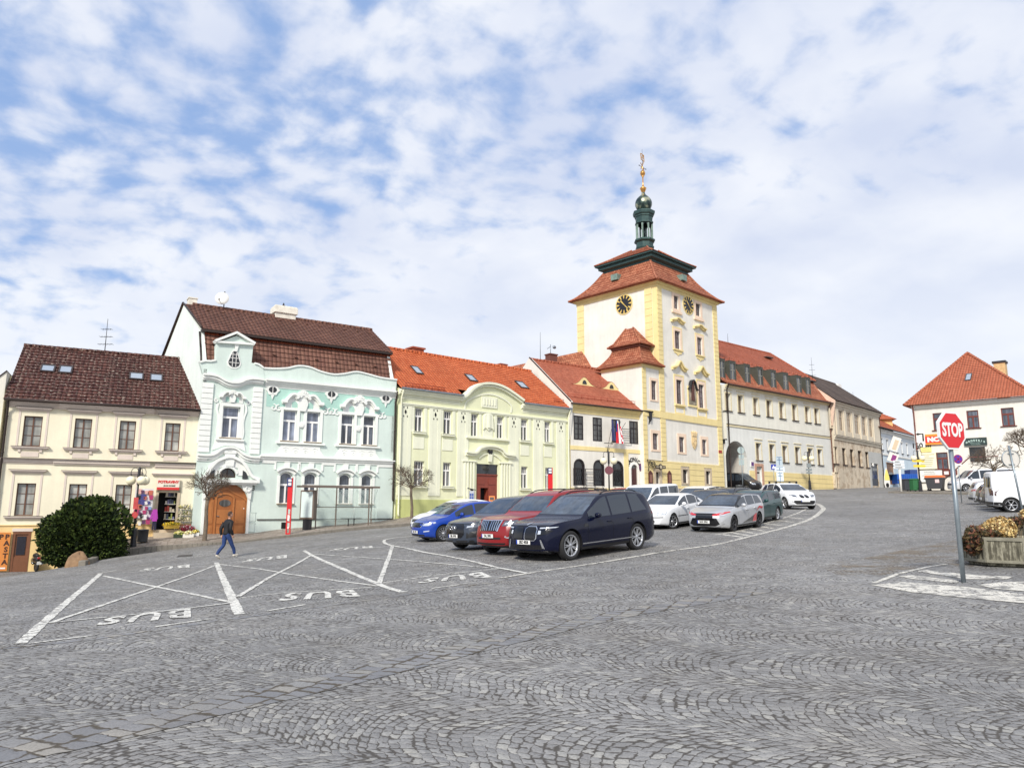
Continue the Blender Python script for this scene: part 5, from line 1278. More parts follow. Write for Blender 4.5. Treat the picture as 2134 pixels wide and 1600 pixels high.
# ================================================================== E: tower
def clock(root,f,s,z,rad,dz,y=-.02,side=False):
 """round dial; side=True puts it on the tower's left face (x constant)"""
 P=(lambda x,zz,yy:(x+s,yy,zz+z))if not side else(lambda x,zz,yy:(yy,s-x,zz+z))
 def disc(mb,r0,r1,y0,y1,n=48):
  vs=[]
  for i in range(n):
   t=2*PI*i/n
   for rr,yy in((r0,y0),(r1,y1)):vs.append(P(rr*math.cos(t),rr*math.sin(t),yy))
  mb.add(vs,[(2*i,(2*i+2)%(2*n),(2*i+3)%(2*n),2*i+1)for i in range(n)])
 gold=mat('gilding',lin(236,202,112),.35,.35)
 mb=MB();n=48
 mb.add([P(rad*1.10*math.cos(2*PI*i/n),rad*1.10*math.sin(2*PI*i/n),-.05)for i in range(n)],[tuple(range(n))]);disc(mb,rad*1.10,rad*1.10,-.05,.0)
 c=mb.build('clock',M_ochre,root,dz)
 mb=MB();mb.add([P(rad*math.cos(2*PI*i/n),rad*math.sin(2*PI*i/n),-.06)for i in range(n)],[tuple(range(n))]);mb.build('dial',mat('dial_black',lin(30,30,38),.5),c,dz)
 mb=MB();disc(mb,rad*.97,rad*1.0,-.07,-.07)
 for h in range(12):
  t=PI/2-2*PI*h/12
  for r0,r1,w0,w1 in((.60,.95,.035,.10),):
   cs,sn=math.cos(t),math.sin(t)
   q=[(r0*cs-w0*sn,r0*sn+w0*cs),(r0*cs+w0*sn,r0*sn-w0*cs),(r1*cs+w1*sn,r1*sn-w1*cs),(r1*cs-w1*sn,r1*sn+w1*cs)]
   mb.add([P(rad*x,rad*zz,-.07)for x,zz in q],[(0,1,2,3)])
 mb.build('hour_marks',gold,c,dz)
 for ln,w,ang in((.82,.05,-47),(.66,.075,132)):
  mb=MB();t=R(ang);cs,sn=math.cos(t),math.sin(t)
  q=[(-.12*cs-w*.6*sn,-.12*sn+w*.6*cs),(-.12*cs+w*.6*sn,-.12*sn-w*.6*cs),(ln*.8*cs+w*sn,ln*.8*sn-w*cs),(ln*cs,ln*sn),(ln*.8*cs-w*sn,ln*.8*sn+w*cs)]
  mb.add([P(rad*x,rad*zz,-.09)for x,zz in q],[tuple(range(5))]);mb.build('clock_hand',gold,c,dz)
def ring_roof(mb,rings,rh=.34,lift=.03):
 """rings = (x0,x1,y0,y1,z); tiled on four sides with stepped courses"""
 out=[rings[0]]
 for a,b in zip(rings,rings[1:]):
  d=math.hypot(b[0]-a[0],b[4]-a[4]);n=max(1,round(d/rh))
  for i in range(1,n+1):out.append(tuple(a[j]+(b[j]-a[j])*i/n for j in range(5)))
 for a,b in zip(out,out[1:]):
  l=lift
  A=[(a[0]-l,a[2]-l,a[4]+l*.5),(a[1]+l,a[2]-l,a[4]+l*.5),(a[1]+l,a[3]+l,a[4]+l*.5),(a[0]-l,a[3]+l,a[4]+l*.5)]
  B=[(b[0],b[2],b[4]),(b[1],b[2],b[4]),(b[1],b[3],b[4]),(b[0],b[3],b[4])]
  A0=[(a[0],a[2],a[4]),(a[1],a[2],a[4]),(a[1],a[3],a[4]),(a[0],a[3],a[4])]
  mb.add(A+B+A0,[(i,(i+1)%4,4+(i+1)%4,4+i)for i in range(4)]+[(8+i,8+(i+1)%4,(i+1)%4,i)for i in range(4)])
def hips(mb,rings,r=.11):
 for i,(ix,iy)in enumerate(((0,2),(1,2),(1,3),(0,3))):
  mb.tube([(q[ix],q[iy],q[4]+.03)for q in rings],r,6)
def smooth_rings(rings,k=4):
 out=[]
 Q=[tuple(2*rings[0][j]-rings[1][j]for j in range(5))]+rings+[tuple(2*rings[-1][j]-rings[-2][j]for j in range(5))]
 for i in range(1,len(Q)-2):
  for t in range(k):
   t/=k;out.append(tuple(.5*(2*Q[i][j]+(Q[i+1][j]-Q[i-1][j])*t+(2*Q[i-1][j]-5*Q[i][j]+4*Q[i+1][j]-Q[i+2][j])*t*t+(3*Q[i][j]-Q[i-1][j]-3*Q[i+1][j]+Q[i+2][j])*t**3)for j in range(5)))
 return out+[rings[-1]]
def tower():
 f=FE;dz=-f.zb
 W=f.len;ze=f.z
 rr=ray(1216,633);o=f.o;t=None
 tt=(ze-EYE)/rr.z;P=CAMP+rr*tt;D=min(10.5,max(8.5,(P.xy-o).dot(f.n)))
 r=f.root('clock_tower','tall white and ochre clock tower with lantern spire, onion dome and gilded ball','tower')
 cx,cy=W/2,D/2
 U1=leveled(f,[(1404,1413.3,617,644.7),(1449.6,1459.3,633,658)]);U2=leveled(f,[(1406,1417.3,690.6,728),(1452.7,1463,703,738.7)])
 U3=leveled(f,[(1409.4,1421,791.8,841.7),(1456,1467,801.7,850)]);U4=leveled(f,[(1415,1426,910,941.5),(1463,1472.4,916.5,947)]);U5=leveled(f,[(1421.7,1432.5,978,1006),(1470,1479.5,982,1008.5)])
 allw=U1+U2+U3+U4+U5
 zm=f.p(1440,873.5)[1];zbb=f.p(1430,966)[1]
 mb=MB();wall_front(mb,0,W,zbb,ze,U1+U2+U3+U4);wall_front(mb,0,W,2.0,zbb,U5);shell(mb,0,W,2.0,ze,D,top=False);mb.build('wall',M_twhite,r,dz)
 mb=MB();za=zm+.32
 rusticated(mb,.0,.72,za,ze-.5,.44,-.07);rusticated(mb,W-.78,W,za,ze-.5,.44,-.07);rusticated(mb,.0,.72,zbb+.1,zm-.35,.44,-.07);rusticated(mb,W-.78,W,zbb+.1,zm-.35,.44,-.07)
 mb.box((-.0,-.09,zm-.32),(W,0,zm+.3));mb.box((0,-.06,ze-.55),(W,0,ze-.25))
 mb.box((-.04,-.09,zbb-.06),(W+.02,0,zbb+.08))
 k0=len(mb.v)
 for a,b in((.55,1.35),(D-.95,D-.1)):
  n=17;hh=(ze-.5-10.5)/n
  for i in range(n):mb.box((-.07,a,10.5+i*hh+.015),(0,b,10.5+(i+1)*hh-.015))
 mb.box((-.06,0,ze-.55),(0,D,ze-.25));mb.box((-.025,.0,9),(0,.5,ze-.5));mb.box((0,-.09,9),(.26,-.0,ze-.5))if False else None
 mb.build('ochre_banding',M_ochre,r,dz)
 mb=MB();rusticated(mb,.0,W,2.6,zbb-.06,.52,-.08,.03)
 mb=MB();spans=[(0,U5[0][0]-.3),(U5[0][1]+.3,U5[1][0]-.3),(U5[1][1]+.3,W)]
 for a,b in spans:rusticated(mb,a,b,2.6,zbb-.06,.52,-.08,.03)
 for o_ in U5:mb.box((o_[0]-.3,-.08,o_[3]+.3),(o_[1]+.3,0,zbb-.06));mb.box((o_[0]-.3,-.08,2.6),(o_[1]+.3,0,o_[2]-.3))
 mb.build('rusticated_base',M_ochre,r,dz)
 mb=MB();mb.box((-.0,-.16,1.6),(W+.03,0,3.35));mb.build('stone_footing',mat('grey_footing',lin(170,160,148),.85,var=.2),r,dz)
 mb=MB();cor=[(-.12,.0,.34),(-.28,-.12,.2)]
 for a,b,p in cor:mb.box((-p,-p,ze+a),(W+p,0,ze+b));mb.box((-p,0,ze+a),(0,D+p,ze+b));mb.box((W,0,ze+a),(W+p,D+p,ze+b));mb.box((0,D,ze+a),(W,D+p,ze+b))
 mb.build('eaves_cornice',M_ochre,r,dz)
 sm=MB();om=MB()
 def frame(o_,g,m_,y=-.05,top=.0):
  a,b,c,d=o_[:4];m_.box((a-g,y,c-g*.6),(a,0,d+g+top));m_.box((b,y,c-g*.6),(b+g,0,d+g+top));m_.box((a,y,d),(b,0,d+g+top));m_.box((a,y,c-g*.6),(b,0,c))
 for o_ in U1:
  frame(o_,.30,sm);a,b,c,d=o_;sm.box((a-.42,-.16,c-.45),(b+.42,0,c-.22));om.prism([((a+b)/2-.3,d+.3),((a+b)/2+.3,d+.3),((a+b)/2+.2,ze-.5),((a+b)/2-.2,ze-.5)],-.06,0)
 for o_ in U2:
  a,b,c,d=o_;frame(o_,.24,sm);frame((a-.22,b+.22,c,d+.25),.12,om,-.035)
  P_=[tuple(p)for p in smooth_path([Vector(((a+b)/2+x,d+.95+z))for x,z in((-1.05,.0),(-.8,.02),(-.45,.10),(-.2,.26),(.2,.26),(.45,.10),(.8,.02),(1.05,.0))],3)]
  band(om,P_,.12,-.32,0);band(om,[(p[0],p[1]-.14)for p in P_],.14,-.18,0)
  om.prism([((a+b)/2+x,c-.05+z)for x,z in((-.75,0),(-.6,-.35),(-.2,-.45),(0,-.6),(.2,-.45),(.6,-.35),(.75,0))],-.06,0);om.box((a-.35,-.14,c-.16),(b+.35,0,c-.05))
 for o_ in U3:
  a,b,c,d=o_;frame(o_,.26,sm);frame((a-.24,b+.24,c,d+.35),.14,om,-.035)
  P_=[tuple(p)for p in smooth_path([Vector(((a+b)/2+x,d+1.15+z))for x,z in((-1.15,-.06),(-.85,.0),(-.5,.14),(-.15,.52),(.0,.6),(.15,.52),(.5,.14),(.85,0),(1.15,-.06))],3)]
  band(om,P_,.14,-.36,0);band(om,[(p[0],p[1]-.16)for p in P_],.16,-.20,0);om.box((a-.4,-.18,c-.2),(b+.4,0,c-.05))
  om.box((a-.35,-.04,zm+.3),(b+.35,0,zm+.45));om.box((a-.35,-.04,c-.4),(b+.35,0,c-.2));om.box((a-.35,-.04,zm+.45),(a-.2,0,c-.4));om.box((b+.2,-.04,zm+.45),(b+.35,0,c-.4))
 for o_ in U4:frame(o_,.30,sm)
 split_build(sm,'window_surround',M_peach,r,dz,.04);split_build(om,'window_moulding',M_ochre,r,dz,.04)
 wf=mat('tower_sash',lin(74,52,54),.5)
 for o_ in allw:winpart(r,f,o_,wf,M_glassE if o_ not in U5 else M_glassK,.05,mull=1,bars=(.33,.66)if o_ not in U3 else(.2,.45,.72),mw=.06)
 sm=MB()
 for o_ in U5:frame(o_,.22,sm,-.10)
 split_build(sm,'stone_surround',M_stone,r,dz)
 a,b,c,d=f.rect(1434,1449.3,797,842.5);mb=MB()
 mb.prism([(a,c),(b,c),(b,d-.5),((a+b)/2+.35,d-.1),((a+b)/2,d+.05),((a+b)/2-.35,d-.1),(a,d-.5)],-.10,0)
 nm,nt_,bb=newmat('painted_niche')
 co=NN(nt_,'ShaderNodeTexCoord').outputs['Object'];nz=NN(nt_,'ShaderNodeTexNoise',{'Vector':co,'Scale':2.2,'Detail':6,'Roughness':.7}).outputs[0]
 nt_.links.new(RAMP(nt_,nz,[(.3,lin(90,84,76)),(.5,lin(150,140,122)),(.62,lin(176,164,146)),(.75,lin(110,92,84))]),bb.inputs['Base Color']);bb.inputs['Roughness'].default_value=.8
 N_=mb.build('niche_painting',nm,r,dz)
 mb=MB();xm=(a+b)/2;mb.prism([(xm-.28,c+.35),(xm+.28,c+.35),(xm+.22,c+1.2),(xm+.26,c+1.6),(xm+.12,c+1.95),(xm-.12,c+1.95),(xm-.26,c+1.6),(xm-.22,c+1.2)],-.16,-.10);mb.lathe([(.001,.16),(.12,.12),(.15,0),(.10,-.14),(.001,-.18)],(xm,-.15,c+2.15),10);mb.build('painted_figure',mat('figure_brown',lin(96,62,54),.8,var=.3,vs=6),N_,dz)
 mb=MB();band(mb,[tuple(p)for p in smooth_path([Vector((xm+x,d+z))for x,z in((-.75,-.72),(-.55,-.55),(-.35,.0),(0,.2),(.35,.0),(.55,-.55),(.78,-.72))],3)],.1,-.3,0);mb.build('niche_hood',M_dmetal,N_,dz)
 mb=MB();mb.box((a-.12,-.06,c-.1),(a,0,d-.4));mb.box((b,-.06,c-.1),(b+.12,0,d-.4));mb.box((a-.15,-.12,c-.25),(b+.15,0,c-.1));mb.build('niche_frame',M_ochre,N_,dz)
 s,z=f.p(1446,918);cm=mat('carved_sandstone',lin(222,196,150),.8,var=.2,vs=5)
 mb=MB();mb.prism([(s+x,z+h)for x,h in((-.42,.35),(-.42,-.25),(-.25,-.6),(0,-.85),(.25,-.6),(.42,-.25),(.42,.35))],-.10,0);mb.prism([(s+x,z+h)for x,h in((-.3,.25),(-.3,-.2),(0,-.62),(.3,-.2),(.3,.25))],-.16,-.10)
 mb.prism([(s+x,z+h)for x,h in((-.36,.40),(-.46,.86),(-.28,.66),(-.16,.92),(0,.68),(.16,.92),(.28,.66),(.46,.86),(.36,.40))],-.14,0);mb.box((s-.05,-.2,z-.45),(s+.05,-.16,z+.2));mb.box((s-.2,-.2,z-.02),(s+.2,-.16,z+.08));mb.build('coat_of_arms',cm,r,dz,bevel=.015)
 s,z=f.p(1433.8,636);rad=f.p(1433.8,617)[1]-z;clock(r,f,s,z,rad*.94,dz)
 def side(px,py,x=0):
  rr=ray(px,py);u2=Vector((f.u.x,f.u.y));t=(x-(CAMP.xy-f.o).dot(u2))/rr.xy.dot(u2);P=CAMP+rr*t;return(P.xy-f.o).dot(f.n),P.z
 y_,z_=side(1301,634.5);rad=side(1301,613.5)[1]-z_;clock(r,f,y_,z_,rad*.93,dz,side=True)
 ov=.62;zk=None
 k1=at(1357,541.5,67.0)
 def corner(px,py,inset):
  P2=f.w(inset,inset,0);rr=ray(px,py);t=(P2.xy-CAMP.xy).length/rr.xy.length;return CAMP.z+rr.z*t
 z1=corner(1366.6,580.4,-ov);z2=corner(1357,543,2.05);z3=corner(1354,529.5,1.6);z4=corner(1350,523,3.6)
 rings=smooth_rings([(-ov,W+ov,-ov,D+ov,z1),(-.0,W,-.0,D,z1+.42),(1.05,W-1.05,1.05,D-1.05,z1+(z2-z1)*.52),(2.0,W-2.0,2.0,D-2.0,z2)],4)
 mb=MB();ring_roof(mb,rings,.34,.035);mb.quad((-ov,-ov,z1-.03),(W+ov,-ov,z1-.03),(W+ov,D+ov,z1-.03),(-ov,D+ov,z1-.03));rf=mb.build('roof',M_red2,r,dz)
 mb=MB();hips(mb,rings);split_build(mb,'hip_tiles',M_red2,rf,dz)
 cg=mat('green_copper',lin(58,82,80),.5,.35,var=.3,vs=4);cg2=mat('pale_verdigris',lin(126,148,138),.6,.2,var=.4,vs=3);cg3=mat('black_copper',lin(44,56,58),.45,.5,var=.35,vs=2.5)
 mb=MB()
 for a,b,i in((z2-.02,z2+.14,1.95),(z2+.30,z2+.62,1.6),(z2+.62,z2+.78,1.35)):mb.box((i,i,a),(W-i,D-i,b))
 mb.add([(1.95,1.95,z2+.14),(W-1.95,1.95,z2+.14),(W-1.95,D-1.95,z2+.14),(1.95,D-1.95,z2+.14),(1.6,1.6,z2+.3),(W-1.6,1.6,z2+.3),(W-1.6,D-1.6,z2+.3),(1.6,D-1.6,z2+.3)],[(i,(i+1)%4,4+(i+1)%4,4+i)for i in range(4)])
 mb.build('copper_cornice',cg,rf,dz)
 zt=z2+.78;hz=1.75;zl=zt+hz
 mb=MB();rg=smooth_rings([(1.3,W-1.3,1.3,D-1.3,zt),(2.4,W-2.4,2.4,D-2.4,zt+hz*.36),(cx-.95,cx+.95,cy-.95,cy+.95,zl)],3);ring_roof(mb,rg,.34,.03);mb.build('upper_roof',M_red2,rf,dz);mb=MB();hips(mb,rg,.09);split_build(mb,'hip_tiles',M_red2,rf,dz)
 for kind in(0,1):
  mb=MB();yy=1.0;zz=z1+(z2-z1)*.50+.1
  if kind:q=(cx+.35,1.0,zz)
  if kind:mb.box((q[0],.72,zz-.05),(q[0]+.75,1.6,zz+.55))
  else:mb.box((.72,cy+.2,zz-.05),(1.6,cy+1.0,zz+.55))
  mb.build('roof_hatch',cg2,rf,dz)
 PA=f.w(cx,cy,0)
 def axis(py,px=1348):rr=ray(px,py);t=(PA.xy-CAMP.xy).length/rr.xy.length;return CAMP.z+rr.z*t
 sc=(PA.xy-CAMP.xy).length/FPX
 y2z=lambda zy:axis(310+zy/5.517)
 zz=lambda v:y2z(v)
 hx=lambda w:w/5.517*sc/2*1.02
 n8=8
 base_z=zl-.25
 mb=MB();pr=[(hx(205),base_z),(hx(205),zz(1165)),(hx(218),zz(1150)),(hx(218),zz(1135)),(hx(200),zz(1128)),(hx(200),zz(1090)),(hx(245),zz(1072)),(hx(245),zz(1056)),(hx(205),zz(1046)),(.01,zz(1046))]
 mb.lathe(pr,(cx,cy,0),8,smooth=False);ln=mb.build('lantern_base',cg,r,dz)
 mb=MB();rr_=hx(196)
 for i in range(8):
  t=2*PI*i/8+PI/8;x,y=cx+rr_*.93*math.cos(t),cy+rr_*.93*math.sin(t)
  mb.tube([(x,y,zz(1050)),(x,y,zz(880))],[.10,.10],6,smooth=False)
 mb.build('lantern_posts',cg2,ln,dz)
 mb=MB()
 for i in range(8):
  t0,t1=2*PI*i/8+PI/8,2*PI*(i+1)/8+PI/8;A=Vector((cx+rr_*.9*math.cos(t0),cy+rr_*.9*math.sin(t0)));B=Vector((cx+rr_*.9*math.cos(t1),cy+rr_*.9*math.sin(t1)))
  zA=zz(925);top=zz(868);N_=8
  for j in range(N_):
   u0,u1=j/N_,(j+1)/N_;h=lambda u:zA+(top-.06-zA)*math.sin(PI*u)
   p,q=A.lerp(B,u0),A.lerp(B,u1);mb.quad((p.x,p.y,h(u0)),(q.x,q.y,h(u1)),(q.x,q.y,top),(p.x,p.y,top))
 mb.tube([(cx,cy,zz(1050)),(cx,cy,zz(860))],.10,8)
 mb.tube([(cx-.7,cy-.2,zz(990)),(cx+.7,cy+.2,zz(960))],.05,6)
 mb.build('lantern_arches',cg3,ln,dz)
 mb=MB();mb.lathe([(hx(190),zz(872)),(hx(215),zz(868)),(hx(215),zz(852)),(hx(195),zz(846)),(hx(205),zz(800)),(hx(222),zz(792)),(hx(222),zz(780)),(hx(250),zz(768)),(hx(262),zz(745)),(hx(262),zz(732)),(hx(120),zz(715)),(.01,zz(712))],(cx,cy,0),8,smooth=False);mb.build('lantern_top',cg,ln,dz)
 P_=[Vector((w,v))for w,v in((110,712),(150,700),(190,660),(196,628),(180,595),(130,562),(80,540),(46,518),(36,502))]
 sp_=smooth_path(P_,3);mb=MB();mb.lathe([(hx(p.x),zz(p.y))for p in sp_],(cx,cy,0),16)
 om_,nt_,bb=newmat('patchy_copper');co=NN(nt_,'ShaderNodeTexCoord').outputs['Object'];nz=NN(nt_,'ShaderNodeTexNoise',{'Vector':co,'Scale':1.4,'Detail':3}).outputs[0]
 nt_.links.new(RAMP(nt_,nz,[(.42,lin(40,54,54)),(.52,lin(74,92,84)),(.6,lin(158,160,136))]),bb.inputs['Base Color']);bb.inputs['Metallic'].default_value=.4;bb.inputs['Roughness'].default_value=.35
 mb.build('onion_dome',om_,ln,dz)
 gd=mat('gold_leaf',lin(214,160,92),.28,.85)
 mb=MB();mb.lathe([(hx(a),zz(b))for a,b in((36,504),(58,478),(74,460),(76,452),(60,446),(40,440),(22,425),(14,400),(14,330),(30,318),(24,314),(52,300),(58,284),(62,280),(58,276),(50,258),(24,248),(10,240),(10,200))],(cx,cy,0),16);mb.build('gilded_finial',gd,ln,dz)
 mb=MB();mb.tube([(cx,cy,zz(245)),(cx,cy,zz(2))],[.035,.012],6);mb.tube([(cx-.45,cy+.1,zz(200)),(cx+.45,cy-.1,zz(222))],.025,5);mb.sphere((cx-.45,cy+.1,zz(200)),.06,8);mb.sphere((cx+.45,cy-.1,zz(222)),.06,8);mb.build('spike',M_dmetal,ln,dz)
 mb=MB();s_=hx(60)
 for x0,z0,x1,z1_ in((-.3,240,.2,150),(-.35,170,.25,235),(-.25,125,.3,140),(-.28,60,-.2,130),(.25,60,.3,135),(-.3,62,.28,72),(-.1,90,.2,80),(-.2,110,.22,100)):
  band(mb,[(cx+x0,zz(z0)),(cx+(x0+x1)/2,zz((z0+z1_)/2)+.06),(cx+x1,zz(z1_))],.09,cy-.02,cy+.02)
 mb.build('weather_vane',gd,ln,dz)
 WS=f.p(1338,800)[0];wy=-.0
 zwe=(f.p(1340,757)[1]);wd=4.6
 w=f.root('stair_wing','narrow stair wing with two stage tiled roof against the left side of the tower','building')
 V1=f.rect(1357,1368,793.6,833);V2=f.rect(1360,1371.5,902.8,936.5);dr=f.rect(1365.5,1374.2,983.6,1017)
 c0=WS;c1=-.02
 mb=MB();wall_front(mb,c0,c1,1.6,zwe,[V1,V2,dr]);shell(mb,c0,c1,1.6,zwe,wd);mb.build('wall',M_twhite,w,dz)
 mb=MB();rusticated(mb,c0,c0+.55,zm+.3,zwe-.35,.44,-.06);rusticated(mb,c0,c0+.55,zbb+.1,zm-.3,.44,-.06);mb.box((c0,-.08,zm-.3),(c1,0,zm+.3));mb.box((c0-.02,-.09,zbb-.06),(c1,0,zbb+.08));mb.box((c0-.08,-.1,zwe-.3),(c1,0,zwe));mb.box((c0-.08,0,zwe-.3),(c0,wd,zwe))
 rusticated(mb,c0,dr[0]-.35,2.6,zbb-.06,.52,-.07,.03);rusticated(mb,dr[1]+.35,c1,2.6,zbb-.06,.52,-.07,.03);mb.box((dr[0]-.35,-.07,dr[3]+.35),(dr[1]+.35,0,zbb-.06));mb.build('ochre_banding',M_ochre,w,dz)
 mb=MB();frame(V1,.24,mb);frame(V2,.28,mb);split_build(mb,'window_surround',M_peach,w,dz);mb=MB();a,b,c,d=dr;mb.box((a-.3,-.1,c),(a,0,d+.3));mb.box((b,-.1,c),(b+.3,0,d+.3));mb.box((a,-.1,d),(b,0,d+.3));mb.build('stone_surround',M_stone,w,dz)
 winpart(w,f,V1,wf,M_glassE,.05,bars=(.25,.5,.75));winpart(w,f,V2,wf,M_glassE,.05,bars=(.33,.66))
 mb=MB();mb.box((a,.12,c),(b,.17,d));dd=mb.build('door',M_wood_d,w,dz);mb=MB();mb.box((a+.12,.1,d-.9),(b-.12,.12,d-.15));mb.build('pane',M_glassD,dd,dz)
 o1=.42;zq=zwe;midx0,midx1=c0+.55,c1+.0
 rg1=smooth_rings([(c0-o1,c1+.42,-o1,wd+o1,zq-.02),(c0+.0,c1+.0,.0,wd,zq+.35),(c0+.55,c1-.3,.55,wd-.6,zq+1.15),(c0+.75,c1-.45,.75,wd-.85,zq+1.75)],3)
 mb=MB();ring_roof(mb,rg1,.32,.035);mb.quad((c0-o1,-o1,zq-.05),(c1+.4,-o1,zq-.05),(c1+.4,wd+o1,zq-.05),(c0-o1,wd+o1,zq-.05));wr_=mb.build('roof',M_red2,w,dz);mb=MB();hips(mb,rg1,.09);split_build(mb,'hip_tiles',M_red2,wr_,dz)
 mb=MB();mb.box((c0+.62,.62,zq+1.75),(c1-.32,wd-.7,zq+1.98));mb.build('copper_band',mat('brown_band',lin(120,70,52),.6),wr_,dz)
 xm,ym=(c0+c1)/2,wd/2-.1
 rg2=[(c0+.35,c1-.05,.35,wd-.45,zq+1.95),(c0+.8,c1-.5,.8,wd-.9,zq+2.35),(xm-.02,xm+.02,ym-.4,ym+.4,zq+3.75)]
 mb=MB();ring_roof(mb,smooth_rings(rg2,3),.32,.03);mb.build('upper_roof',M_red2,wr_,dz);mb=MB();hips(mb,rg2,.09);mb.build('hip_tiles',M_red2,wr_,dz)
 sg=empty('tavern_sign',f.w(c0+.25,-.1,f.p(1350,965)[1]),math.atan2(f.u.y,f.u.x),'black wrought iron hanging sign with scrolls over the tower door','sign')
 mb=MB();mb.tube([(0,-.05,.3),(1.9,-.35,.22)],.03,6);band(mb,spiral((.7,-.1),.3,1.6,1,20,0),.05,-.2,-.15);band(mb,spiral((.3,.05),.24,1.3,-1,16,0),.05,-.2,-.15);band(mb,[(0,.3),(.2,-.3),(.05,-.7)],.05,-.1,-.05);mb.build('bracket',M_dmetal,sg)
 mb=MB();mb.box((.8,-.36,-.42),(2.3,-.30,-.16));mb.tube([(1.55,-.37,-.29),(1.55,-.29,-.29)],.27,16);mb.build('sign_board',mat('sign_black',lin(44,38,38),.5),sg)
 mb=MB();mb.box((.88,-.375,-.33),(1.25,-.365,-.25));mb.box((1.85,-.375,-.33),(2.2,-.365,-.25));mb.tube([(1.55,-.385,-.29),(1.55,-.375,-.29)],.17,16);mb.build('sign_lettering',mat('sign_cream',lin(190,178,150),.6),sg)
 for px,side_ in((1353.5,'left'),(1393,'right')):
  s,z=f.p(px,997);q=empty('notice_shield',f.w(s,-.12,z-.6),math.atan2(f.u.y,f.u.x),'dark brown menu shield on the wall to the %s of the tower door'%side_,'sign')
  mb=MB();mb.prism([(-.28,.15),(-.18,0),(.18,0),(.28,.15),(.28,1.05),(.12,1.2),(0,1.3),(-.12,1.2),(-.28,1.05)],-.05,.03);mb.build('shield',mat('shield_brown',lin(84,44,40),.5),q)
  mb=MB();mb.box((-.16,-.06,.25),(.16,-.05,.95));mb.build('menu_sheet',mat('menu_brown',lin(140,100,86),.6),q)
 mb=MB();s,z=f.p(1499.5,941);mb.box((s-.28,-.10,z-.14),(s+.28,-.075,z+.14));mb.build('street_plaque',mat('plaque_red',lin(170,60,50),.5),r,dz)
 s,z=FD.p(1338.6,974);q=empty('town_crest_plate',FD.w(s,-.1,z),math.atan2(FD.u.y,FD.u.x),'round purple and blue official plate beside the arched town hall door','sign')
 mb=MB();mb.tube([(0,0,0),(0,.06,0)],.44,28,smooth=False);mb.build('plate',mat('plate_purple',lin(92,40,84),.4),q);mb=MB();mb.tube([(0,-.012,0),(0,0,0)],.34,28,smooth=False);mb.build('plate_field',mat('plate_blue',lin(52,50,120),.4),q);mb=MB();mb.prism([(-.12,.2),(-.14,-.05),(0,-.25),(.14,-.05),(.12,.2)],-.024,-.012);mb.build('plate_emblem',M_white,q)
tower()
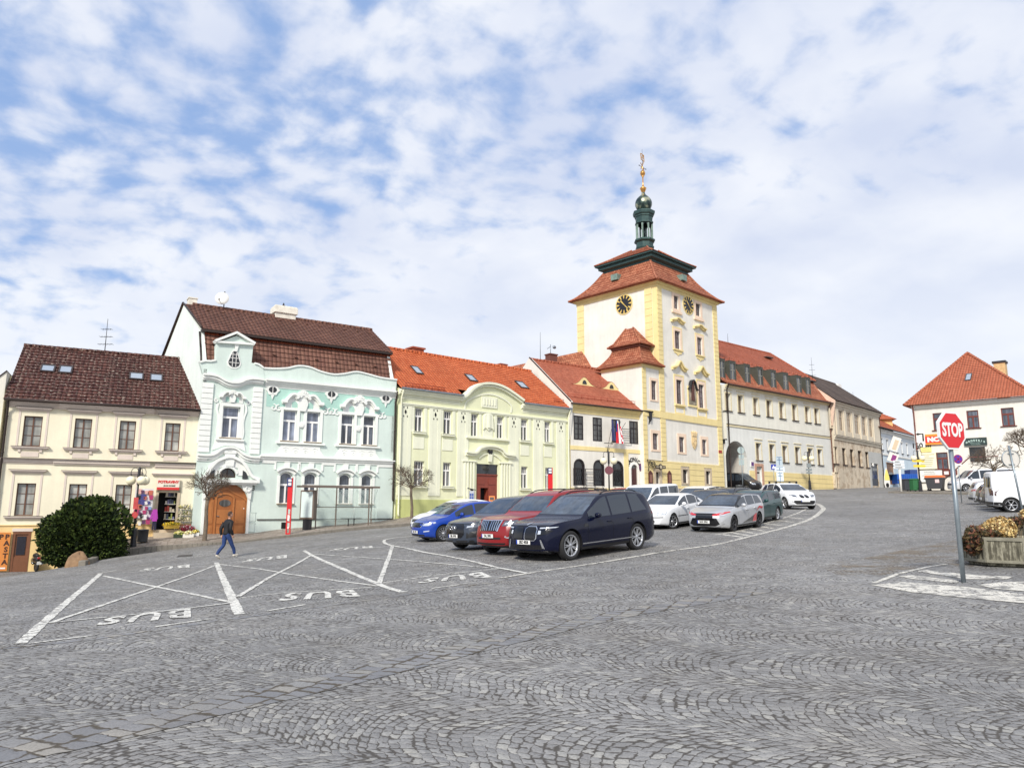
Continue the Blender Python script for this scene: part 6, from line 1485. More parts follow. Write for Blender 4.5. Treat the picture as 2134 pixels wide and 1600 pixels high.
# ================================================================== F: long white house with archway and eight dormers
def long_house():
 f=FF;L=f.len;dz=-f.zb
 r=f.root('long_white_house','long white house with vaulted passage, yellow base and eight dormers right of the tower','house')
 wm=stucco('grey_white_stucco',lin(240,238,226),.06,.08);wl=stucco('lower_grey_white',lin(232,233,228),.05,.08);rv=stucco('yellowish_reveal',lin(232,220,184),.05,.05)
 Z=lambda pts:[(1480+x/4,680+y/4)for x,y in pts]
 up=[(127,157,552,695),(232,262,570,712),(360,388,592,735),(470,500,615,755),(578,608,637,772),(685,712,657,790),(792,818,677,808),(870,895,692,822)]
 lo=[(382,412,965,1110),(495,525,980,1120),(603,632,995,1133),(710,738,1008,1142),(817,843,1020,1158),(898,922,1033,1165)]
 cv=lambda q:(1480+q[0]/4,1480+(q[1]+14)/4,680+q[2]/4,680+q[3]/4)
 U=leveled(f,[cv(q)for q in up]);Lw=leveled(f,[cv(q)for q in lo])
 aa,ab=f.p(1513.7,975)[0],f.p(1557.5,975)[0];az=f.p(1535,919)[1];asp=az-1.9
 arch=(aa,ab,2.0,az,1.55);door=f.rect(1576.5,1588,972,1008)
 s0,s1=0,L;ze=f.z;zst=f.p(1600,894)[1];zpl=(f.p(1565,977.5)[1]+f.p(1725,992)[1])/2
 mb=MB();wall_front(mb,s0,s1,zst,ze,U,dep=.42);shell(mb,s0,s1,az+.15,ze,.95,top=False);mb.build('wall',wm,r,dz)
 mb=MB();wall_front(mb,s0,s1,2.0,zst,Lw+[arch,door],dep=.42);mb.build('lower_wall',wl,r,dz)
 mb=MB();A=arc_pts(aa,ab,az-1.55,1.55,12)
 for p,q in zip(A,A[1:]):mb.quad((p[0],.42,p[1]),(p[0],9,p[1]),(q[0],9,q[1]),(q[0],.42,q[1]))
 mb.quad((aa,.42,2),(aa,9,2),(aa,9,az-1.55),(aa,.42,az-1.55));mb.quad((ab,.42,2),(ab,9,2),(ab,9,az-1.55),(ab,.42,az-1.55));mb.quad((aa,9,2),(ab,9,2),(ab,9,az),(aa,9,az))
 mb.build('passage_vault',stucco('passage_plaster',lin(214,208,200),.1,.1),r,dz)
 mb=MB();mb.quad((s0,9.5,1.5),(s1,9.5,1.5),(s1,9.5,ze),(s0,9.5,ze));mb.quad((s1,.9,1.5),(s1,9.5,1.5),(s1,9.5,ze),(s1,.9,ze));mb.build('rear_wall',wm,r,dz)
 mb=MB();mb.box((s0,-.10,zst-.02),(s1,0,zst+.04));mb.build('ledge_sheet',M_copper,r,dz);mb=MB();mb.box((s0,-.07,zst-.22),(s1,0,zst-.02));cornice(mb,s0,s1,ze,[(-.14,0,.3),(-.3,-.14,.16)])
 for o in U+Lw:a,b,c,d=o;mb.box((a-.14,-.03,c),(a,0,d+.14));mb.box((b,-.03,c),(b+.14,0,d+.14));mb.box((a,-.03,d),(b,0,d+.14));mb.box((a-.25,-.08,d+.34),(b+.25,0,d+.42))
 mb.build('mouldings',rv,r,dz)
 mb=MB()
 for a,b in((ab+.35,door[0]-.3),(door[1]+.3,s1)):rusticated(mb,a,b,2.4,zpl,.55,-.05,.035)
 mb.build('yellow_base',M_ochre,r,dz)
 mb=MB();a,b,c,d=door;mb.box((a-.28,-.08,c-.3),(a,.02,d+.3));mb.box((b,-.08,c-.3),(b+.28,.02,d+.3));mb.box((a,-.08,d),(b,.02,d+.3));S_=mb.build('stone_doorway',mat('pink_stone',lin(190,150,128),.8,var=.2),r,dz)
 mb=MB();mb.box((a,.2,c-.3),(b,.26,d));mb.build('door',mat('grey_door',lin(196,196,190),.5),S_,dz);mb=MB();mb.box((a+.25,.18,c+1.1),(b-.2,.2,c+1.25));mb.build('letter_slot',M_black,S_,dz)
 fm=mat('brown_sash',lin(120,98,76),.5)
 for o in U+Lw:winpart(r,f,o,fm,M_glassF,.05,mull=1,bars=(.2,.4,.6,.8),y=.32,sill=1,sillm=M_copper,sh=.05,sillw=.15,mw=.05)
 zk=(f.p(*Z([(75,282)])[0],2.0)[1]+f.p(*Z([(888,466)])[0],2.0)[1])/2
 mb=MB();slope(mb,(s0,-.5,ze-.05),(s1+.1,-.5,ze-.05),(s1+.1,.3,ze+.45),(s0,.3,ze+.45),.33);slope(mb,(s0,.3,ze+.45),(s1+.1,.3,ze+.45),(s1+.1,1.9,zk-.1),(s0,1.9,zk-.1),.33);mb.quad((s0,-.5,ze-.09),(s1,-.5,ze-.09),(s1,0,ze-.05),(s0,0,ze-.05))
 rf=mb.build('roof',M_red2,r,dz)
 zr=f.p(*Z([(300,180)])[0],5.6)[1];sr0=0;sr1=f.p(*Z([(497,233)])[0],5.6)[0]
 mb=MB();slope(mb,(s0,1.5,zk-.12),(s1+.2,1.5,zk-.12),(sr1,5.6,zr),(s0,5.6,zr),.33);mb.quad((s1+.2,1.5,zk-.12),(s1+.2,9.8,zk-.12),(sr1,5.6,zr));mb.quad((s0,5.6,zr),(sr1,5.6,zr),(s1+.2,9.8,zk-.12),(s0,9.8,zk-.12));mb.build('upper_roof',M_red1,rf,dz)
 mb=MB();ridge(mb,(s0,5.6,zr+.02),(sr1,5.6,zr+.02));ridge(mb,(sr1,5.6,zr+.02),(s1+.2,1.5,zk-.1));mb.build('ridge_tiles',M_red1,rf,dz)
 mb=MB();mb.box((s0,1.4,zk-.28),(s1+.15,2.2,zk-.14));mb.build('dark_soffit',M_copper,rf,dz)
 dg=mat('dormer_green_grey',lin(76,78,70),.6,var=.2)
 dm=[(80,115,305,400),(165,205,325,420),(290,325,350,445),(400,432,375,470),(508,542,400,490),(610,645,425,515),(722,755,450,540),(800,830,470,555)]
 for q in dm:
  xa,xb,ya,yb=1480+q[0]/4,1480+q[1]/4,680+q[2]/4,680+q[3]/4;a=f.p(xa,(ya+yb)/2,.5)[0];b=f.p(xb+.3,(ya+yb)/2,.5)[0];z0,z1=ze+.62,zk-.3
  mb=MB();mb.box((a-.12,.45,z0),(a,.6,z1));mb.box((b,.45,z0),(b+.12,.6,z1));mb.box((a,.45,z1-.2),(b,.6,z1));mb.box((a-.18,.45,z0-.1),(b+.18,.6,z0))
  for x0,x1 in((a-.12,a-.03),(b+.03,b+.12)):prism_x(mb,[(.6,z0),(.6,z1),(2.0,z1)],x0,x1)
  mb.box((a-.14,.42,z1),(b+.14,2.0,z1+.06));d_=mb.build('dormer',dg,rf,dz)
  winpart_o=(a,b,z0,z1-.2);mb=MB();mb.box((a,.52,z0),(b,.56,z1-.2));mb.build('dormer_pane',M_glassC,d_,dz)
  mb=MB();xm=(a+b)/2;mb.box((xm-.04,.49,z0),(xm+.04,.52,z1-.2));mb.box((a,.49,z0+(z1-z0)*.55),(b,.52,z0+(z1-z0)*.55+.06));mb.build('dormer_bars',mat('pale_bars',lin(150,150,140),.6),d_,dz)
 mb=MB()
 for i in range(24):s=.5+i*(L-1)/23;y=1.5+.55;z=zk-.12+(zr-zk)*.14;mb.prism([(s-.1,z),(s+.1,z),(s,z+.16)],y-.1,y+.1)
 split_build(mb,'vent_tile',M_red1,rf,dz)
 ky=(zr-zk)/4.1;s,y=on_slope(f,zk-.12,ky,1601,749,1.5);y+=0;mb=MB();zz=zk+(y-1.5)*ky
 mb.box((s-.7,y-.3,zz+.05),(s+.7,y+.3,zz+.16));mb.build('roof_hatch',M_skyf,rf,dz)
 downpipe(f,r,.18,3.0,ze-.2,M_copper,r=.07);downpipe(f,r,L-.1,3.6,ze-.2,mat('rust_pipe',lin(110,76,62),.6),r=.08)
 mb=MB();mb.tube([(s0,-.56,ze-.05),(s1+.1,-.56,ze-.05)],.075,8);mb.build('gutter',M_copper,r,dz)
 antenna(f,f.p(1517,712,5.6)[0],5.6,f.p(1513,712,5.6)[1],f.p(1512.5,694,5.6)[1],0,'short lightning rod on the long red roof right of the tower')
 antenna(f,f.p(1693,783,5)[0],5.0,f.p(1693,785,5)[1]-.6,f.p(1692,745,5)[1],3,'tall television antenna where the red roof meets the dark roof')
long_house()
# ================================================================== G: weathered beige house, H: blue house, end house
def beige_house():
 f=FG;L=f.len;dz=-f.zb
 r=f.root('beige_house','weathered beige house with crumbling plaster base and dark grey brown roof','house')
 wm=stucco('old_beige',lin(226,212,190),.14,.16,lin(190,172,150),-.4);um=stucco('upper_beige',lin(228,216,194),.08,.1);tm=stucco('beige_pilaster',lin(230,220,200),.08,.08)
 Z=lambda q:(1720+q[0]/8,1720+q[1]/8,840+q[2]/8,840+q[3]/8)
 U=leveled(f,[Z(q)for q in((88,155,95,400),(228,290,125,440),(358,425,155,470),(490,560,195,515),(612,675,225,545),(730,785,260,575))])
 Lw=leveled(f,[Z(q)for q in((145,208,715,990),(285,350,740,1020),(418,480,770,1045),(550,612,800,1065),(675,730,825,1085))])
 d1=f.rect(1741,1748,984,1017);d2=f.rect(1816.5,1831,966,1012)
 ze=f.z;zs=f.p(1780,917)[1];s1=L;g0=f.p(1812,980)[0];gt=f.p(1820,942)[1]
 mb=MB();wall_front(mb,0,s1,zs,ze,U,dep=.2);shell(mb,0,s1,2,ze,9);mb.build('wall',um,r,dz)
 mb=MB();wall_front(mb,0,s1,2.5,zs,Lw+[d1,d2],dep=.3);mb.build('lower_wall',wm,r,dz)
 mb=MB();mb.box((g0,-.03,d2[3]),(s1,0,gt));mb.box((g0,-.03,3),(d2[0],0,d2[3]));mb.box((d2[1],-.03,3),(s1,0,d2[3]));mb.build('grey_shopfront',stucco('smooth_grey',lin(196,196,192),.05,.05),r,dz)
 mb=MB();cornice(mb,0,s1,ze,[(-.2,0,.4),(-.45,-.2,.22),(-.7,-.45,.08)]);cornice(mb,0,s1,zs,[(.06,.16,.3),(-.1,.06,.2),(-.35,-.1,.1)])
 E=[0]+[v for o in U for v in(o[0]-.25,o[1]+.25)]+[s1]
 for i in range(0,len(E),2):mb.box((E[i]+.05,-.10,zs+.2),(max(E[i]+.15,E[i+1]-.05),0,ze-.75))
 mb.build('mouldings',tm,r,dz)
 mb=MB();mb.box((0,-.32,zs+.16),(s1,0,zs+.2));mb.build('ledge_sheet',M_copper,r,dz)
 fm=mat('faded_sash',lin(176,158,138),.6);fd=mat('dark_brown_sash',lin(92,70,58),.6)
 for o in U:winpart(r,f,o,fm,pane_mat('pane_dusty',lin(150,138,120),.3)if 'pane_dusty' not in MATS else MATS['pane_dusty'],.07,transom=.68,mull=1,bars=(.34,),y=.1,mw=.09)
 for o in Lw:winpart(r,f,o,fd,M_glassK,.06,transom=.66,mull=1,y=.22,mw=.07,sill=1,sillm=fd,sh=.1,sd=.08)
 a,b,c,d=d1;mb=MB();mb.box((a,.15,c-.5),(b,.2,d));mb.build('door',M_wood_d,r,dz)
 a,b,c,d=d2;mb=MB();mb.box((a,.1,c-.4),(b,.15,d));D=mb.build('shop_door',mat('blue_black_door',lin(44,50,60),.4),r,dz)
 mb=MB()
 for i in range(4):x=a+.12+i*(b-a-.1)/4;mb.box((x,.07,c+.9),(x+(b-a)/4-.14,.1,d-.6))
 mb.build('pane',M_glassD,D,dz);mb=MB();mb.tube([(a+.75,-.1,d-.2),(a+.75,.1,d-.2)],.22,14);mb.build('lamp',M_white,D,dz)
 mb=MB();a,z=f.p(1773,925.5);put_text(mb,'m. hostinec',(a+1.6,-.01,z-.1),.5);
 zr=f.p(1700,787,5.0)[1];sr=f.p(1772,822,5.0)[0]
 ro=tiles('old_grey_tiles',lin(92,80,74),lin(118,102,92),.24,.3,.45,specks=lin(150,138,124),speckamt=.62)
 mb=MB();slope(mb,(-.1,-.6,ze+.05),(s1+.3,-.6,ze+.05),(s1-1.2,5,zr),(-.1,5,zr),.33);mb.quad((s1+.3,-.6,ze+.05),(s1+.3,10,ze),(s1-1.2,5,zr));mb.quad((-.1,5,zr),(s1-1.2,5,zr),(s1+.3,10,ze),(-.1,10,ze));mb.quad((-.1,-.6,ze),(s1+.3,-.6,ze),(s1+.3,0,ze),(-.1,0,ze))
 rf=mb.build('roof',ro,r,dz);mb=MB();ridge(mb,(-.1,5,zr),(s1-1.2,5,zr));mb.build('ridge_tiles',ro,rf,dz)
 mb=MB();prism_x(mb,[(-.5,ze),(5,zr),(10,ze),(10,ze-3),(0,ze-3)],-.14,.1);mb.build('gable_wall',mat('pinkish_gable',lin(224,196,176),.8,var=.15),r,dz)
 a,zt=f.p(1738,800,6);b=f.p(1744,800,6)[0];mb=MB();mb.box((a,5.4,zr-1),(b+.1,6.2,zt));mb.build('chimney',M_white,rf,dz)
 downpipe(f,r,s1-.1,4,ze-.3,M_copper,r=.06)
 antenna(f,f.p(1778,826,5)[0],5,f.p(1778,828,5)[1]-.5,f.p(1777,822,5)[1]+.4,1,'small antenna on the dark grey brown roof')
beige_house()
def blue_house():
 f=FH;L=f.len+2.5;dz=-f.zb
 r=f.root('pale_blue_house','pale blue house with orange roof and brown shop door down the street','house')
 ze=f.z;Z=lambda x,y:(1720+x/8,840+y/8)
 U=leveled(f,[(1835,1839,911,935),(1847.5,1851,914,939),(1860,1863,919,942),(1867,1869.5,921,943),(1878.5,1881,924,947),(1889.5,1892,928,949)])
 dr=f.rect(1849,1864,966,1009)
 zs=f.p(1850,948)[1]
 mb=MB();wall_front(mb,0,L,zs,ze,U,dep=.15);shell(mb,0,L,2,ze,9);mb.build('wall',stucco('pale_grey_blue',lin(226,232,236),.05,.06),r,dz)
 mb=MB();wall_front(mb,0,L,2,zs,[dr],dep=.2);mb.build('lower_wall',stucco('pale_sky_blue',lin(212,228,238),.05,.06),r,dz)
 mb=MB();cornice(mb,0,L,ze,[(-.2,0,.3),(-.5,-.2,.12)]);mb.box((0,-.1,zs-.1),(L,0,zs+.1))
 for o in U:mb.box((o[0]-.2,-.05,o[3]),(o[1]+.2,0,o[3]+.2))
 mb.build('mouldings',M_plaster_w,r,dz)
 for o in U:winpart(r,f,o,M_white,M_glassB,.06,y=.08,mull=0,sill=1,sillm=M_dmetal,sh=.06)
 a,b,c,d=dr;mb=MB();mb.box((a,.1,c-.5),(b,.15,d));mb.box((a-.1,-.1,d),(b+.1,.1,d+.12));D=mb.build('shop_door',mat('orange_brown_door',lin(150,104,66),.5),r,dz);mb=MB();mb.box((a+.9,.06,c+.6),(b-.6,.1,d-1.2));mb.build('pane',M_glassK,D,dz)
 mb=MB();a,z=f.p(1838,985);mb.box((a-.5,-.03,z-2),(a+.5,.02,z+1.6));mb.build('narrow_window',M_glassF,r,dz)
 zr=f.p(1826,866,4.5)[1];M_o=tiles('rusty_tiles',lin(176,92,60),lin(196,112,78),.24,.3,.2)
 mb=MB();slope(mb,(-.6,-.5,ze+.1),(L,-.5,ze+.1),(L,4.5,zr),(-.6,4.5,zr));mb.quad((-.6,4.5,zr),(L,4.5,zr),(L,9.5,ze),(-.6,9.5,ze));mb.build('roof',M_o,r,dz)
 mb=MB();mb.tube([(-.6,-.58,ze+.08),(L,-.58,ze+.08)],.1,6);mb.build('gutter',M_dmetal,r,dz)
 q=f.w(f.len+.8,-3.0,3.9);e=empty('orange_house',q,math.atan2(f.u.y,f.u.x)+.5,'small orange walled house with hipped red roof closing the street','house')
 zt=f.p(1885,893,0)[1]-3.9;mb=MB();mb.box((-2.0,6,-1),(6,13,zt+1.4));mb.build('wall',stucco('orange_wall',lin(236,190,130),.05,.05),e);mb=MB();ring_roof(mb,[(-2.5,6.5,5.5,13.5,zt+1.4),(1.2,2.8,8.8,10.2,zt+3.6)],.4);mb.build('roof',M_o,e);mb=MB();mb.box((-.2,5.9,zt-.4),(1.6,6.0,zt+1.1));mb.build('window',M_fblack,e)
 for nm,px,py,w,h,cc,lb in(('hanging_sign',1865,925,1.1,2.0,(206,186,158),'cream and brown sign board projecting from the pale blue house'),('hanging_sign',1861,953,1.2,1.2,(134,50,120),'white and purple square sign board below the cream board')):
  a,z=f.p(px,py,-1.0);s=empty(nm,f.w(a,-1.0,z),math.atan2(f.u.y,f.u.x)+R(-62),lb,'sign')
  mb=MB();k=MB();k.box((-w/2,-.05,-h/2),(w/2,.05,h/2));k.xf(Matrix.Rotation(R(22),4,'Y'));k.build('board',mat('board_%d'%cc[0],lin(230,224,214),.5),s)
  k=MB();k.box((-w*.15,-.07,-h*.4),(w*.32,.07,h*.3));k.xf(Matrix.Rotation(R(22),4,'Y'));k.build('board_print',mat('print_%d'%cc[0],lin(*cc),.5),s)
  mb.tube([(-.3,.1,h*.5),(-.1,.9,h*.55)],.03,5);mb.tube([(-.3,.1,-h*.3),(-.1,.9,-h*.3)],.03,5);mb.build('bracket',M_dmetal,s)
 a,z=f.p(1848.5,1002,-.6);s=empty('teardrop_banner',f.w(a,-.6,z-1.6),math.atan2(f.u.y,f.u.x)-.4,'pointed oval banner, yellow top and dark dot, by the pale blue house','sign')
 mb=MB();mb.prism([(0,0),(.35,.5),(.55,1.3),(.45,2.2),(.1,3.2),(0,3.4),(-.1,3.2),(-.45,2.2),(-.55,1.3),(-.35,.5)],-.03,.03);mb.build('banner',M_white,s);mb=MB();mb.prism([(.46,1.7),(.42,2.2),(.1,3.1),(-.1,3.1),(-.42,2.2),(-.46,1.7)],-.045,-.03);mb.build('yellow_field',mat('banner_yellow',lin(238,226,120),.6),s);mb=MB();mb.tube([(0,-.05,1.05),(0,-.03,1.05)],.3,14);mb.build('dark_dot',M_black,s)
 a,z=f.p(1885,991,-1.5);s=empty('blue_container',f.w(a,-1.5,z-1.1),math.atan2(f.u.y,f.u.x)+R(-50),'bright blue steel container behind the bins at the street end','container')
 mb=MB();mb.box((-1.4,-.8,0),(1.4,.8,1.3));[mb.box((-1.4+.28*i,-.86,.1),(-1.28+.28*i,-.8,1.2))for i in range(10)];mb.build('body',mat('container_blue',lin(30,84,170),.5),s)
 mb=MB();mb.box((.4,-.8,1.3),(1.4,.8,1.9));mb.build('raised_end',mat('container_blue_dark',lin(48,72,130),.5),s)
blue_house()
# ================================================================== R: corner house on the right
def corner_house():
 f=FR;L=f.p(2160,823)[0]-.55;dz=-f.zb
 r=f.root('corner_shop_house','white corner house with steep orange hipped roof and drugstore entrance behind the stop sign','house')
 wm=stucco('white_render',lin(238,234,225),.07,.08)
 ze=f.z
 U=leveled(f,[(1944.5,1969,860,896),(2015,2040,854.5,892.5),(2087,2114,850,888)]);Lw=[f.rect(1951.7,1976,942.5,978)];dr=f.rect(2021,2055,931,982)
 mb=MB();wall_front(mb,0,L,1.5,ze,U+Lw+[dr]);shell(mb,0,L,1.5,ze,14);mb.build('wall',wm,r,dz)
 mb=MB();cornice(mb,0,L,ze,[(-.15,0,.35),(-.35,-.15,.18)]);mb.build('eaves_cornice',M_plaster_w,r,dz)
 fm=mat('red_brown_sash',lin(112,56,48),.5)
 for o in U+Lw:winpart(r,f,o,fm,M_glassB2,.09,transom=.66,mull=1,leaf=1,mw=.12,sill=1,sillm=fm,sh=.05,y=.08)
 a,b,c,d=dr;mb=MB();mb.box((a,.3,c-.1),(b,.36,d));D=mb.build('entrance_door',mat('red_door',lin(126,62,44),.5),r,dz)
 mb=MB();mb.box((a,.2,c+(d-c)*.42),(b,.26,d));mb.build('dark_fanlight',M_glassK,D,dz)
 mb=MB();mb.box((a+.15,.26,c+.1),(a+.75,.3,c+1.0));mb.box((b-.9,.26,c+.1),(b-.1,.3,c+1.2));mb.build('pane',M_glassD,D,dz)
 ov=.55;apx=f.p(2016,736,7.0);zr=apx[1];sx=apx[0]
 rm=tiles('orange_hip_tiles',lin(172,98,72),lin(188,114,86),.24,.36,.12,rowdark=.5)
 mb=MB();L2=L
 slope(mb,(-ov,-ov,ze),(L2+ov,-ov,ze),(sx+.05,7,zr),(sx-.05,7,zr),.42,.05)
 mb.quad((-ov,-ov,ze),(sx,7,zr),(sx,16,zr),(-ov,16,ze));mb.quad((L2+ov,-ov,ze),(L2+ov,16,ze),(sx,16,zr),(sx,7,zr));mb.quad((-ov,-ov,ze-.06),(L2+ov,-ov,ze-.06),(L2+ov,14,ze-.06),(-ov,14,ze-.06))
 rf=mb.build('roof',rm,r,dz);mb=MB();ridge(mb,(-ov,-ov,ze+.05),(sx,7,zr+.05));ridge(mb,(L2+ov,-ov,ze+.05),(sx,7,zr+.05));mb.build('hip_tiles',rm,rf,dz)
 k=(zr-ze)/(7+ov);sa=on_slope(f,ze,k,2012,787,-ov)[0];sb=on_slope(f,ze,k,2025,787,-ov)[0];o0=on_slope(f,ze,k,2018,794,-ov)[1];o1=on_slope(f,ze,k,2018,780,-ov)[1]
 skylight(rf,f,sa,sb,o0,o1,ze+ov*k,k)
 a,zt=f.p(2069,755,9);b=f.p(2098,755,9)[0];mb=MB();mb.box((a+.1,8.5,ze),(b-.1,9.6,zt-.2));mb.build('chimney',mat('yellow_brick',lin(206,176,128),.8,var=.25,vs=7),rf,dz);mb=MB();mb.box((a,8.4,zt-.2),(b,9.7,zt));mb.build('chimney_cap',M_dmetal,rf,dz)
 downpipe(f,r,.15,3.2,ze-.3,mat('red_pipe',lin(120,66,60),.5),r=.06)
 mb=MB();a,z=f.p(1983,1018,-1.6);b=f.p(2024,985,-1.6)[0];zt=c
 n=12
 for i in range(n):mb.box((a+(b-a)*i/n,-1.6,2.2),(a+(b-a)*(i+1)/n,0,3.2+(zt-3.2)*(i+1)/n))
 mb.box((b,-1.6,2.2),(dr[1]+1.2,0,zt));mb.prism([(a-.4,2.2),(a-.4,3.7),(b,zt+.75),(dr[1]+1.2,zt+.75),(dr[1]+1.2,2.2)],-1.75,-1.6);mb.build('entrance_stair',wm,r,dz)
 mb=MB();mb.tube([(a-.6,-1.68,4.15),(b,-1.68,zt+1.2),(dr[1]+1.2,-1.68,zt+1.2)],.05,6);mb.build('handrail',fm,r,dz)
 an=math.atan2(f.u.y,f.u.x)
 def board(name,px0,px1,py0,py1,label,cat,m,th=.08):
  a,b,c,d=f.rect(px0,px1,py0,py1,-.1);q=empty(name,f.w(a,-.1,c),an,label,cat);w,h=b-a,d-c;mb=MB();mb.box((0,-th,0),(w,.02,h));mb.build('panel',m,q);return q,w,h
 q,w,h=board('shop_sign',2009.5,2057,912,928,'dark green drugstore sign board above the shop door','sign',mat('sign_green_black',lin(44,60,58),.5))
 mb=MB()
 for i,ch in enumerate('DROGERIE'):u=(i-3.5)/4;put_text(mb,ch,(w/2+u*w*.44,-.09,h*.66-.22*u*u),min(.85,w*.115),(1,0,-u*.25),bold=.01)
 mb.build('lettering',mat('pale_letters',lin(190,214,206),.5),q)
 mb=MB();put_text(mb,'BARVY-LAKY',(w/2,-.09,h*.36),w*.085);put_text(mb,'PARFUMERIE',(w/2,-.09,h*.12),w*.075);mb.build('small_lettering',mat('grey_letters',lin(150,176,170),.5),q)
 q,w,h=board('advert_board',1928.5,1975,904,926,'red and orange advert board with white letters on the corner house','sign',mat('advert_orange',lin(244,150,60),.5))
 mb=MB();mb.box((0,-.1,h*.18),(w,-.08,h*.80));mb.build('red_field',mat('advert_red',lin(222,50,40),.5),q);mb=MB();put_text(mb,'NC',(w*.36,-.11,h*.47),h*.55,bold=.04,sx=1.2);mb.build('lettering',M_white,q)
 q,w,h=board('distance_board',1909,1928.3,899,932,'white board with black bent arrow and 150 m','sign',M_white,.05)
 mb=MB();band(mb,[(w*.30,h*.84),(w*.8,h*.84),(w*.8,h*.38)],.13,-.07,-.05);mb.prism([(w*.02,h*.84),(w*.32,h*.93),(w*.32,h*.75)],-.07,-.05);put_text(mb,'150 m',(w*.52,-.06,h*.10),.66,bold=.02);mb.build('arrow',M_black,q)
 def lines(q,w,h,n,m,seed):
  random.seed(seed);mb=MB()
  for i in range(n):z=h*(.9-.8*i/n);x=w*.08;e=w*random.uniform(.6,.92);mb.box((x+random.uniform(0,w*.2),-.1,z-h*.028),(e,-.08,z))
  mb.build('printed_lines',m,q)
 q,w,h=board('yellow_board',1919,1941,932,942,'small yellow board above the cream price board','sign',mat('pale_yellow',lin(242,222,140),.5));lines(q,w,h,2,mat('print_grey',lin(170,160,130),.6),1)
 q,w,h=board('price_board',1914,1952,943,977,'large cream notice board with lines of print left of the shop window','sign',mat('cream_board',lin(240,236,206),.5));lines(q,w,h,7,MATS['print_grey'],2)
 q,w,h=board('white_notice_board',1918,1964,980,1004,'low white notice board behind the orange lidded waste container','sign',mat('offwhite_board',lin(232,232,226),.5));lines(q,w,h,5,mat('print_dark',lin(130,130,128),.6),3)
 q,w,h=board('notice_case',1965,1995,979,991,'brown framed notice case under the shop window','notice case',fm);mb=MB();mb.box((.12,-.1,.12),(w*.42,-.08,h-.12));mb.box((w*.62,-.1,.12),(w-.12,-.08,h-.12));mb.build('notice_sheet',M_white,q)
corner_house()
M_glass=mat('car_glass',(.022,.030,.042,1),.03,0,.8)
M_ws=pane_mat('windscreen_glass',(.055,.075,.105,1),.25,rough=.03)  # bluish base and streaks paint sky reflection and a hint of interior
M_tyre=mat('tyre_rubber',(.018,.018,.019,1),.8,var=.3,vs=20)
M_rim=mat('alloy_rim',lin(196,198,202),.3,.8);M_rimd=mat('dark_rim',(.05,.05,.055,1),.35,.7)
M_trim=mat('black_trim',(.014,.014,.016,1),.5);M_gloss=mat('gloss_black',(.008,.008,.01,1),.12)
M_chrome=mat('chrome',(.75,.76,.78,1),.12,1);M_lamp=mat('lamp_glass',lin(196,202,210),.1,.2,.9,coat=1);M_lampd=mat('lamp_dark',lin(96,100,108),.12,.3,.9,coat=1)
M_tail=mat('tail_lamp',(.35,.012,.012,1),.15,0,.8,coat=1);M_plate=mat('number_plate',lin(232,232,228),.4);M_blue=mat('plate_band_blue',lin(36,70,170),.4)
def paint(name,c,flake=.0,rough=.28):return mat(name,c,rough,flake,.35,coat=.45)
def hdg(a):return math.atan2(-math.cos(R(a)),-math.sin(R(a)))
def boolean_cut(o,cut):
 md=o.modifiers.new('cut','BOOLEAN');md.object=cut;md.operation='DIFFERENCE';md.solver='EXACT'
 dg=bpy.context.evaluated_depsgraph_get();dg.update()
 me=bpy.data.meshes.new_from_object(o.evaluated_get(dg));old=o.data
 o.modifiers.clear();o.data=me;me.name=old.name;bpy.data.objects.remove(cut)
 return o
def wheel_mesh(Rw,width,spokes,style):
 t=MB();w=width/2;ri=Rw*.73
 t.lathe([(ri,-w*.8),(Rw*.85,-w),(Rw*.95,-w*.92),(Rw,-w*.6),(Rw,w*.6),(Rw*.95,w*.92),(Rw*.85,w),(ri,w*.8),(ri*.98,w*.4),(ri*.98,-w*.4),(ri,-w*.8)],n=32,axis='y')
 m=MB();m.lathe([(ri,w*.82),(ri*.93,w*.86),(ri*.90,w*.4),(ri*.90,-w*.5),(.01,-w*.5)],n=32,axis='y');m.m=[1]*0+[0 if i<64 else 1 for i in range(len(m.f))]
 for k in range(spokes):
  a=2*PI*k/spokes
  pr=[(-.055,.12),(-.03 if style=='v' else-.06,1.),(.03 if style=='v' else .06,1.),(.055,.12)]
  offs=(-.11,.11)if style=='v' else(0,)
  for of in offs:
   vs=[]
   for yy in(w*.55,w*.74):
    for x,rr in pr:
     ang=a+of*(rr-.1)*1.4;r_=rr*ri*.93;q=(r_*math.cos(ang)-x*Rw*.9*math.sin(ang),yy-(1-rr)*w*.12,r_*math.sin(ang)+x*Rw*.9*math.cos(ang));vs.append(q)
   m.add(vs,[(0,1,2,3),(7,6,5,4),(0,4,5,1),(1,5,6,2),(2,6,7,3),(3,7,4,0)],0)
 m.lathe([(.001,w*.78),(ri*.14,w*.76),(ri*.2,w*.6)],n=14,axis='y',mi=0)
 return t,m
def curve(pts,n=6):
 P=smooth_path([Vector((x,z,0))for x,z in pts],n);xs=np.array([p.x for p in P]);zs=np.array([p.y for p in P]);o=np.argsort(xs,kind='stable')
 return lambda x:float(np.interp(x,xs[o],zs[o]))
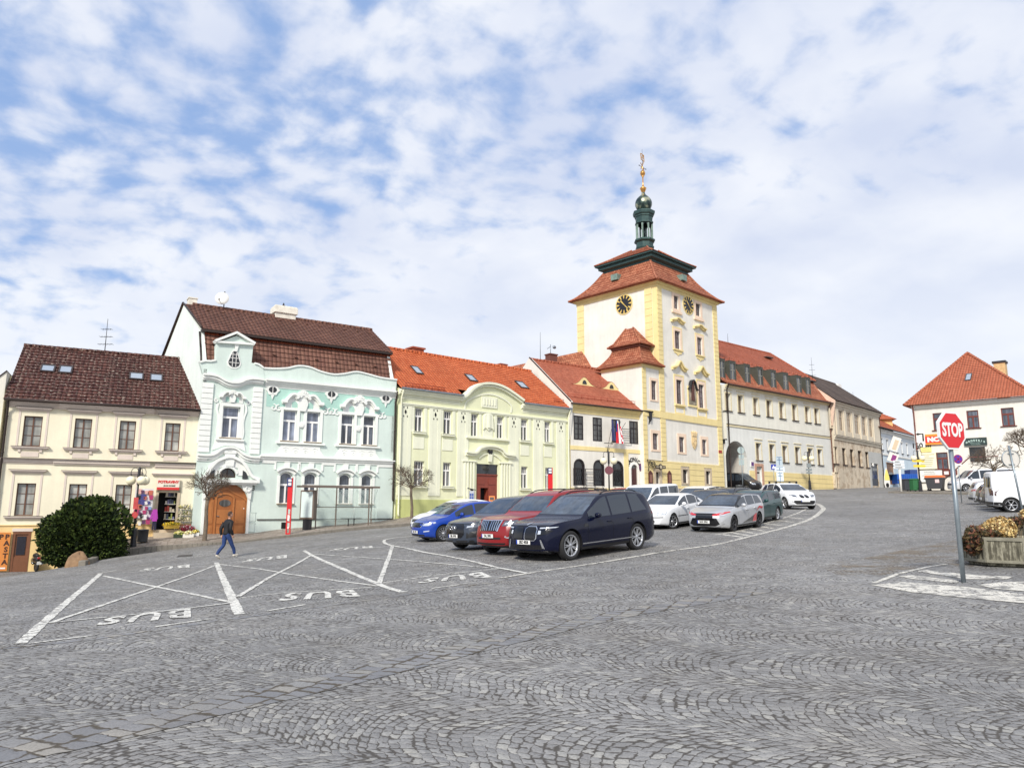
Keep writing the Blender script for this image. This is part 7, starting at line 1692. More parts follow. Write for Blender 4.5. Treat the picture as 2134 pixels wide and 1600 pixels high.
def make_car(name,label,cat,group,L,W,H,wb,fo,Rw,gc,top,belt,pm,panes,tw=.30,nose=.26,tail=.14,spokes=10,rim='s',rimm=None,roofm=None,rails=False,racks=False,cladding=False,ws=(None,None),rw=(None,None),front=(),rear=(),steer=0,detail=True,plate=None,side=(),platez=.5,mirror=None,seams=True,handles=True,rplate=False):
 root=empty(name,(0,0,0),0,label,cat,group)
 tf,bf=curve(top),curve(belt)
 def hw(x):
  a=min(x/.95,1);b=min((L-x)/.8,1);return W/2*(1-nose*(1-a)**2.6)*(1-tail*(1-b)**2.8)
 def sect(x):
  zt=tf(x);zb=min(bf(x),zt-.035);w=hw(x);Hh=zt-zb;z0=gc+.07*max(0,1-x/.5)+.10*max(0,1-(L-x)/.5)
  g=w*.945
  C=[(0,z0+.015),(w*.80,z0),(w*.955,z0+.05),(w*.99,z0+.20),(w,z0+(zb-z0)*.62),(w*.985,zb-.09),(w*.955,zb),(g-tw*Hh*.45-.005,zb+Hh*.5),(g-tw*Hh*.9-.012,zb+Hh*.90),(g-tw*Hh-.02-min(.12,Hh*.5+.03),zt-.014),((g-tw*Hh)*.45,zt-.002),(0,zt)]
  P=smooth_path([Vector((y,z))for y,z in C],3)
  return[(p.x,p.y)for p in P],zt,zb
 n=56 if detail else 30
 xs=sorted(set([0,.03,.07,.12,.2]+[round(L*i/n,4)for i in range(1,n)]+[L-.2,L-.12,L-.05,L]))
 def deform(xf,y,z,x0):
  w=hw(x0)or 1;fa=max(0,1-x0/.7);fb=max(0,1-(L-x0)/.6)
  xf+=fa*(.16*(y/w)**2*.9+.10*max(0,(z-.55)/.45)**2+.05*max(0,(.45-z)/.3)**2)
  xf-=fb*(.10*(y/w)**2+.05*max(0,(.45-z)/.3)**2)
  return(L/2-xf,y,z)
 mb=MB();rings=[]
 for x in xs:
  S,zt,zb=sect(x);full=S+[(-y,z)for y,z in S[-2:0:-1]];rings.append((x,full,1))
 def caps(x,full):
  zc=(min(z for _,z in full)+max(z for _,z in full))/2
  return[(x,[(y*k,zc+(z-zc)*k)for y,z in full],k)for k in(.82,.6,.35,.1)]
 rings=caps(rings[0][0],rings[0][1])[::-1]+rings+caps(rings[-1][0],rings[-1][1])
 m=len(rings[0][1])
 for x,full,k in rings:
  for y,z in full:mb.v.append(deform(x,y,z,x))
 for i in range(len(rings)-1):
  for j in range(m):a,b=i*m+j,i*m+(j+1)%m;mb.f.append([a,b,b+m,a+m])
 mb.f.append(list(range(m-1,-1,-1)));mb.f.append([(len(rings)-1)*m+j for j in range(m)]);mb.m=[0]*len(mb.f);mb.sm=[True]*len(mb.f)
 me=bpy.data.meshes.new('body');me.from_pydata(mb.v,[],mb.f);bm=bmesh.new();bm.from_mesh(me);bmesh.ops.recalc_face_normals(bm,faces=bm.faces)
 bvh=BVHTree.FromBMesh(bm);
 for fc in bm.faces:
  fc.smooth=True
  if roofm:
   c=fc.calc_center_median();xf=L/2-c.x;S,zt,zb=sect(min(max(xf,0),L));fc.material_index=2 if(c.z>zb+(zt-zb)*.86 and zt-zb>.25)or(c.z>zb+.03 and zt-zb>.1 and xf<L*.47 and abs(c.y)>0)else 0
 bm.to_mesh(me);bm.free()
 for q in(pm,M_trim,roofm or pm):me.materials.append(q)
 body=bpy.data.objects.new('body',me);COL.objects.link(body);body.parent=root
 wx=[L/2-fo,L/2-fo-wb]
 cb=MB()
 for x in wx:
  for sgn in(-1,1):
   y0,y1=sgn*(W/2-.34),sgn*(W/2+.2);cb.lathe([(.001,y0),(Rw*1.13,y0),(Rw*1.13,y1),(.001,y1)],(x,0,Rw*1.02),28,'y',smooth=False)
 cb.m=[1]*len(cb.f);co=cb.build('cutter',[pm,M_trim,pm],uv=False)
 bm=bmesh.new();bm.from_mesh(co.data);bmesh.ops.remove_doubles(bm,verts=bm.verts,dist=.002);bmesh.ops.recalc_face_normals(bm,faces=bm.faces);bm.to_mesh(co.data);bm.free()
 boolean_cut(body,co)
 try:body.data.set_sharp_from_angle(angle=R(38))
 except Exception:pass
 def patch(nm,poly,D,A,O,m_,off=.006,parent=None,step=.09,kind=None):
  D=Vector(D).normalized();A=Vector(A).normalized();O=Vector(O)
  E=dens([Vector((p[0],p[1]))for p in poly]+[Vector((poly[0][0],poly[0][1]))],step)[:-1]
  xa,xb=min(p.x for p in E),max(p.x for p in E);ya,yb=min(p.y for p in E),max(p.y for p in E)
  def ins(x,y):
   c=False
   for i in range(len(E)):
    a,b=E[i],E[i-1]
    if(a.y>y)!=(b.y>y)and x<(b.x-a.x)*(y-a.y)/(b.y-a.y)+a.x:c=not c
   return c
  V=list(E);yy=ya+step/2
  while yy<yb:
   xx=xa+step/2
   while xx<xb:
    if ins(xx,yy)and min((Vector((xx,yy))-e).length for e in E)>step*.3:V.append(Vector((xx,yy)))
    xx+=step
   yy+=step
  r=delaunay_2d_cdt(V,[(i,(i+1)%len(E))for i in range(len(E))],[],1,1e-5)
  vs=[];ok=[]
  for v in r[0]:
   s_=O+A*v.x+Vector((0,0,v.y));h=bvh.ray_cast(s_-D*6,D,12)
   if h[0]is None:vs.append((0,0,0));ok.append(False)
   else:nr=h[1]if h[1].dot(D)<0 else-h[1];vs.append(h[0]+nr*off);ok.append(True)
  fs=[tuple(f)for f in r[2]if all(ok[i]for i in f)]
  if not fs:return None
  k=MB();k.add(vs,fs,0,True);return k.build(nm,m_,parent or root,uv=False)
 LEFT=((0,-1,0),(1,0,0),(0,0,0));RIGHT=((0,1,0),(1,0,0),(0,0,0));FR_=((-1,0,0),(0,1,0),(0,0,0));RE=((1,0,0),(0,1,0),(0,0,0))
 X=lambda xf:L/2-xf
 for sd_ in(LEFT,RIGHT):
  for x0,x1,*q in panes:
   cut0,cut1=(q+[0,0])[:2];up,dn=[],[]
   for i in range(9):
    x=x0+(x1-x0)*i/8;zt,zb=tf(x),min(bf(x),tf(x)-.035);b0=zb+.035;t0=zb+(zt-zb)*.86-.01
    if i==0:x+=cut0*0
    up.append((X(x),max(t0,b0+.01)));dn.append((X(x),b0))
   if cut0:up[0]=(X(x0+cut0),up[0][1]);up[1]=(X(max(x0+cut0+.02,x0+(x1-x0)/8)),up[1][1])
   if cut1:up[-1]=(X(x1-cut1),up[-1][1]);up[-2]=(X(min(x1-cut1-.02,x1-(x1-x0)/8)),up[-2][1])
   patch('side_window',dn+up[::-1],*sd_,M_glass,.005)
 if ws[0]:
  xc,xh=ws;zc,zh=tf(xc)+.02,tf(xh)-.02;gw=lambda x:hw(x)*.945-tw*(tf(x)-min(bf(x),tf(x)-.035))-.05
  patch('windscreen',[(-gw(xc)+.02,zc),(gw(xc)-.02,zc),(gw((xc+xh)/2)-.0,(zc+zh)/2),(gw(xh)-.05,zh),(-gw(xh)+.05,zh),(-gw((xc+xh)/2)+.0,(zc+zh)/2)],*FR_,M_ws,.005,step=.12)
 if rw[0]:
  xc,xh=rw;zc,zh=tf(xc),tf(xh);g0=hw(xh)*.86-tw*.2;patch('rear_window',[(-g0,zc),(g0,zc),(g0-.12,zh),(-g0+.12,zh)],*RE,M_glass,.005,step=.12)
 for nm,poly,m_,*o in front:
  patch(nm,poly,*FR_,m_,*(o or[.008]))
  if min(p[0]for p in poly)>.02:patch(nm,[(-a,b)for a,b in poly][::-1],*FR_,m_,*(o or[.008]))
 for nm,poly,m_,*o in rear:
  patch(nm,poly,*RE,m_,*(o or[.008]))
  if min(p[0]for p in poly)>.02:patch(nm,[(-a,b)for a,b in poly][::-1],*RE,m_,*(o or[.008]))
 for nm,poly,m_,*o in side:
  pl=[(X(a),b)for a,b in poly]
  for sd_ in(LEFT,RIGHT):patch(nm,pl,*sd_,m_,*(o or[.007]))
 cz=gc+(.20 if cladding else .10)
 for sd_ in(LEFT,RIGHT):
  patch('sill_trim',[(wx[1]+Rw*1.1,gc+.035),(wx[0]-Rw*1.1,gc+.035),(wx[0]-Rw*1.15,cz),(wx[1]+Rw*1.15,cz)],*sd_,M_trim,.008)
 if detail and seams:
  k=[p for p in panes];lines=[]
  xa=k[0][0]-.12 if k[0][0]>1.2 else k[0][0]
  bs=[xa+.02,(k[0][1]+k[1][0])/2]+([(k[1][1]+k[2][0])/2]if len(k)>2 and k[2][1]<L-.2 else[min(k[1][1]+.03,wx and fo+wb-.25)])
  for sgn,sd_ in((1,LEFT),(-1,RIGHT)):
   for x in bs[:3]:
    zb=bf(x);patch('door_seam',[(X(x)-.006,gc+.16),(X(x)+.006,gc+.16),(X(x)+.006,zb+.01),(X(x)-.006,zb+.01)],*sd_,M_black,.004,step=.15)
   if handles:
    for x in bs[1:3]:
     z=bf(x)-.13;h=bvh.ray_cast(Vector((X(x-.16),sgn*3,z)),Vector((0,-sgn,0)),6)
     if h[0]:q=MB();q.box((X(x-.07),h[0].y-sgn*.01,z-.016),(X(x-.25),h[0].y+sgn*.035,z+.016));q.build('door_handle',pm,root,bevel=.008)
  for y0 in(-.001,):pass
  hx=tf;patch('bonnet_seam',[(-hw(.3)*.8,tf(.12)-.03),(hw(.3)*.8,tf(.12)-.03),(hw(.3)*.8,tf(.12)-.018),(-hw(.3)*.8,tf(.12)-.018)],*FR_,M_black,.004)if front else None
 if mirror is not False:
  x=(mirror or panes[0][0]+.22);z=bf(x)+.10
  for sgn in(-1,1):
   q=MB();y0=sgn*(hw(x)*.95);q.sphere((X(x),y0+sgn*.14,z),.11,10,sc=(.62,1.0,.72));q.box((X(x)-.03,y0-sgn*.06,z-.09),(X(x)+.04,y0+sgn*.1,z-.05));mi=q.build('mirror',pm if mirror!='b' else M_trim,root)
   q=MB();q.add([(X(x)-.072,y0+sgn*(.14+.08*math.cos(t)),z+.06*math.sin(t))for t in[2*PI*i/10 for i in range(10)]],[tuple(range(10))]);q.build('mirror_glass',M_glass,mi)
 if rails:
  for sgn in(-1,1):
   q=MB();pts=[]
   for i in range(9):
    x=rails[0]+(rails[1]-rails[0])*i/8;zt,zb=tf(x),bf(x);y=sgn*(hw(x)*.945-tw*(zt-zb)-.09);pts.append((X(x),y,zt+(.03 if 0<i<8 else-.02)))
   q.tube(smooth_path([Vector(p)for p in pts],2),.018,6);q.build('roof_rail',M_trim,root)
 if racks:
  for x in racks:
   q=MB();zt=tf(x);w=hw(x)*.945-tw*(zt-bf(x));q.tube([(X(x),-w-.02,zt+.10),(X(x),w+.02,zt+.10)],.025,6);
   for sgn in(-1,1):q.box((X(x)-.05,sgn*(w-.08),zt-.03),(X(x)+.05,sgn*(w-.0),zt+.09))
   q.build('roof_rack',M_trim,root)
 T,Rm=wheel_mesh(Rw,.235,spokes,rim);tw_=None
 for i,x in enumerate(wx):
  for sgn in(1,-1):
   if tw_ is None:tw_=T.build('wheel',M_tyre,root,uv=False);rm_=Rm.build('rim',[rimm or M_rim,M_trim],tw_,uv=False);o=tw_
   else:o=tw_.copy();COL.objects.link(o);o.parent=root;r2=rm_.copy();COL.objects.link(r2);r2.parent=o
   o.location=(x,sgn*(W/2-.135),Rw);o.rotation_euler=(0,0,(0 if sgn>0 else PI)+(steer if i==0 else 0))
 def plate_at(dirn,z,txt):
  h=bvh.ray_cast(Vector((dirn*6,0,z)),Vector((-dirn,0,0)),12)
  if h[0]is None:return
  x=h[0].x+dirn*.012;q=MB();q.box((x,-.26,z-.056),(x+dirn*.012,.26,z+.056));p=q.build('number_plate',M_plate,root)
  q=MB();xx=x+dirn*.014;s_=-dirn;q.box((xx-dirn*.001,dirn*-.26,z-.056),(xx,dirn*-.22,z+.056));q.build('plate_band',M_blue,p)
  if txt:q=MB();put_text(q,txt,(x+dirn*.015,dirn*.02,z),.105,(0,dirn,0),(0,0,1),bold=.004,ext=.001,sx=.84);q.build('plate_characters',M_black,p)
 if plate is not None:plate_at(1,platez,plate)
 if rplate:plate_at(-1,rplate,'')
 q=MB();q.box((-L/2+.35,-W/2+.36,gc-.03),(L/2-.4,W/2-.36,gc+.12));q.build('underbody',M_trim,root)
 root['_d']=0;del root['_d']
 return root,(L,W,wb,fo,Rw)
def place(car,P,h,lx,ly):
 root,(L,W,wb,fo,Rw)=car;P=Vector((P[0],P[1]));c,s=math.cos(h),math.sin(h)
 cen=P-Vector((c*lx-s*ly,s*lx+c*ly));xm=(L/2-fo+L/2-fo-wb)/2
 g=lambda lx,ly:G(cen.x+c*lx-s*ly,cen.y+s*lx+c*ly)
 xf,xr,yl=L/2-fo,L/2-fo-wb,W/2-.13
 zf=(g(xf,yl)+g(xf,-yl))/2;zr=(g(xr,yl)+g(xr,-yl))/2;zl=(g(xf,yl)+g(xr,yl))/2;zq=(g(xf,-yl)+g(xr,-yl))/2
 F=Vector((c,s,(zf-zr)/wb)).normalized();Lf=Vector((-s,c,(zl-zq)/(2*yl)));U=F.cross(Lf).normalized();Lf=U.cross(F)
 zc=(zf+zr)/2-(F.z/F.xy.length)*xm
 M=Matrix((F,Lf,U)).transposed().to_4x4();M.translation=(cen.x,cen.y,zc);root.matrix_world=M
 return root
def rr_(y0,y1,z0,z1,c=.03):return[(y0+c,z0),(y1-c,z0),(y1,z0+c),(y1,z1-c),(y1-c,z1),(y0+c,z1),(y0,z1-c),(y0,z0+c)]
hF=math.atan2(*(lambda a,b:(a.y-b.y,a.x-b.x))(gp(1187,1167),gp(1325,1145)))
FRONT_ROW='five cars parked side by side facing the bus bays';MIDROW='cars parked in the middle of the square';RIGHTROW='vehicles parked in front of the corner house'
SUVTOP=lambda L,H,hood=1.13:[(0,.74),(.08,.88),(.22,.95),(.7,hood),(1.35,hood+.07),(1.42,hood+.10),(1.85,hood+.34),(2.30,H-.10),(2.6,H-.035),(3.4,H),(L-1.0,H-.03),(L-.5,H-.10),(L-.33,H-.2),(L-.12,1.28),(L-.04,1.05),(L,.86)]
c=make_car('suv','large dark blue SUV with tall twin kidney grille, nearest in the front row','car',FRONT_ROW,5.15,2.0,1.80,3.1,.88,.40,.23,[(0,.78),(.06,.95),(.3,1.02),(.8,1.07),(1.36,1.11),(1.46,1.14),(1.95,1.43),(2.45,1.70),(2.8,1.77),(3.5,1.80),(4.2,1.77),(4.62,1.71),(4.78,1.62),(4.98,1.30),(5.10,1.08),(5.15,.88)],[(0,.70),(.25,.92),(1.0,1.01),(2.0,1.06),(3.5,1.10),(4.6,1.15),(5.15,1.08)],mat('midnight_blue',(.002,.0035,.018,1),.22,0,.22,coat=.3),[(1.72,2.72),(2.80,3.72),(3.80,4.55,0,.28)],spokes=7,rim='v',rails=(2.6,4.45),ws=(1.52,2.42),rw=(4.98,4.80),plate='2BZ 4828',platez=.53,mirror=1.95,front=[('grille_frame',rr_(.02,.43,.565,.955,.07),M_chrome,.008),('grille',rr_(.035,.41,.585,.935,.06),M_gloss,.014),('headlight',[(.50,.885),(.86,.905),(.90,.93),(.50,.915)],M_lamp,.014),('lower_headlight',[(.46,.72),(.70,.74),(.84,.84),(.46,.86)],M_gloss,.012),('lamp_lens',[(.47,.74),(.56,.75),(.55,.84),(.47,.84)],M_lamp,.016),('air_intake',rr_(-.62,.62,.34,.46,.04),M_gloss,.01),('chrome_blade',[(.60,.38),(.68,.36),(.58,.60),(.54,.60)],M_chrome,.02),('lower_chrome',[(-.7,.285),(.7,.285),(.72,.31),(-.72,.31)],M_chrome,.014),('badge',[(.035*math.cos(2*PI*i/10),1.0+.03*math.sin(2*PI*i/10))for i in range(10)],M_chrome,.012)],rear=[('tail_light',[(.55,1.02),(.98,1.04),(.98,1.12),(.55,1.09)],M_tail)],side=[('chrome_strip',[(1.35,.40),(3.65,.40),(3.65,.425),(1.35,.425)],M_chrome),('tail_light',[(4.85,1.03),(5.1,1.03),(5.1,1.13),(4.9,1.13)],M_tail),('side_vent',[(1.42,.86),(1.62,.88),(1.6,.96),(1.46,.94)],M_gloss)])
bg_=None
place(c,gp(1187,1167),hF,5.15/2-.88,.88)
c=make_car('off_roader','red off roader with chrome bar grille, second in the front row','car',FRONT_ROW,4.84,1.89,1.86,2.79,.87,.38,.25,[(0,.80),(.05,1.03),(.3,1.09),(.9,1.14),(1.45,1.17),(1.55,1.21),(1.9,1.48),(2.25,1.72),(2.5,1.81),(3.2,1.86),(4.2,1.84),(4.6,1.76),(4.74,1.5),(4.82,1.1),(4.84,.9)],[(0,.72),(.3,1.02),(1.2,1.10),(2.5,1.14),(4.84,1.17)],paint('deep_red',(.23,.009,.011,1)),[(1.68,2.62),(2.7,3.55),(3.65,4.5)],tw=.24,spokes=6,rails=(2.45,4.4),ws=(1.58,2.25),rw=(4.82,4.66),plate='7AL 3901',platez=.60,steer=0,front=[('grille',[(-.36,.74),(.36,.74),(.44,1.03),(-.44,1.03)],M_gloss,.01)]+[('grille_bar',[(x,.76),(x+.03,.76),(x+.045,1.02),(x+.015,1.02)],M_chrome,.02)for x in(.05,.14,.23,.31)]+[('grille_frame',[(.35,.74),(.40,.74),(.47,1.04),(.42,1.04)],M_chrome,.016),('grille_top',[(-.46,1.03),(.46,1.03),(.47,1.05),(-.47,1.05)],M_chrome,.016),('headlight',[(.50,.88),(.74,.89),(.93,1.02),(.90,1.07),(.54,1.02)],M_lampd,.012),('lamp_lens',[(.58,.92),(.72,.93),(.80,.99),(.60,.97)],M_lamp,.02),('air_intake',rr_(-.5,.5,.50,.56,.02),M_trim),('fog_lamp',[(.62,.56),(.80,.52),(.84,.60),(.78,.60),(.76,.57),(.64,.60)],M_chrome,.012),('skid_trim',[(-.6,.30),(.6,.30),(.7,.40),(-.7,.40)],M_trim)],rear=[('tail_light',[(.78,.95),(.92,.95),(.92,1.25),(.8,1.25)],M_tail)])
place(c,gp(1026,1151),hdg(48),4.84/2-.87,-.83)
c=make_car('suv','dark grey SUV with black octagonal grille and four ring badge, third in the front row','car',FRONT_ROW,5.06,1.97,1.72,2.99,.90,.38,.22,SUVTOP(5.06,1.72,1.01),[(0,.66),(.3,.90),(1.2,1.02),(2.5,1.07),(5.06,1.10)],paint('slate_grey',(.035,.045,.066,1),.0,.28),[(1.7,2.62),(2.7,3.55),(3.62,4.4)],ws=(1.5,2.32),rw=(4.94,4.73),plate='5BL 4740',platez=.50,spokes=5,front=[('grille',[(-.40,.44),(.40,.44),(.52,.56),(.50,.80),(.40,.88),(-.40,.88),(-.50,.80),(-.52,.56)],M_gloss,.012),('headlight',[(.58,.74),(.90,.78),(.93,.87),(.60,.83)],M_lampd,.012),('lamp_lens',[(.62,.76),(.80,.79),(.80,.83),(.62,.81)],M_lamp,.018),('air_intake',[(.60,.42),(.86,.46),(.88,.66),(.62,.60)],M_trim),('lower_trim',[(-.8,.30),(.8,.30),(.8,.36),(-.8,.36)],M_trim)],rear=[('tail_light',[(.55,.9),(.95,.92),(.95,1.0),(.55,.98)],M_tail)])
q=MB();rt=c[0]
for k in range(4):
 y=-.135+.09*k;pts=[(5.06/2+.015,y+.06*math.cos(t),.77+.06*math.sin(t))for t in[2*PI*i/16 for i in range(17)]];q.tube(pts,.008,5)
q.build('ring_badge',M_chrome,rt)
place(c,gp(962,1142),hdg(52),5.06/2-.90,-.87)
HATCH=lambda L,H,hd=.92:[(0,.56),(.05,.70),(.22,.80),(.7,hd),(1.05,hd+.05),(1.15,hd+.09),(1.6,hd+.32),(2.0,H-.07),(2.3,H-.015),(2.7,H),(L-.9,H-.05),(L-.45,H-.15),(L-.28,H-.28),(L-.1,.98),(L-.03,.85),(L,.7)]
HB=lambda L:[(0,.5),(.3,.76),(1.0,.88),(2.2,.94),(L-.6,1.0),(L,.95)]
c=make_car('hatchback','bright blue hatchback, fourth in the front row between dark grey and white cars','car',FRONT_ROW,4.36,1.79,1.47,2.65,.86,.325,.17,HATCH(4.36,1.47),HB(4.36),paint('racing_blue',(.012,.055,.36,1),.1),[(1.42,2.28),(2.36,3.15),(3.2,3.75,0,.2)],ws=(1.15,1.98),rw=(4.22,4.0),plate='5SL 1371',platez=.42,spokes=12,front=[('grille',[(-.36,.60),(.36,.60),(.46,.72),(.40,.76),(-.40,.76),(-.46,.72)],M_gloss,.012),('grille_frame',[(.36,.58),(.42,.60),(.50,.73),(.42,.78),(.40,.765),(.455,.72)],M_chrome,.016),('headlight',[(.50,.66),(.72,.66),(.84,.76),(.82,.80),(.52,.74)],M_lamp,.012),('fog_lamp',[(.56,.42),(.74,.44),(.76,.48),(.56,.46)],M_lamp),('air_intake',rr_(-.6,.6,.26,.33,.02),M_trim)],rear=[('tail_light',[(.5,.82),(.85,.84),(.85,.95),(.5,.92)],M_tail)])
place(c,gp(924,1128),hdg(58),4.36/2-.86,.79)
c=make_car('small_hatchback','small white hatchback at the far left end of the front row','car',FRONT_ROW,4.02,1.74,1.48,2.51,.84,.31,.17,HATCH(4.02,1.48),HB(4.02),paint('car_white',lin(228,230,232)),[(1.35,2.15),(2.22,2.95)],ws=(1.12,1.95),rw=(3.88,3.66),plate='',platez=.46,spokes=7,front=[('grille',[(-.3,.62),(.3,.62),(.36,.72),(-.36,.72)],M_gloss),('air_intake',[(-.5,.30),(.5,.30),(.56,.52),(-.56,.52)],M_trim,.007),('headlight',[(.5,.64),(.7,.66),(.80,.80),(.6,.76)],M_lampd)],rear=[('tail_light',[(.6,.85),(.8,.87),(.8,1.05),(.65,1.05)],M_tail)])
place(c,gp(853,1115),hdg(57),4.02/2-.12,-.75)
hM=hdg(39)
WAG=lambda L,H,hd=.90:[(0,.55),(.05,.70),(.22,.79),(.8,hd),(1.15,hd+.05),(1.25,hd+.09),(1.7,hd+.31),(2.15,H-.07),(2.45,H-.015),(2.9,H),(L-1.0,H-.03),(L-.5,H-.08),(L-.35,H-.16),(L-.12,1.02),(L-.03,.85),(L,.68)]
kz=mat('graphic_black',(.01,.01,.012,1),.3,coat=1);kr=mat('graphic_red',(.55,.02,.03,1),.3,coat=1)
c=make_car('estate_car','silver estate car with black roof and red and black side graphics','car',MIDROW,4.65,1.79,1.46,2.70,.95,.325,.16,WAG(4.65,1.46),HB(4.65),paint('silver',lin(188,190,193),.35),[(1.5,2.42),(2.5,3.3),(3.38,4.15,0,.25)],roofm=M_gloss,ws=(1.27,2.12),rw=(4.53,4.3),plate='9AX 0961',platez=.42,spokes=5,rim='v',rimm=M_rimd,mirror=1.72,front=[('grille',[(-.46,.26),(.46,.26),(.62,.34),(.50,.56),(-.50,.56),(-.62,.34)],M_gloss,.012),('headlight',[(.34,.66),(.60,.67),(.86,.78),(.84,.82),(.56,.75),(.34,.70)],kr,.012),('headlight_lens',[(.52,.63),(.74,.66),(.82,.73),(.6,.68)],M_lamp,.018),('upper_grille',[(-.36,.64),(.36,.64),(.34,.70),(-.34,.70)],kz,.012),('silver_blade',[(.48,.24),(.66,.22),(.76,.36),(.70,.34),(.62,.27)],M_rim,.016)],side=[('side_graphic',[(1.75,.30),(3.05,.30),(3.30,.62),(2.65,.48)],kz),('red_graphic',[(2.86,.31),(3.28,.31),(3.32,.64),(3.02,.56)],kr,.010),('red_graphic',[(3.3,.70),(3.7,.84),(3.95,.78),(4.2,.86),(3.7,.92)],kr,.009)],rear=[('tail_light',[(.5,.86),(.86,.88),(.86,.98),(.5,.95)],M_tail)])
place(c,gp(1527,1107.5),hM,4.65/2-.95,.79)
SED=lambda L,H,hd=.88:[(0,.55),(.05,.68),(.25,.77),(.8,hd),(1.15,hd+.04),(1.25,hd+.08),(1.7,hd+.31),(2.15,H-.07),(2.45,H-.01),(2.85,H),(L-1.35,H-.06),(L-.9,H-.22),(L-.5,1.06),(L-.35,1.0),(L-.06,.96),(L,.7)]
c=make_car('liftback','white liftback with front wheels turned, between the dark blue SUV and the silver estate','car',MIDROW,4.57,1.77,1.45,2.58,.90,.32,.16,SED(4.57,1.45),HB(4.57),MATS['car_white'],[(1.5,2.38),(2.46,3.3),(3.36,3.7,0,.2)],ws=(1.27,2.12),rw=(4.1,3.5),plate=None,spokes=8,steer=-.5,mirror='b' if False else 1.72,front=[('bumper_strip',rr_(-.72,.72,.50,.53,.01),M_trim),('air_intake',rr_(-.4,.4,.30,.40,.02),M_trim),('headlight',[(.46,.60),(.78,.62),(.80,.74),(.48,.71)],M_lamp),('grille',rr_(-.36,.36,.62,.71,.03),mat('grille_white',lin(206,208,210),.5))],side=[('bumper_strip',[(1.3,.52),(3.3,.52),(3.3,.545),(1.3,.545)],M_trim)])
place(c,gp(1401,1101.5),hM,4.57/2-.90,.78)
c=make_car('estate_car','dark green estate car seen from its side behind the silver estate','car',MIDROW,4.55,1.73,1.47,2.51,.92,.32,.17,WAG(4.55,1.45),HB(4.55),paint('dark_green',(.012,.055,.055,1),.1),[(1.45,2.3),(2.38,3.15),(3.25,4.1,0,.2)],tw=.22,ws=(1.27,2.12),rw=(4.44,4.2),spokes=7,rails=(2.1,4.1),rear=[('tail_light',[(.68,.7),(.84,.7),(.84,1.0),(.7,1.0)],M_tail)])
place(c,gp(1619,1084),hM,-(4.55/2-1.12),.77)
hX=math.atan2(-1,.10)
c=make_car('compact_suv','white compact SUV with roof bars and twin grille, at the right end of the island','car',MIDROW,4.45,1.80,1.54,2.76,.85,.345,.19,HATCH(4.45,1.53,.98),[(0,.58),(.3,.84),(1.0,.94),(2.2,.98),(4.45,1.02)],MATS['car_white'],[(1.45,2.35),(2.43,3.2),(3.28,3.95,0,.3)],cladding=True,ws=(1.15,1.98),rw=(4.33,4.05),plate='',platez=.50,spokes=5,rim='v',racks=(2.3,3.2),front=[('grille',rr_(.03,.27,.66,.84,.05),M_gloss,.012),('headlight',[(.42,.70),(.74,.74),(.78,.86),(.44,.82)],M_lampd,.012),('air_intake',[(-.5,.30),(.5,.30),(.72,.46),(.6,.52),(-.6,.52),(-.72,.46)],M_trim,.008)])
place(c,gp(1638,1060.5),hX,4.45/2-.85,-.80)
VAN=lambda L,H,hd=1.05:[(0,.60),(.05,.82),(.2,.92),(.6,hd),(.85,hd+.06),(.95,hd+.12),(1.4,hd+.48),(1.75,H-.10),(2.1,H-.02),(2.8,H),(L-.5,H-.01),(L-.12,H-.06),(L-.05,H-.3),(L-.02,1.0),(L,.5)]
c=make_car('passenger_van','white high roof passenger van behind the white liftback','van',MIDROW,4.40,1.79,1.85,2.68,.88,.32,.18,VAN(4.40,1.83,1.02),[(0,.6),(.4,.94),(1.2,1.04),(4.4,1.10)],MATS['car_white'],[(1.12,2.05),(2.2,2.95),(3.05,4.1)],tw=.12,ws=(.96,1.72),rw=(4.36,4.30),spokes=7,front=[('grille',rr_(-.4,.4,.66,.76,.03),M_trim),('headlight',[(.5,.64),(.78,.68),(.8,.86),(.52,.80)],M_lamp)])
a_=at(1356,1049,33.8);place(c,(a_.x,a_.y),hM,1.05,.80)
def simple(name,label,px,d,L,W,H,topf,pm,hh,panes,anchor=(0,0),grp=MIDROW,**kw):
 c=make_car(name,label,'car',grp,L,W,H,L*.6,.88,.32,.17,topf(L,H),kw.pop('belt',HB(L)),pm,panes,detail=False,seams=False,**kw)
 a=at(px,1050,d);return place(c,(a.x,a.y),hh,*anchor)
P3=[(1.45,2.35),(2.43,3.25),(3.32,4.0,0,.2)]
simple('estate_car','cream white estate car whose roof shows behind the white passenger van',1452,41,4.6,1.77,1.50,WAG,paint('cream_white',lin(232,226,212)),hM,P3,ws=(1.27,2.12),rw=(4.48,4.25))
simple('saloon_car','dark blue grey car behind the white liftback, windscreen just visible',1474,36.2,4.5,1.78,1.47,SED,paint('blue_grey',(.03,.04,.06,1),.2),hM,P3[:2]+[(3.32,3.7,0,.2)],ws=(1.27,2.12),rw=(4.0,3.5))
simple('estate_car','dark grey estate with silver roof rails behind the silver estate',1510,37.3,4.6,1.8,1.50,WAG,paint('anthracite',(.03,.033,.04,1),.3),hM,P3,ws=(1.27,2.12),rails=(2.1,4.1))
simple('hatchback','small red hatchback roof showing above the dark blue SUV',1293,41.5,4.1,1.75,1.50,HATCH,paint('bright_red',(.45,.015,.012,1)),hM,[(1.42,2.28),(2.36,3.1)],ws=(1.15,1.98))
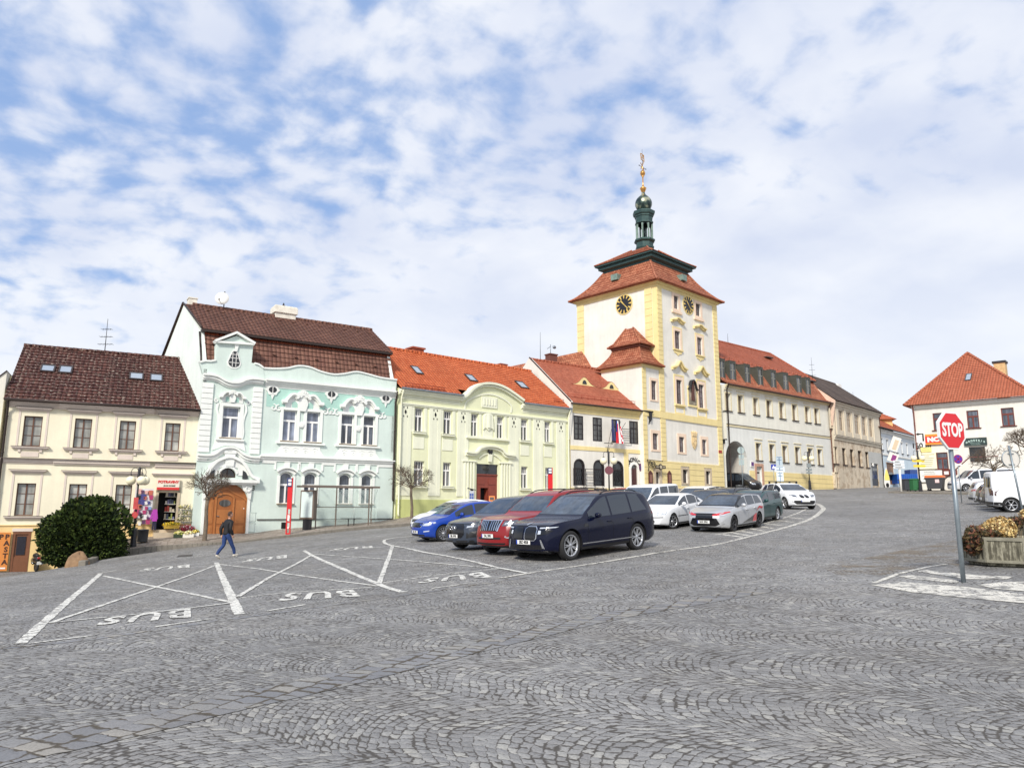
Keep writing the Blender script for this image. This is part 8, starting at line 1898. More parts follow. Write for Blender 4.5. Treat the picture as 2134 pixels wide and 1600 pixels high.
c=make_car('minivan','black people carrier standing in front of the vaulted passage','van',None,5.1,1.93,1.88,3.2,.90,.33,.18,VAN(5.1,1.88,1.02),[(0,.6),(.4,.92),(1.2,1.04),(5.1,1.10)],paint('car_black',(.006,.006,.008,1)),[(1.15,2.1),(2.25,3.4),(3.5,4.7)],tw=.14,ws=(.97,1.74),spokes=7,detail=False,seams=False,front=[('headlight',[(.5,.66),(.8,.70),(.84,.84),(.52,.80)],M_lamp)])
place(c,FF.w((FF.p(1513.7,975)[0]+FF.p(1557.5,975)[0])/2+.1,-2.4,0),math.atan2(-FF.n.y,-FF.n.x),5.1/2,0)
hV=math.atan2(-.38,.925)
c=make_car('delivery_van','white delivery van seen from its rear corner behind the round sign','van',RIGHTROW,5.0,1.98,1.97,3.3,.88,.34,.24,VAN(5.0,1.97,1.1),[(0,.65),(.4,1.0),(1.2,1.12),(5.0,1.14)],MATS['car_white'],[(1.2,2.1)],tw=.07,tail=.08,ws=(.97,1.74),rw=None or(None,None),spokes=6,seams=False,mirror=1.4,rear=[('tail_light',[(.80,.78),(.95,.78),(.95,1.18),(.82,1.18)],mat('tail_dark',(.07,.02,.022,1),.2,coat=1)),('rear_bumper',rr_(-.94,.94,.36,.50,.03),M_trim),('rear_door_window',rr_(.10,.72,1.20,1.70,.06),M_glass),('door_gap',[(-.008,.5),(.008,.5),(.008,1.88),(-.008,1.88)],M_black)],side=[('side_panel_line',[(2.35,1.02),(4.5,1.02),(4.5,1.04),(2.35,1.04)],mat('panel_shadow',lin(180,184,188),.4)),('side_panel_line',[(2.35,1.72),(4.5,1.72),(4.5,1.735),(2.35,1.735)],MATS['panel_shadow']),('corner_lamp',[(4.80,.80),(4.95,.80),(4.95,1.20),(4.84,1.20)],MATS['tail_dark']),('bumper_corner',[(4.2,.30),(4.95,.36),(4.95,.50),(4.6,.48)],M_trim)],rplate=.62)
place(c,gp(2109,1067),hV,-(5.0/2-.82),-.88)
for nm,lb,px,d,pm_,tp,LL in(('hatchback','dark brown grey car, nearest to the white delivery van',2046,39.6,paint('brown_grey',(.10,.09,.085,1),.3),HATCH,4.3),('hatchback','black hatchback with red tail lights, second beyond the white delivery van',2037,43.0,paint('jet',(.012,.012,.014,1)),HATCH,4.2),('estate_car','silver hatchback with dark rear window beside the stop sign pole',2021,47.5,MATS['silver'],WAG,4.4)):
 simple(nm,lb,px,d,LL,1.78,1.50,tp,pm_,hV,[(1.42,2.28),(2.36,3.1)],anchor=(-LL/2,0),grp=RIGHTROW,rw=(LL-.14,LL-.36),rear=[('tail_light',[(.45,.84),(.84,.86),(.84,.98),(.45,.95)],M_tail),('rear_bumper',rr_(-.8,.8,.34,.46,.03),M_trim)],rplate=.58)
c=make_car('passenger_van','silver white long passenger van parked facing left below the shop stair','van',RIGHTROW,5.3,1.93,1.92,3.2,.92,.34,.2,VAN(5.3,1.92,1.02),[(0,.6),(.4,.92),(1.2,1.05),(5.3,1.12)],paint('silver_white',lin(214,216,220),.15),[(1.15,2.1),(2.2,3.5),(3.6,5.0)],tw=.14,ws=(.97,1.74),spokes=7,seams=False,detail=False,front=[('headlight',[(.5,.66),(.8,.70),(.84,.84),(.52,.80)],M_lamp),('grille',rr_(-.4,.4,.6,.74,.03),M_trim)])
place(c,gp(2013,1025),math.atan2(.12,-.99),5.3/2-.92,.82)
def bare_tree(P,label,h,crown,rx,rz,seed,group=None,levels=4,kids=4,r0=.09,lean=(0,0),name='pollarded_tree',tips=0):
 random.seed(seed);t=empty(name,P,0,label,'tree',group);bark=mat('bark_grey',lin(112,100,86),.9,var=.3,vs=8,bump=.5,bs=30);twig=mat('twig_brown',lin(104,90,76),.9,var=.3,vs=6)
 mb=MB();top=Vector((lean[0],lean[1],h));mb.tube([(0,0,-.3),(0,0,0),(lean[0]*.35+.03,lean[1]*.4,h*.4),(lean[0]*.7-.02,lean[1]*.7,h*.75),top],[r0*1.5,r0*1.25,r0,r0*.95,r0*.9],9);mb.sphere(top,r0*1.35,10);mb.build('trunk',bark,t)
 mb=MB();C=Vector((lean[0],lean[1],crown))
 def grow(p,d,l,r,lv):
  q=p+d*l;mid=p.lerp(q,.5)+Vector((random.gauss(0,.06),random.gauss(0,.06),random.gauss(.0,.05)))*l;mb.tube([p,mid,q],[r,r*.85,r*.68],5 if lv>2 else 3,cap=False)
  if lv<=0:return
  n=kids if lv>1 else kids-1
  for _ in range(n):
   e=(q-C);k=math.sqrt((e.x/rx)**2+(e.y/rx)**2+(e.z/rz)**2)
   dd=(d+Vector((random.gauss(0,.55),random.gauss(0,.55),random.gauss(.05,.42)))).normalized()
   ll=l*random.uniform(.55,.85)
   if k>.85:ll*=.45;dd=(dd*.6+Vector((random.gauss(0,.5),random.gauss(0,.5),random.gauss(0,.4)))).normalized()
   grow(q,dd,ll,r*.62,lv-1)
 n0=9
 for i in range(n0):
  a=2*PI*i/n0+random.uniform(-.2,.2);el=random.uniform(.05,1.25);d=Vector((math.cos(a)*math.cos(el)*1.0,math.sin(a)*math.cos(el),math.sin(el)*.9*rz/rx+.15)).normalized()
  grow(top,d,rx*.44,r0*.36,levels)
 mb.build('branches',twig,t);return t
TG='clipped bare trees on the square'
bare_tree(pp(426,1127),'bare ball crowned tree in front of the brown gate of the mint house',2.25,3.1,1.3,1.15,5,TG,r0=.10)
q=FC.w(FC.p(858,1077,-1.0)[0],-1.0,0);bare_tree(Vector((q.x,q.y,pave_z(q.xy))),'bare flat crowned tree in front of the pale green house',2.1,2.75,1.55,.85,9,TG,r0=.09,lean=(-.08,0))
q=at(2075,1008,57);bare_tree(gz(q.x,q.y),'bare round crowned tree by the shop door behind the parked vans',2.0,2.9,1.9,1.1,12,TG,r0=.12)
q=at(2152,1010,50);bare_tree(gz(q.x,q.y),'bare tree cut by the right edge of the picture',3.4,4.1,1.5,.9,21,TG,r0=.12)
q=FC.w(9.5,16,0);bare_tree(Vector((q.x,q.y,1)),'large bare tree behind the orange roof of the green house',7.2,9.6,3.3,2.4,31,None,levels=4,r0=.2,name='bare_tree')
q=FH.w(10,30,3);bare_tree(Vector((q.x,q.y,3)),'distant bare tree beyond the pale blue house',9,12,4.2,4.2,41,None,levels=4,r0=.22,name='bare_tree')
def leaves(mb,C,Rr,n,size,seed,shell=.55,nm=1,droop=0,rough=.18,flat=False,zmin=None):
 """many small leaf faces in an uneven rounded mass"""
 random.seed(seed);bumps=[(Vector((random.gauss(0,1),random.gauss(0,1),random.gauss(0,1))).normalized(),random.uniform(-rough,rough))for _ in range(26)]
 for _ in range(n):
  d=Vector((random.gauss(0,1),random.gauss(0,1),random.gauss(0,1))).normalized();k=1+sum(b*max(0,d.dot(a)-.6)*2.5 for a,b in bumps)
  k*=shell+(1-shell)*random.random()**.5+random.gauss(0,.025)
  p=Vector((C[0]+d.x*Rr[0]*k,C[1]+d.y*Rr[1]*k,C[2]+d.z*Rr[2]*k))
  if zmin is not None and p.z<zmin(p.x,p.y):continue
  o=(d+Vector((random.gauss(0,.6),random.gauss(0,.6),random.gauss(0,.6)-droop))).normalized();s=size*random.uniform(.6,1.3);u=o.orthogonal().normalized()*s*.45;v=o*s
  if flat:u,v=o.orthogonal().normalized()*s*.6,o.cross(o.orthogonal()).normalized()*s*.6
  mb.add([p-u,p+u,p+v+u*.4,p+v-u*.4]if not flat else[p-u-v*.5,p+u-v*.5,p+u*.6+v,p-u*.6+v],[(0,1,2,3)],random.randrange(nm),False)
q=at(170,1182,36.4);B0=Vector((q.x,q.y,G(q.x,q.y)))
t=empty('round_bush',B0,0,'large dark evergreen bush in front of the cream house','bush')
lm=[mat('yew_%d'%i,c,.8,0,.2,var=.3,vs=1.5)for i,c in enumerate((lin(38,52,22),lin(52,68,28),lin(78,92,40),lin(24,34,18)))]  # leaf tones spread wide at random; the palest paint lit highlights into the colour
mb=MB();gfl=lambda x,y:G(B0.x+x,B0.y+y)-B0.z-.1
leaves(mb,(.0,0,1.3),(1.55,1.4,1.5),24000,.085,5,.66,4,-.2,.26,zmin=gfl);leaves(mb,(.55,-.1,1.75),(1.2,1.25,1.5),11000,.09,6,.7,4,-.3,.3,zmin=gfl);leaves(mb,(-.9,-.2,.9),(.95,1.1,1.15),8000,.09,8,.7,4,0,.28,zmin=gfl);leaves(mb,(.75,-.3,2.4),(.7,.7,.9),4000,.09,14,.6,4,-.6,.3,zmin=gfl);leaves(mb,(-.35,-.4,2.1),(.8,.7,.75),4000,.09,15,.6,4,-.6,.3,zmin=gfl)
leaves(mb,(.2,0,1.6),(1.6,1.4,1.6),1500,.17,7,.92,4,-.9,.26,zmin=gfl)
random.seed(77)
for i in range(110):
 a=random.uniform(0,2*PI);e=random.uniform(.0,1.4);d=Vector((math.cos(a)*math.cos(e),math.sin(a)*math.cos(e),math.sin(e)));p=Vector((d.x*1.5,d.y*1.3,1.35+d.z*1.5));l=random.uniform(.2,.5);dd=(d+Vector((random.gauss(0,.3),random.gauss(0,.3),.35))).normalized()
 for j in range(22):q_=p+dd*l*j/21;o_=(dd+Vector((random.gauss(0,.9),random.gauss(0,.9),random.gauss(0,.9)))).normalized();u=o_.orthogonal()*.03;v=o_*.09;mb.add([q_-u,q_+u,q_+v],[(0,1,2)],random.randrange(4),False)
mb.build('foliage',lm,t,uv=False)
mb=MB();random.seed(2)
for i in range(26):a=random.uniform(0,2*PI);e=random.uniform(.3,1.3);mb.tube([(.05*math.cos(a),.05*math.sin(a),-.2),(.8*math.cos(a)*math.cos(e),.8*math.sin(a)*math.cos(e),1.1),(1.6*math.cos(a)*math.cos(e),1.4*math.sin(a)*math.cos(e),1.2+2*math.sin(e))],[.06,.04,.01],5)
mb.build('stems',mat('bark_brown',lin(70,56,42),.9),t)
q=gp(150,1181);t=empty('boulder',q+Vector((0,.3,0)),0,'brown boulder at the foot of the round bush','rock')
mb=MB();n=14
for i in range(7):
 for j in range(n):a=2*PI*j/n;e=PI/2*i/6;k=1+.12*math.sin(3*a+i)+.08*math.sin(5*a+1);mb.v.append((.52*k*math.cos(a)*math.cos(e)+.10*math.sin(e),.36*k*math.sin(a)*math.cos(e),-.22+.80*math.sin(e)*(1+.1*math.sin(2*a))))
for i in range(6):
 for j in range(n):mb.f.append([i*n+j,i*n+(j+1)%n,(i+1)*n+(j+1)%n,(i+1)*n+j]);mb.m.append(0);mb.sm.append(True)
mb.build('stone',mat('brown_rock',lin(140,112,84),.9,var=.35,vs=3,bump=.7,bs=9),t)
mb=MB();P=[gp(178,1178),gp(197,1172),gp(215,1163),gp(234,1157)]
for a,b in zip(P,P[1:]):
 d=(b-a).normalized();nr=Vector((-d.y,d.x,0));mb.add([a-Vector((0,0,.3)),b-d*.03-Vector((0,0,.3)),b-d*.03+nr*.28-Vector((0,0,.3)),a+nr*.28-Vector((0,0,.3)),a+Vector((0,0,.2)),b-d*.03+Vector((0,0,.22)),b-d*.03+nr*.28+Vector((0,0,.22)),a+nr*.28+Vector((0,0,.2))],[(0,3,2,1),(4,5,6,7),(0,1,5,4),(1,2,6,5),(2,3,7,6),(3,0,4,7)])
tag(mb.build('stone_edging',M_kerb,bevel=.03),kind='structure')
GLB=mat('globe_opal',lin(240,232,200),.25,0,.5,coat=.3)
def lamp(P,H,arms,label,gr=.2,base=.95,two=False):
 t=empty('street_lamp',P,0,label,'street lamp','globe street lamps')
 mb=MB();mb.lathe([(.001,-.2),(.17,-.2),(.17,.12),(.15,.14),(.12,base*.9),(.07,base),(.065,base+.02)],n=8,smooth=False);mb.tube([(0,0,base),(0,0,H)],[.055,.045],10);mb.lathe([(.07,H-.9),(.075,H-.88),(.075,H-.1),(.05,H),(.02,H+.03),(.001,H+.03)],n=10);mb.build('pole',M_dmetal,t)
 for a in arms:
  dx,dy=math.cos(a),math.sin(a);o=.36
  mb=MB();mb.tube([(dx*.05,dy*.05,H-.35)]+[(dx*(o/2-o/2*math.cos(u)+.02),dy*(o/2-o/2*math.cos(u)+.02),H-.28+.26*math.sin(u))for u in[PI*i/10 for i in range(11)]]+[(dx*o,dy*o,H-.42)],.016,6);mb.lathe([(.001,H-.40),(.07,H-.41),(.08,H-.46),(.05,H-.48)],(dx*o,dy*o,0),12);m_=mb.build('lamp_arm',M_dmetal,t)
  mb=MB();mb.sphere((dx*o,dy*o,H-.44-gr),gr,20);mb.build('lamp_globe',GLB,m_)
 return t
q=pp(276.6,1139);H1=(at(290,974,q.y).z-q.z);L1=lamp(q,H1,[R(200),R(-40),R(-5)],'black lamp with opal globes beside the round bush at the shop',.24)
mb=MB();mb.box((-.12,-.09,H1-2.15),(.12,-.06,H1-1.55));mb.tube([(0,-.1,H1-2.45),(0,-.07,H1-2.45)],.17,14);mb.build('lamp_notice',mat('faded_red_sign',lin(190,70,70),.6,var=.3),L1)
q0=at(1270,1045,52);q=gz(q0.x,q0.y);H2=at(1268,940,q.y).z-q.z;L2_=lamp(q,H2,[R(180),R(0)],'black two globe lamp in front of the town hall windows',.25)
mb=MB();mb.tube([(0,-.09,H2-1.35),(0,-.06,H2-1.35)],.3,16);mb.build('round_sign',mat('sign_back_red',lin(110,60,70),.6),L2_)
q=at(1688,1018,80);q=gz(q.x,q.y,.1);H3=at(1684,941,q.y).z-q.z;L3=lamp(q,H3,[R(170),R(-20)],'black lamp with globes before the long white house',.3)
mb=MB();mb.tube([(0,-.1,H3-1.5),(0,-.07,H3-1.5)],.34,4);mb.box((-.35,-.1,H3-2.1),(.3,-.07,H3-1.85));mb.box((-.3,-.1,H3-2.4),(.3,-.07,H3-2.2));mb.build('sign_plates',mat('sign_back_grey',lin(130,138,140),.5),L3)
q=at(1919,1023,65);q=gz(q.x,q.y,.1);H4=at(1911,938,q.y).z-q.z;L4=lamp(q,H4,[R(180),R(0)],'black lamp with cream globes and yellow direction arrows by the corner house',.26)
ym=mat('arrow_yellow',lin(232,200,60),.5)
for z,sg in((H4-.95,-1),(H4-1.4,1)):mb=MB();mb.prism([(-.5,z-.1),(.5,z-.1),(.5+(.12 if sg>0 else 0),z),(.5,z+.1),(-.5,z+.1),(-.5-(.12 if sg<0 else 0),z)],-.1,-.07);mb.build('direction_arrow',ym,L4)
def pole_sign(P,H,label,r=.03,lean=(0,0),cat='sign',m=None,name='road_sign'):
 t=empty(name,P,0,label,cat);mb=MB();mb.tube([(0,0,-.2),(lean[0],lean[1],H)],r,12);mb.build('pole',m or mat('galvanised_pole',lin(140,150,156),.4,.6,var=.15,vs=6),t);return t
q=gp(2008,1213);Hs=at(1977,905,q.y).z-q.z;t=pole_sign(q,Hs,'red octagonal stop sign on a grey pole in front of the planter',.042)
zc=at(1978.5,897.5,q.y).z-q.z;nx=Vector((math.cos(R(293)),math.sin(R(293)),0));tx=Vector((-nx.y,nx.x,0))
def octa(r):return[(r/math.cos(PI/8)*math.cos(PI/8+PI/4*i),r/math.cos(PI/8)*math.sin(PI/8+PI/4*i))for i in range(8)]
Mo=Matrix((tx,-nx,Vector((0,0,1)))).transposed().to_4x4();Mo.translation=Vector((0,0,zc))+nx*.05
r_=(at(1978,858.5,q.y).z-at(1978,937,q.y).z)/2
k=MB();k.prism(octa(r_),-.012,.03);k.xf(Mo);s1=k.build('sign_plate',mat('sign_white',lin(226,228,226),.4),t)
k=MB();k.prism(octa(r_*.90),-.018,-.012);k.xf(Mo);k.build('red_field',mat('sign_red',lin(206,26,36),.35),s1)
k=MB();put_text(k,'STOP',(0,-.021,0),r_*.98,bold=.012,sx=.66,ext=.002);k.xf(Mo);k.build('lettering',MATS['sign_white'],s1)
k=MB();k.box((-.05,.03,-.2),(.05,.05,-.16));k.box((-.05,.03,.16),(.05,.05,.2));k.xf(Mo);k.build('clamp',MATS['galvanised_pole'],t)
q=gp(2137,1088);zt=at(2102,928,q.y);t=pole_sign(q,zt.z-q.z,'back of a round grey sign on a leaning pole at the right edge',.038,(zt.x-q.x,0));zc=at(2107,956,q.y);lx=(zt.x-q.x)*(zc.z-q.z)/(zt.z-q.z)
k=MB();k.tube([(lx,.045,zc.z-q.z),(lx,.07,zc.z-q.z)],.36,36,smooth=False);s1=k.build('sign_disc',mat('sign_back',lin(216,212,204),.45,.2,var=.08),t);k=MB();k.lathe([(.35,0),(.37,.0),(.37,.05),(.35,.05)],(lx,.03,0),36,'y');k.v=[(x,y,z+zc.z-q.z)for x,y,z in k.v];k.build('rim',MATS['galvanised_pole'],s1)
k=MB();[k.box((lx-.12,-.0,zc.z-q.z+o),(lx+.12,.045,zc.z-q.z+o+.03))for o in(-.24,.2)];k.build('bracket',MATS['galvanised_pole'],s1)
q0=at(2001,1012,50);q=gz(q0.x,q0.y);zc=at(1997,956.5,q.y);t=pole_sign(q,zc.z-q.z+.2,'round blue and red no stopping sign right of the stop sign',.03)
h=zc.z-q.z;k=MB();k.tube([(0,-.06,h),(0,-.035,h)],.31,28,smooth=False);s1=k.build('sign_disc',mat('nostop_red',lin(150,30,90),.4),t);k=MB();k.tube([(0,-.07,h),(0,-.06,h)],.26,28,smooth=False);k.build('blue_field',mat('nostop_blue',lin(80,50,150),.4),s1);k=MB()
for sg in(-1,1):band(k,[(-.18,h-.18*sg),(.18,h+.18*sg)],.07,-.078,-.07)
k.build('red_cross',MATS['nostop_red'],s1);k=MB();k.box((-.22,-.06,h-.44),(.22,-.035,h-.34));k.build('plate',M_white,t)
q=at(1548.5,1022,62);q=gz(q.x,q.y);h=at(1549,938,q.y).z-q.z;t=pole_sign(q,h+.3,'back of a round sign with two plates before the vaulted passage',.035);gs=mat('plate_grey',lin(168,182,180),.5,.2)
k=MB();k.tube([(0,.04,h),(0,.065,h)],.3,24,smooth=False);k.build('sign_disc',gs,t);k=MB();k.box((-.22,.04,h-.72),(.22,.06,h-.38));k.box((-.22,.04,h-1.25),(.22,.06,h-.8));k.build('plate',gs,t)
q=at(1614,1016,72);q=gz(q.x,q.y);h=at(1614.5,973,q.y).z-q.z;t=pole_sign(q,h+.3,'blue square pedestrian sign before the long white house',.03);k=MB();k.box((-.24,-.06,h-.26),(.24,-.03,h+.26));s1=k.build('sign_plate',mat('sign_blue',lin(40,60,160),.4),t);k=MB();k.prism([(-.17,h-.16),(0,h+.2),(.17,h-.16)],-.07,-.06);k.build('white_triangle',M_white,s1)
q=at(1627,1026,64);q=gz(q.x,q.y);zf=lambda y:at(1627,y,q.y).z-q.z;t=pole_sign(q,zf(952),'tall grey and white information board with blue lines before the long white house',.04,name='information_board')
for a,b,w,c in((951,971,.29,(178,192,200)),(972,983,.42,(214,226,234)),(984,1004,.30,(218,230,236))):
 k=MB();k.box((-w,-.07,zf(b)),(w,-.03,zf(a)));s1=k.build('board',mat('board_tone_%d'%c[0],lin(*c),.5),t);k=MB();k.box((-.03,-.08,zf(b)+.1),(.03,-.07,zf(a)-.1));[k.box((-w*.7,-.08,zf(a)-d),(w*.7,-.07,zf(a)-d+.05))for d in(.1,.32)];k.build('printed_lines',mat('print_blue',lin(96,120,150),.5),s1)
a,b,c_,d=FF.rect(1563.5,1570,961,972.5);q=empty('wall_plate',FF.w((a+b)/2,-.05,c_),math.atan2(FF.u.y,FF.u.x),'narrow purple and white plate between the passage and the stone doorway','sign');k=MB();k.box((-(b-a)/2,-.04,0),((b-a)/2,.04,d-c_));k.build('plate',M_white,q);k=MB();k.box((-(b-a)/2+.06,-.05,.08),((b-a)/2-.06,-.04,d-c_-.08));k.build('purple_field',mat('field_purple',lin(96,56,120),.5),q)
q=at(1878.5,1024,66);q=gz(q.x,q.y,.1);h=at(1872,970,q.y).z-q.z;t=pole_sign(q,h+.1,'white signpost with three direction boards left of the waste bins',.09,m=M_white,name='signpost')
for i in range(3):
 z=h-.28+.26*i;k=MB();k.prism([(-.55,z),(.4,z),(.4,z+.22),(-.55,z+.22),(-.62,z+.11)],-.14,-.1);s1=k.build('direction_board',mat('board_pale',lin(226,230,232),.5),t);k=MB();k.box((-.45,-.15,z+.07),(.2-.1*i,-.14,z+.14));k.build('printed_line',mat('print_black',lin(60,60,66),.6),s1)
def stop_pillar(P,H,w,label):
 t=empty('bus_stop_pillar',P,R(8),label,'bus stop sign','red bus stop pillars');rm=mat('stop_red',lin(206,34,40),.4)
 k=MB();hh=H*.40
 for x in(-w,w-.06):k.box((x,-.08,0),(x+.06,.08,H*.45))
 for z in(0,.3,H*.2,H*.33,H*.44):k.box((-w+.06,-.07,z),(w-.06,.07,z+.07))
 k.build('ladder_frame',rm,t);k=MB();k.box((-w,-.08,H*.45),(w,.08,H*.86));k.prism([(-w*.1,H*.86),(w,H*.86),(w,H),(w*.1,H*.985)],-.08,.08);k.build('upper_box',rm,t)
 k=MB();k.box((-w-.04,-.12,H*.84),(w*.55,-.085,H*.99));s=k.build('bus_sign',mat('bus_blue',lin(40,56,110),.4),t);k=MB();k.box((-w+.02,-.13,H*.86),(w*.45,-.12,H*.905));k.box((-w+.02,-.13,H*.925),(w*.45,-.12,H*.97));k.build('bus_symbol',M_white,s)
 k=MB();k.box((-w*.3,-.10,H*.10),(w*.3,-.085,H*.13));k.box((-w*.45,-.10,H*.24),(w*.35,-.085,H*.34));k.build('timetable',M_white,t)
q=pp(600,1113);stop_pillar(q,at(601,995,q.y).z-q.z,.13,'tall red bus stop pillar on the pavement before the mint house')
q0=at(1147,1040,49.5);q=Vector((q0.x,q0.y,pave_z(q0.xy)));stop_pillar(q,at(1146,974,q.y).z-q.z,.15,'second red bus stop pillar, behind the cars before the green house')
def on_B(px,py,off):a,z=FB.p(px,py,off);return a,z
aL,aR=FB.p(628,1013,-1.9)[0],FB.p(785,1013,-1.9)[0];zt=FB.p(700,1012,-1.9)[1];o=FB.w(aL,-1.9,0);z0=pave_z(FB.w((aL+aR)/2,-1.9,0).xy);t=empty('bus_shelter',(o.x,o.y,z0),math.atan2(FB.u.y,FB.u.x),'glass bus shelter with brown frame and advertising case before the mint house','bus shelter')
fm=mat('shelter_frame',lin(122,110,100),.5,.3);gl,nt_,bb=newmat('shelter_glass');bb.inputs['Base Color'].default_value=lin(214,232,226);bb.inputs['Roughness'].default_value=.02;bb.inputs['Alpha'].default_value=.22;bb.inputs['Specular IOR Level'].default_value=.9
W_=aR-aL;Hs=zt-z0;g_=lambda a:pave_z(FB.w(aL+a,-1.9,0).xy)-z0
k=MB();k.box((-.1,-.55,Hs-.12),(W_,-.42,Hs));k.box((-.1,.5,Hs-.12),(W_,.6,Hs));[k.box((W_*u-.05,-.42,Hs-.1),(W_*u+.05,.5,Hs-.02))for u in(.02,.26,.5,.74,.98)];k.build('roof_frame',fm,t)
k=MB();k.quad((0,-.5,Hs+.01),(W_-.05,-.5,Hs+.01),(W_-.05,.56,Hs+.01),(0,.56,Hs+.01));k.build('roof_glass',gl,t)
for u,y in((.86,-.48),(.985,.55),(.5,.55),(.24,.55)):k=MB();x=W_*u;k.box((x-.03,y-.03,g_(x)-.2),(x+.03,y+.03,Hs-.1));k.build('post',fm,t)
for u0,u1 in((.25,.49),(.51,.74),(.76,.97)):k=MB();k.box((W_*u0,.55,.38),(W_*u1,.565,Hs-.2));k.build('glass_panel',gl,t)
k=MB();x=W_*.98;k.box((x-.01,-.42,.5),(x+.005,.5,Hs-.15));k.build('glass_panel',gl,t);k=MB();k.box((W_*.24,.52,1.18),(W_*.97,.55,1.22));k.build('rail',fm,t)
k=MB();k.box((0,-.1,.5),(.95,.18,Hs-.28));k.xf(Matrix.Rotation(R(-52),4,'Z'));k.v=[(x+.2,y+.55,z)for x,y,z in k.v];a_=k.build('advert_case',fm,t,bevel=.02);k=MB();k.box((.09,-.115,.6),(.86,-.1,Hs-.38));k.xf(Matrix.Rotation(R(-52),4,'Z'));k.v=[(x+.2,y+.55,z)for x,y,z in k.v];k.build('advert_sheet',mat('pale_sheet',lin(206,220,218),.3),a_)
k=MB();k.box((.2,-.02,-.2),(.75,.1,.5));k.xf(Matrix.Rotation(R(-52),4,'Z'));k.v=[(x+.2,y+.55,z)for x,y,z in k.v];k.build('case_foot',M_dmetal,a_)
a0,z_=FB.p(732,1080,-1.7);q=FB.w(a0,-1.7,0);z0=pave_z(q.xy);t=empty('bench',(q.x,q.y,z0),math.atan2(FB.u.y,FB.u.x),'black bench with two legs under the glass bus shelter','bench')
k=MB();[k.box((-.62,-.2+.1*i,.44),(.62,-.13+.1*i,.48))for i in range(4)];k.build('seat',M_dmetal,t);[MB().tube([(x,0,-.1),(x,0,.44)],.03,8).build('leg',M_dmetal,t)for x in(-.18,.18)]
def bin_(P,r,h,label,zo=.25,m=None,post=True,sx=1):
 t=empty('litter_bin',P,0,label,'litter bin','round metal litter bins');k=MB();k.lathe([(.001,zo),(r*.86,zo),(r*.9,zo+.02),(r,zo+h),(r*1.05,zo+h),(r*1.05,zo+h+.03),(r*.95,zo+h+.03),(r*.85,zo+.06),(.001,zo+.06)],n=24);k.build('barrel',m or mat('bin_steel',lin(96,100,104),.4,.6,var=.15),t)
 if post:k=MB();k.tube([(r*1.2*sx,0,-.1),(r*1.2*sx,0,zo+h+.12)],.035,8);k.build('post',M_dmetal,t)
q=pp(296,1131);bin_(q,.28,.62,'dark grey bin hanging beside the lamp at the shop',.06,sx=-1);q=pp(815,1085);bin_(q,.24,.6,'grey bin on a post between the mint and the green house',.22)
q0=at(1541,1024,61);bin_(gz(q0.x,q0.y),.26,.62,'steel bin beside the round sign before the black people carrier',.25,mat('bin_bright',lin(150,152,152),.35,.7))
q0=at(983,1049,49);q=Vector((q0.x,q0.y,pave_z(q0.xy)));h=at(983,1016,q.y).z-q.z;t=empty('ticket_machine',q,0,'parking ticket machine with solar top beside the oxblood door','ticket machine')
k=MB();k.box((-.16,-.13,0),(.16,.13,h*.88));k.build('cabinet',mat('machine_grey',lin(176,180,190),.5),t,bevel=.02);k=MB();k.prism([(-.30,h*.96),(.24,h*.90),(.26,h*.93),(-.28,h)],-.2,.2);k.box((-.1,-.1,h*.86),(.1,.1,h*.94));k.build('solar_panel',M_dmetal,t)
k=MB();[k.box((-.13+.14*i,-.145,h*.55+.22*j),(-.02+.14*i,-.13,h*.55+.22*j+.18))for i in(0,1)for j in(0,1)];k.build('instruction_panel',mat('panel_blue',lin(60,84,150),.5),t);k=MB();k.box((-.13,-.145,h*.2),(.13,-.13,h*.5));k.build('tariff_sheet',mat('panel_pink',lin(200,150,165),.5),t)
q0=at(1025,1050,51);q=Vector((q0.x,q0.y,pave_z(q0.xy)));t=empty('advertising_stand',q,0,'small orange advertising stand in front of the oxblood door','sign');k=MB();k.box((-.2,-.05,.1),(.2,.0,1.0));k.box((-.2,-.05,0),(-.16,.0,.1));k.box((.16,-.05,0),(.2,.0,.1));k.build('board',mat('stand_orange',lin(226,140,76),.5),t);k=MB();k.box((-.14,-.06,.72),(.14,-.05,.92));k.build('header',mat('header_brown',lin(90,80,76),.6),t)
def wheelie(P,w,h,c,label):
 t=empty('waste_bin',P,R(10),label,'waste bin','wheeled waste bins');m=mat('bin_%d_%d'%c[:2],lin(*c),.6);k=MB()
 k.add([(x*w*.42,y*w*.42,.08)for x,y in((-1,-1),(1,-1),(1,1),(-1,1))]+[(x*w*.5,y*w*.5,h*.9)for x,y in((-1,-1),(1,-1),(1,1),(-1,1))],[(3,2,1,0),(4,5,6,7),(0,1,5,4),(1,2,6,5),(2,3,7,6),(3,0,4,7)]);k.build('bin_body',m,t,bevel=.02)
 k=MB();k.box((-w*.54,-w*.56,h*.9),(w*.54,w*.54,h*.95));k.prism([(-w*.45,h*.95),(w*.45,h*.95),(w*.36,h),(-w*.36,h)],-w*.45,w*.45);k.build('lid',m,t);[MB().tube([(x,w*.3,.1),(x+.05,w*.3,.1)],.1,12).build('wheel',M_tyre,t)for x in(-w*.42,w*.36)]
q=at(1889,1024,66.5);wheelie(gz(q.x,q.y,.1),.82,1.1,(64,66,74),'dark grey waste bin left of the green bin');q=at(1906,1024,66);wheelie(gz(q.x,q.y,.1),.66,1.12,(52,112,70),'green waste bin beside the lamp by the corner house')
q=at(1951,1024,65.5);q=gz(q.x,q.y,.1);t=empty('waste_container',q,math.atan2(FR.u.y,FR.u.x),'large dark waste container with orange lid before the corner house','waste container')
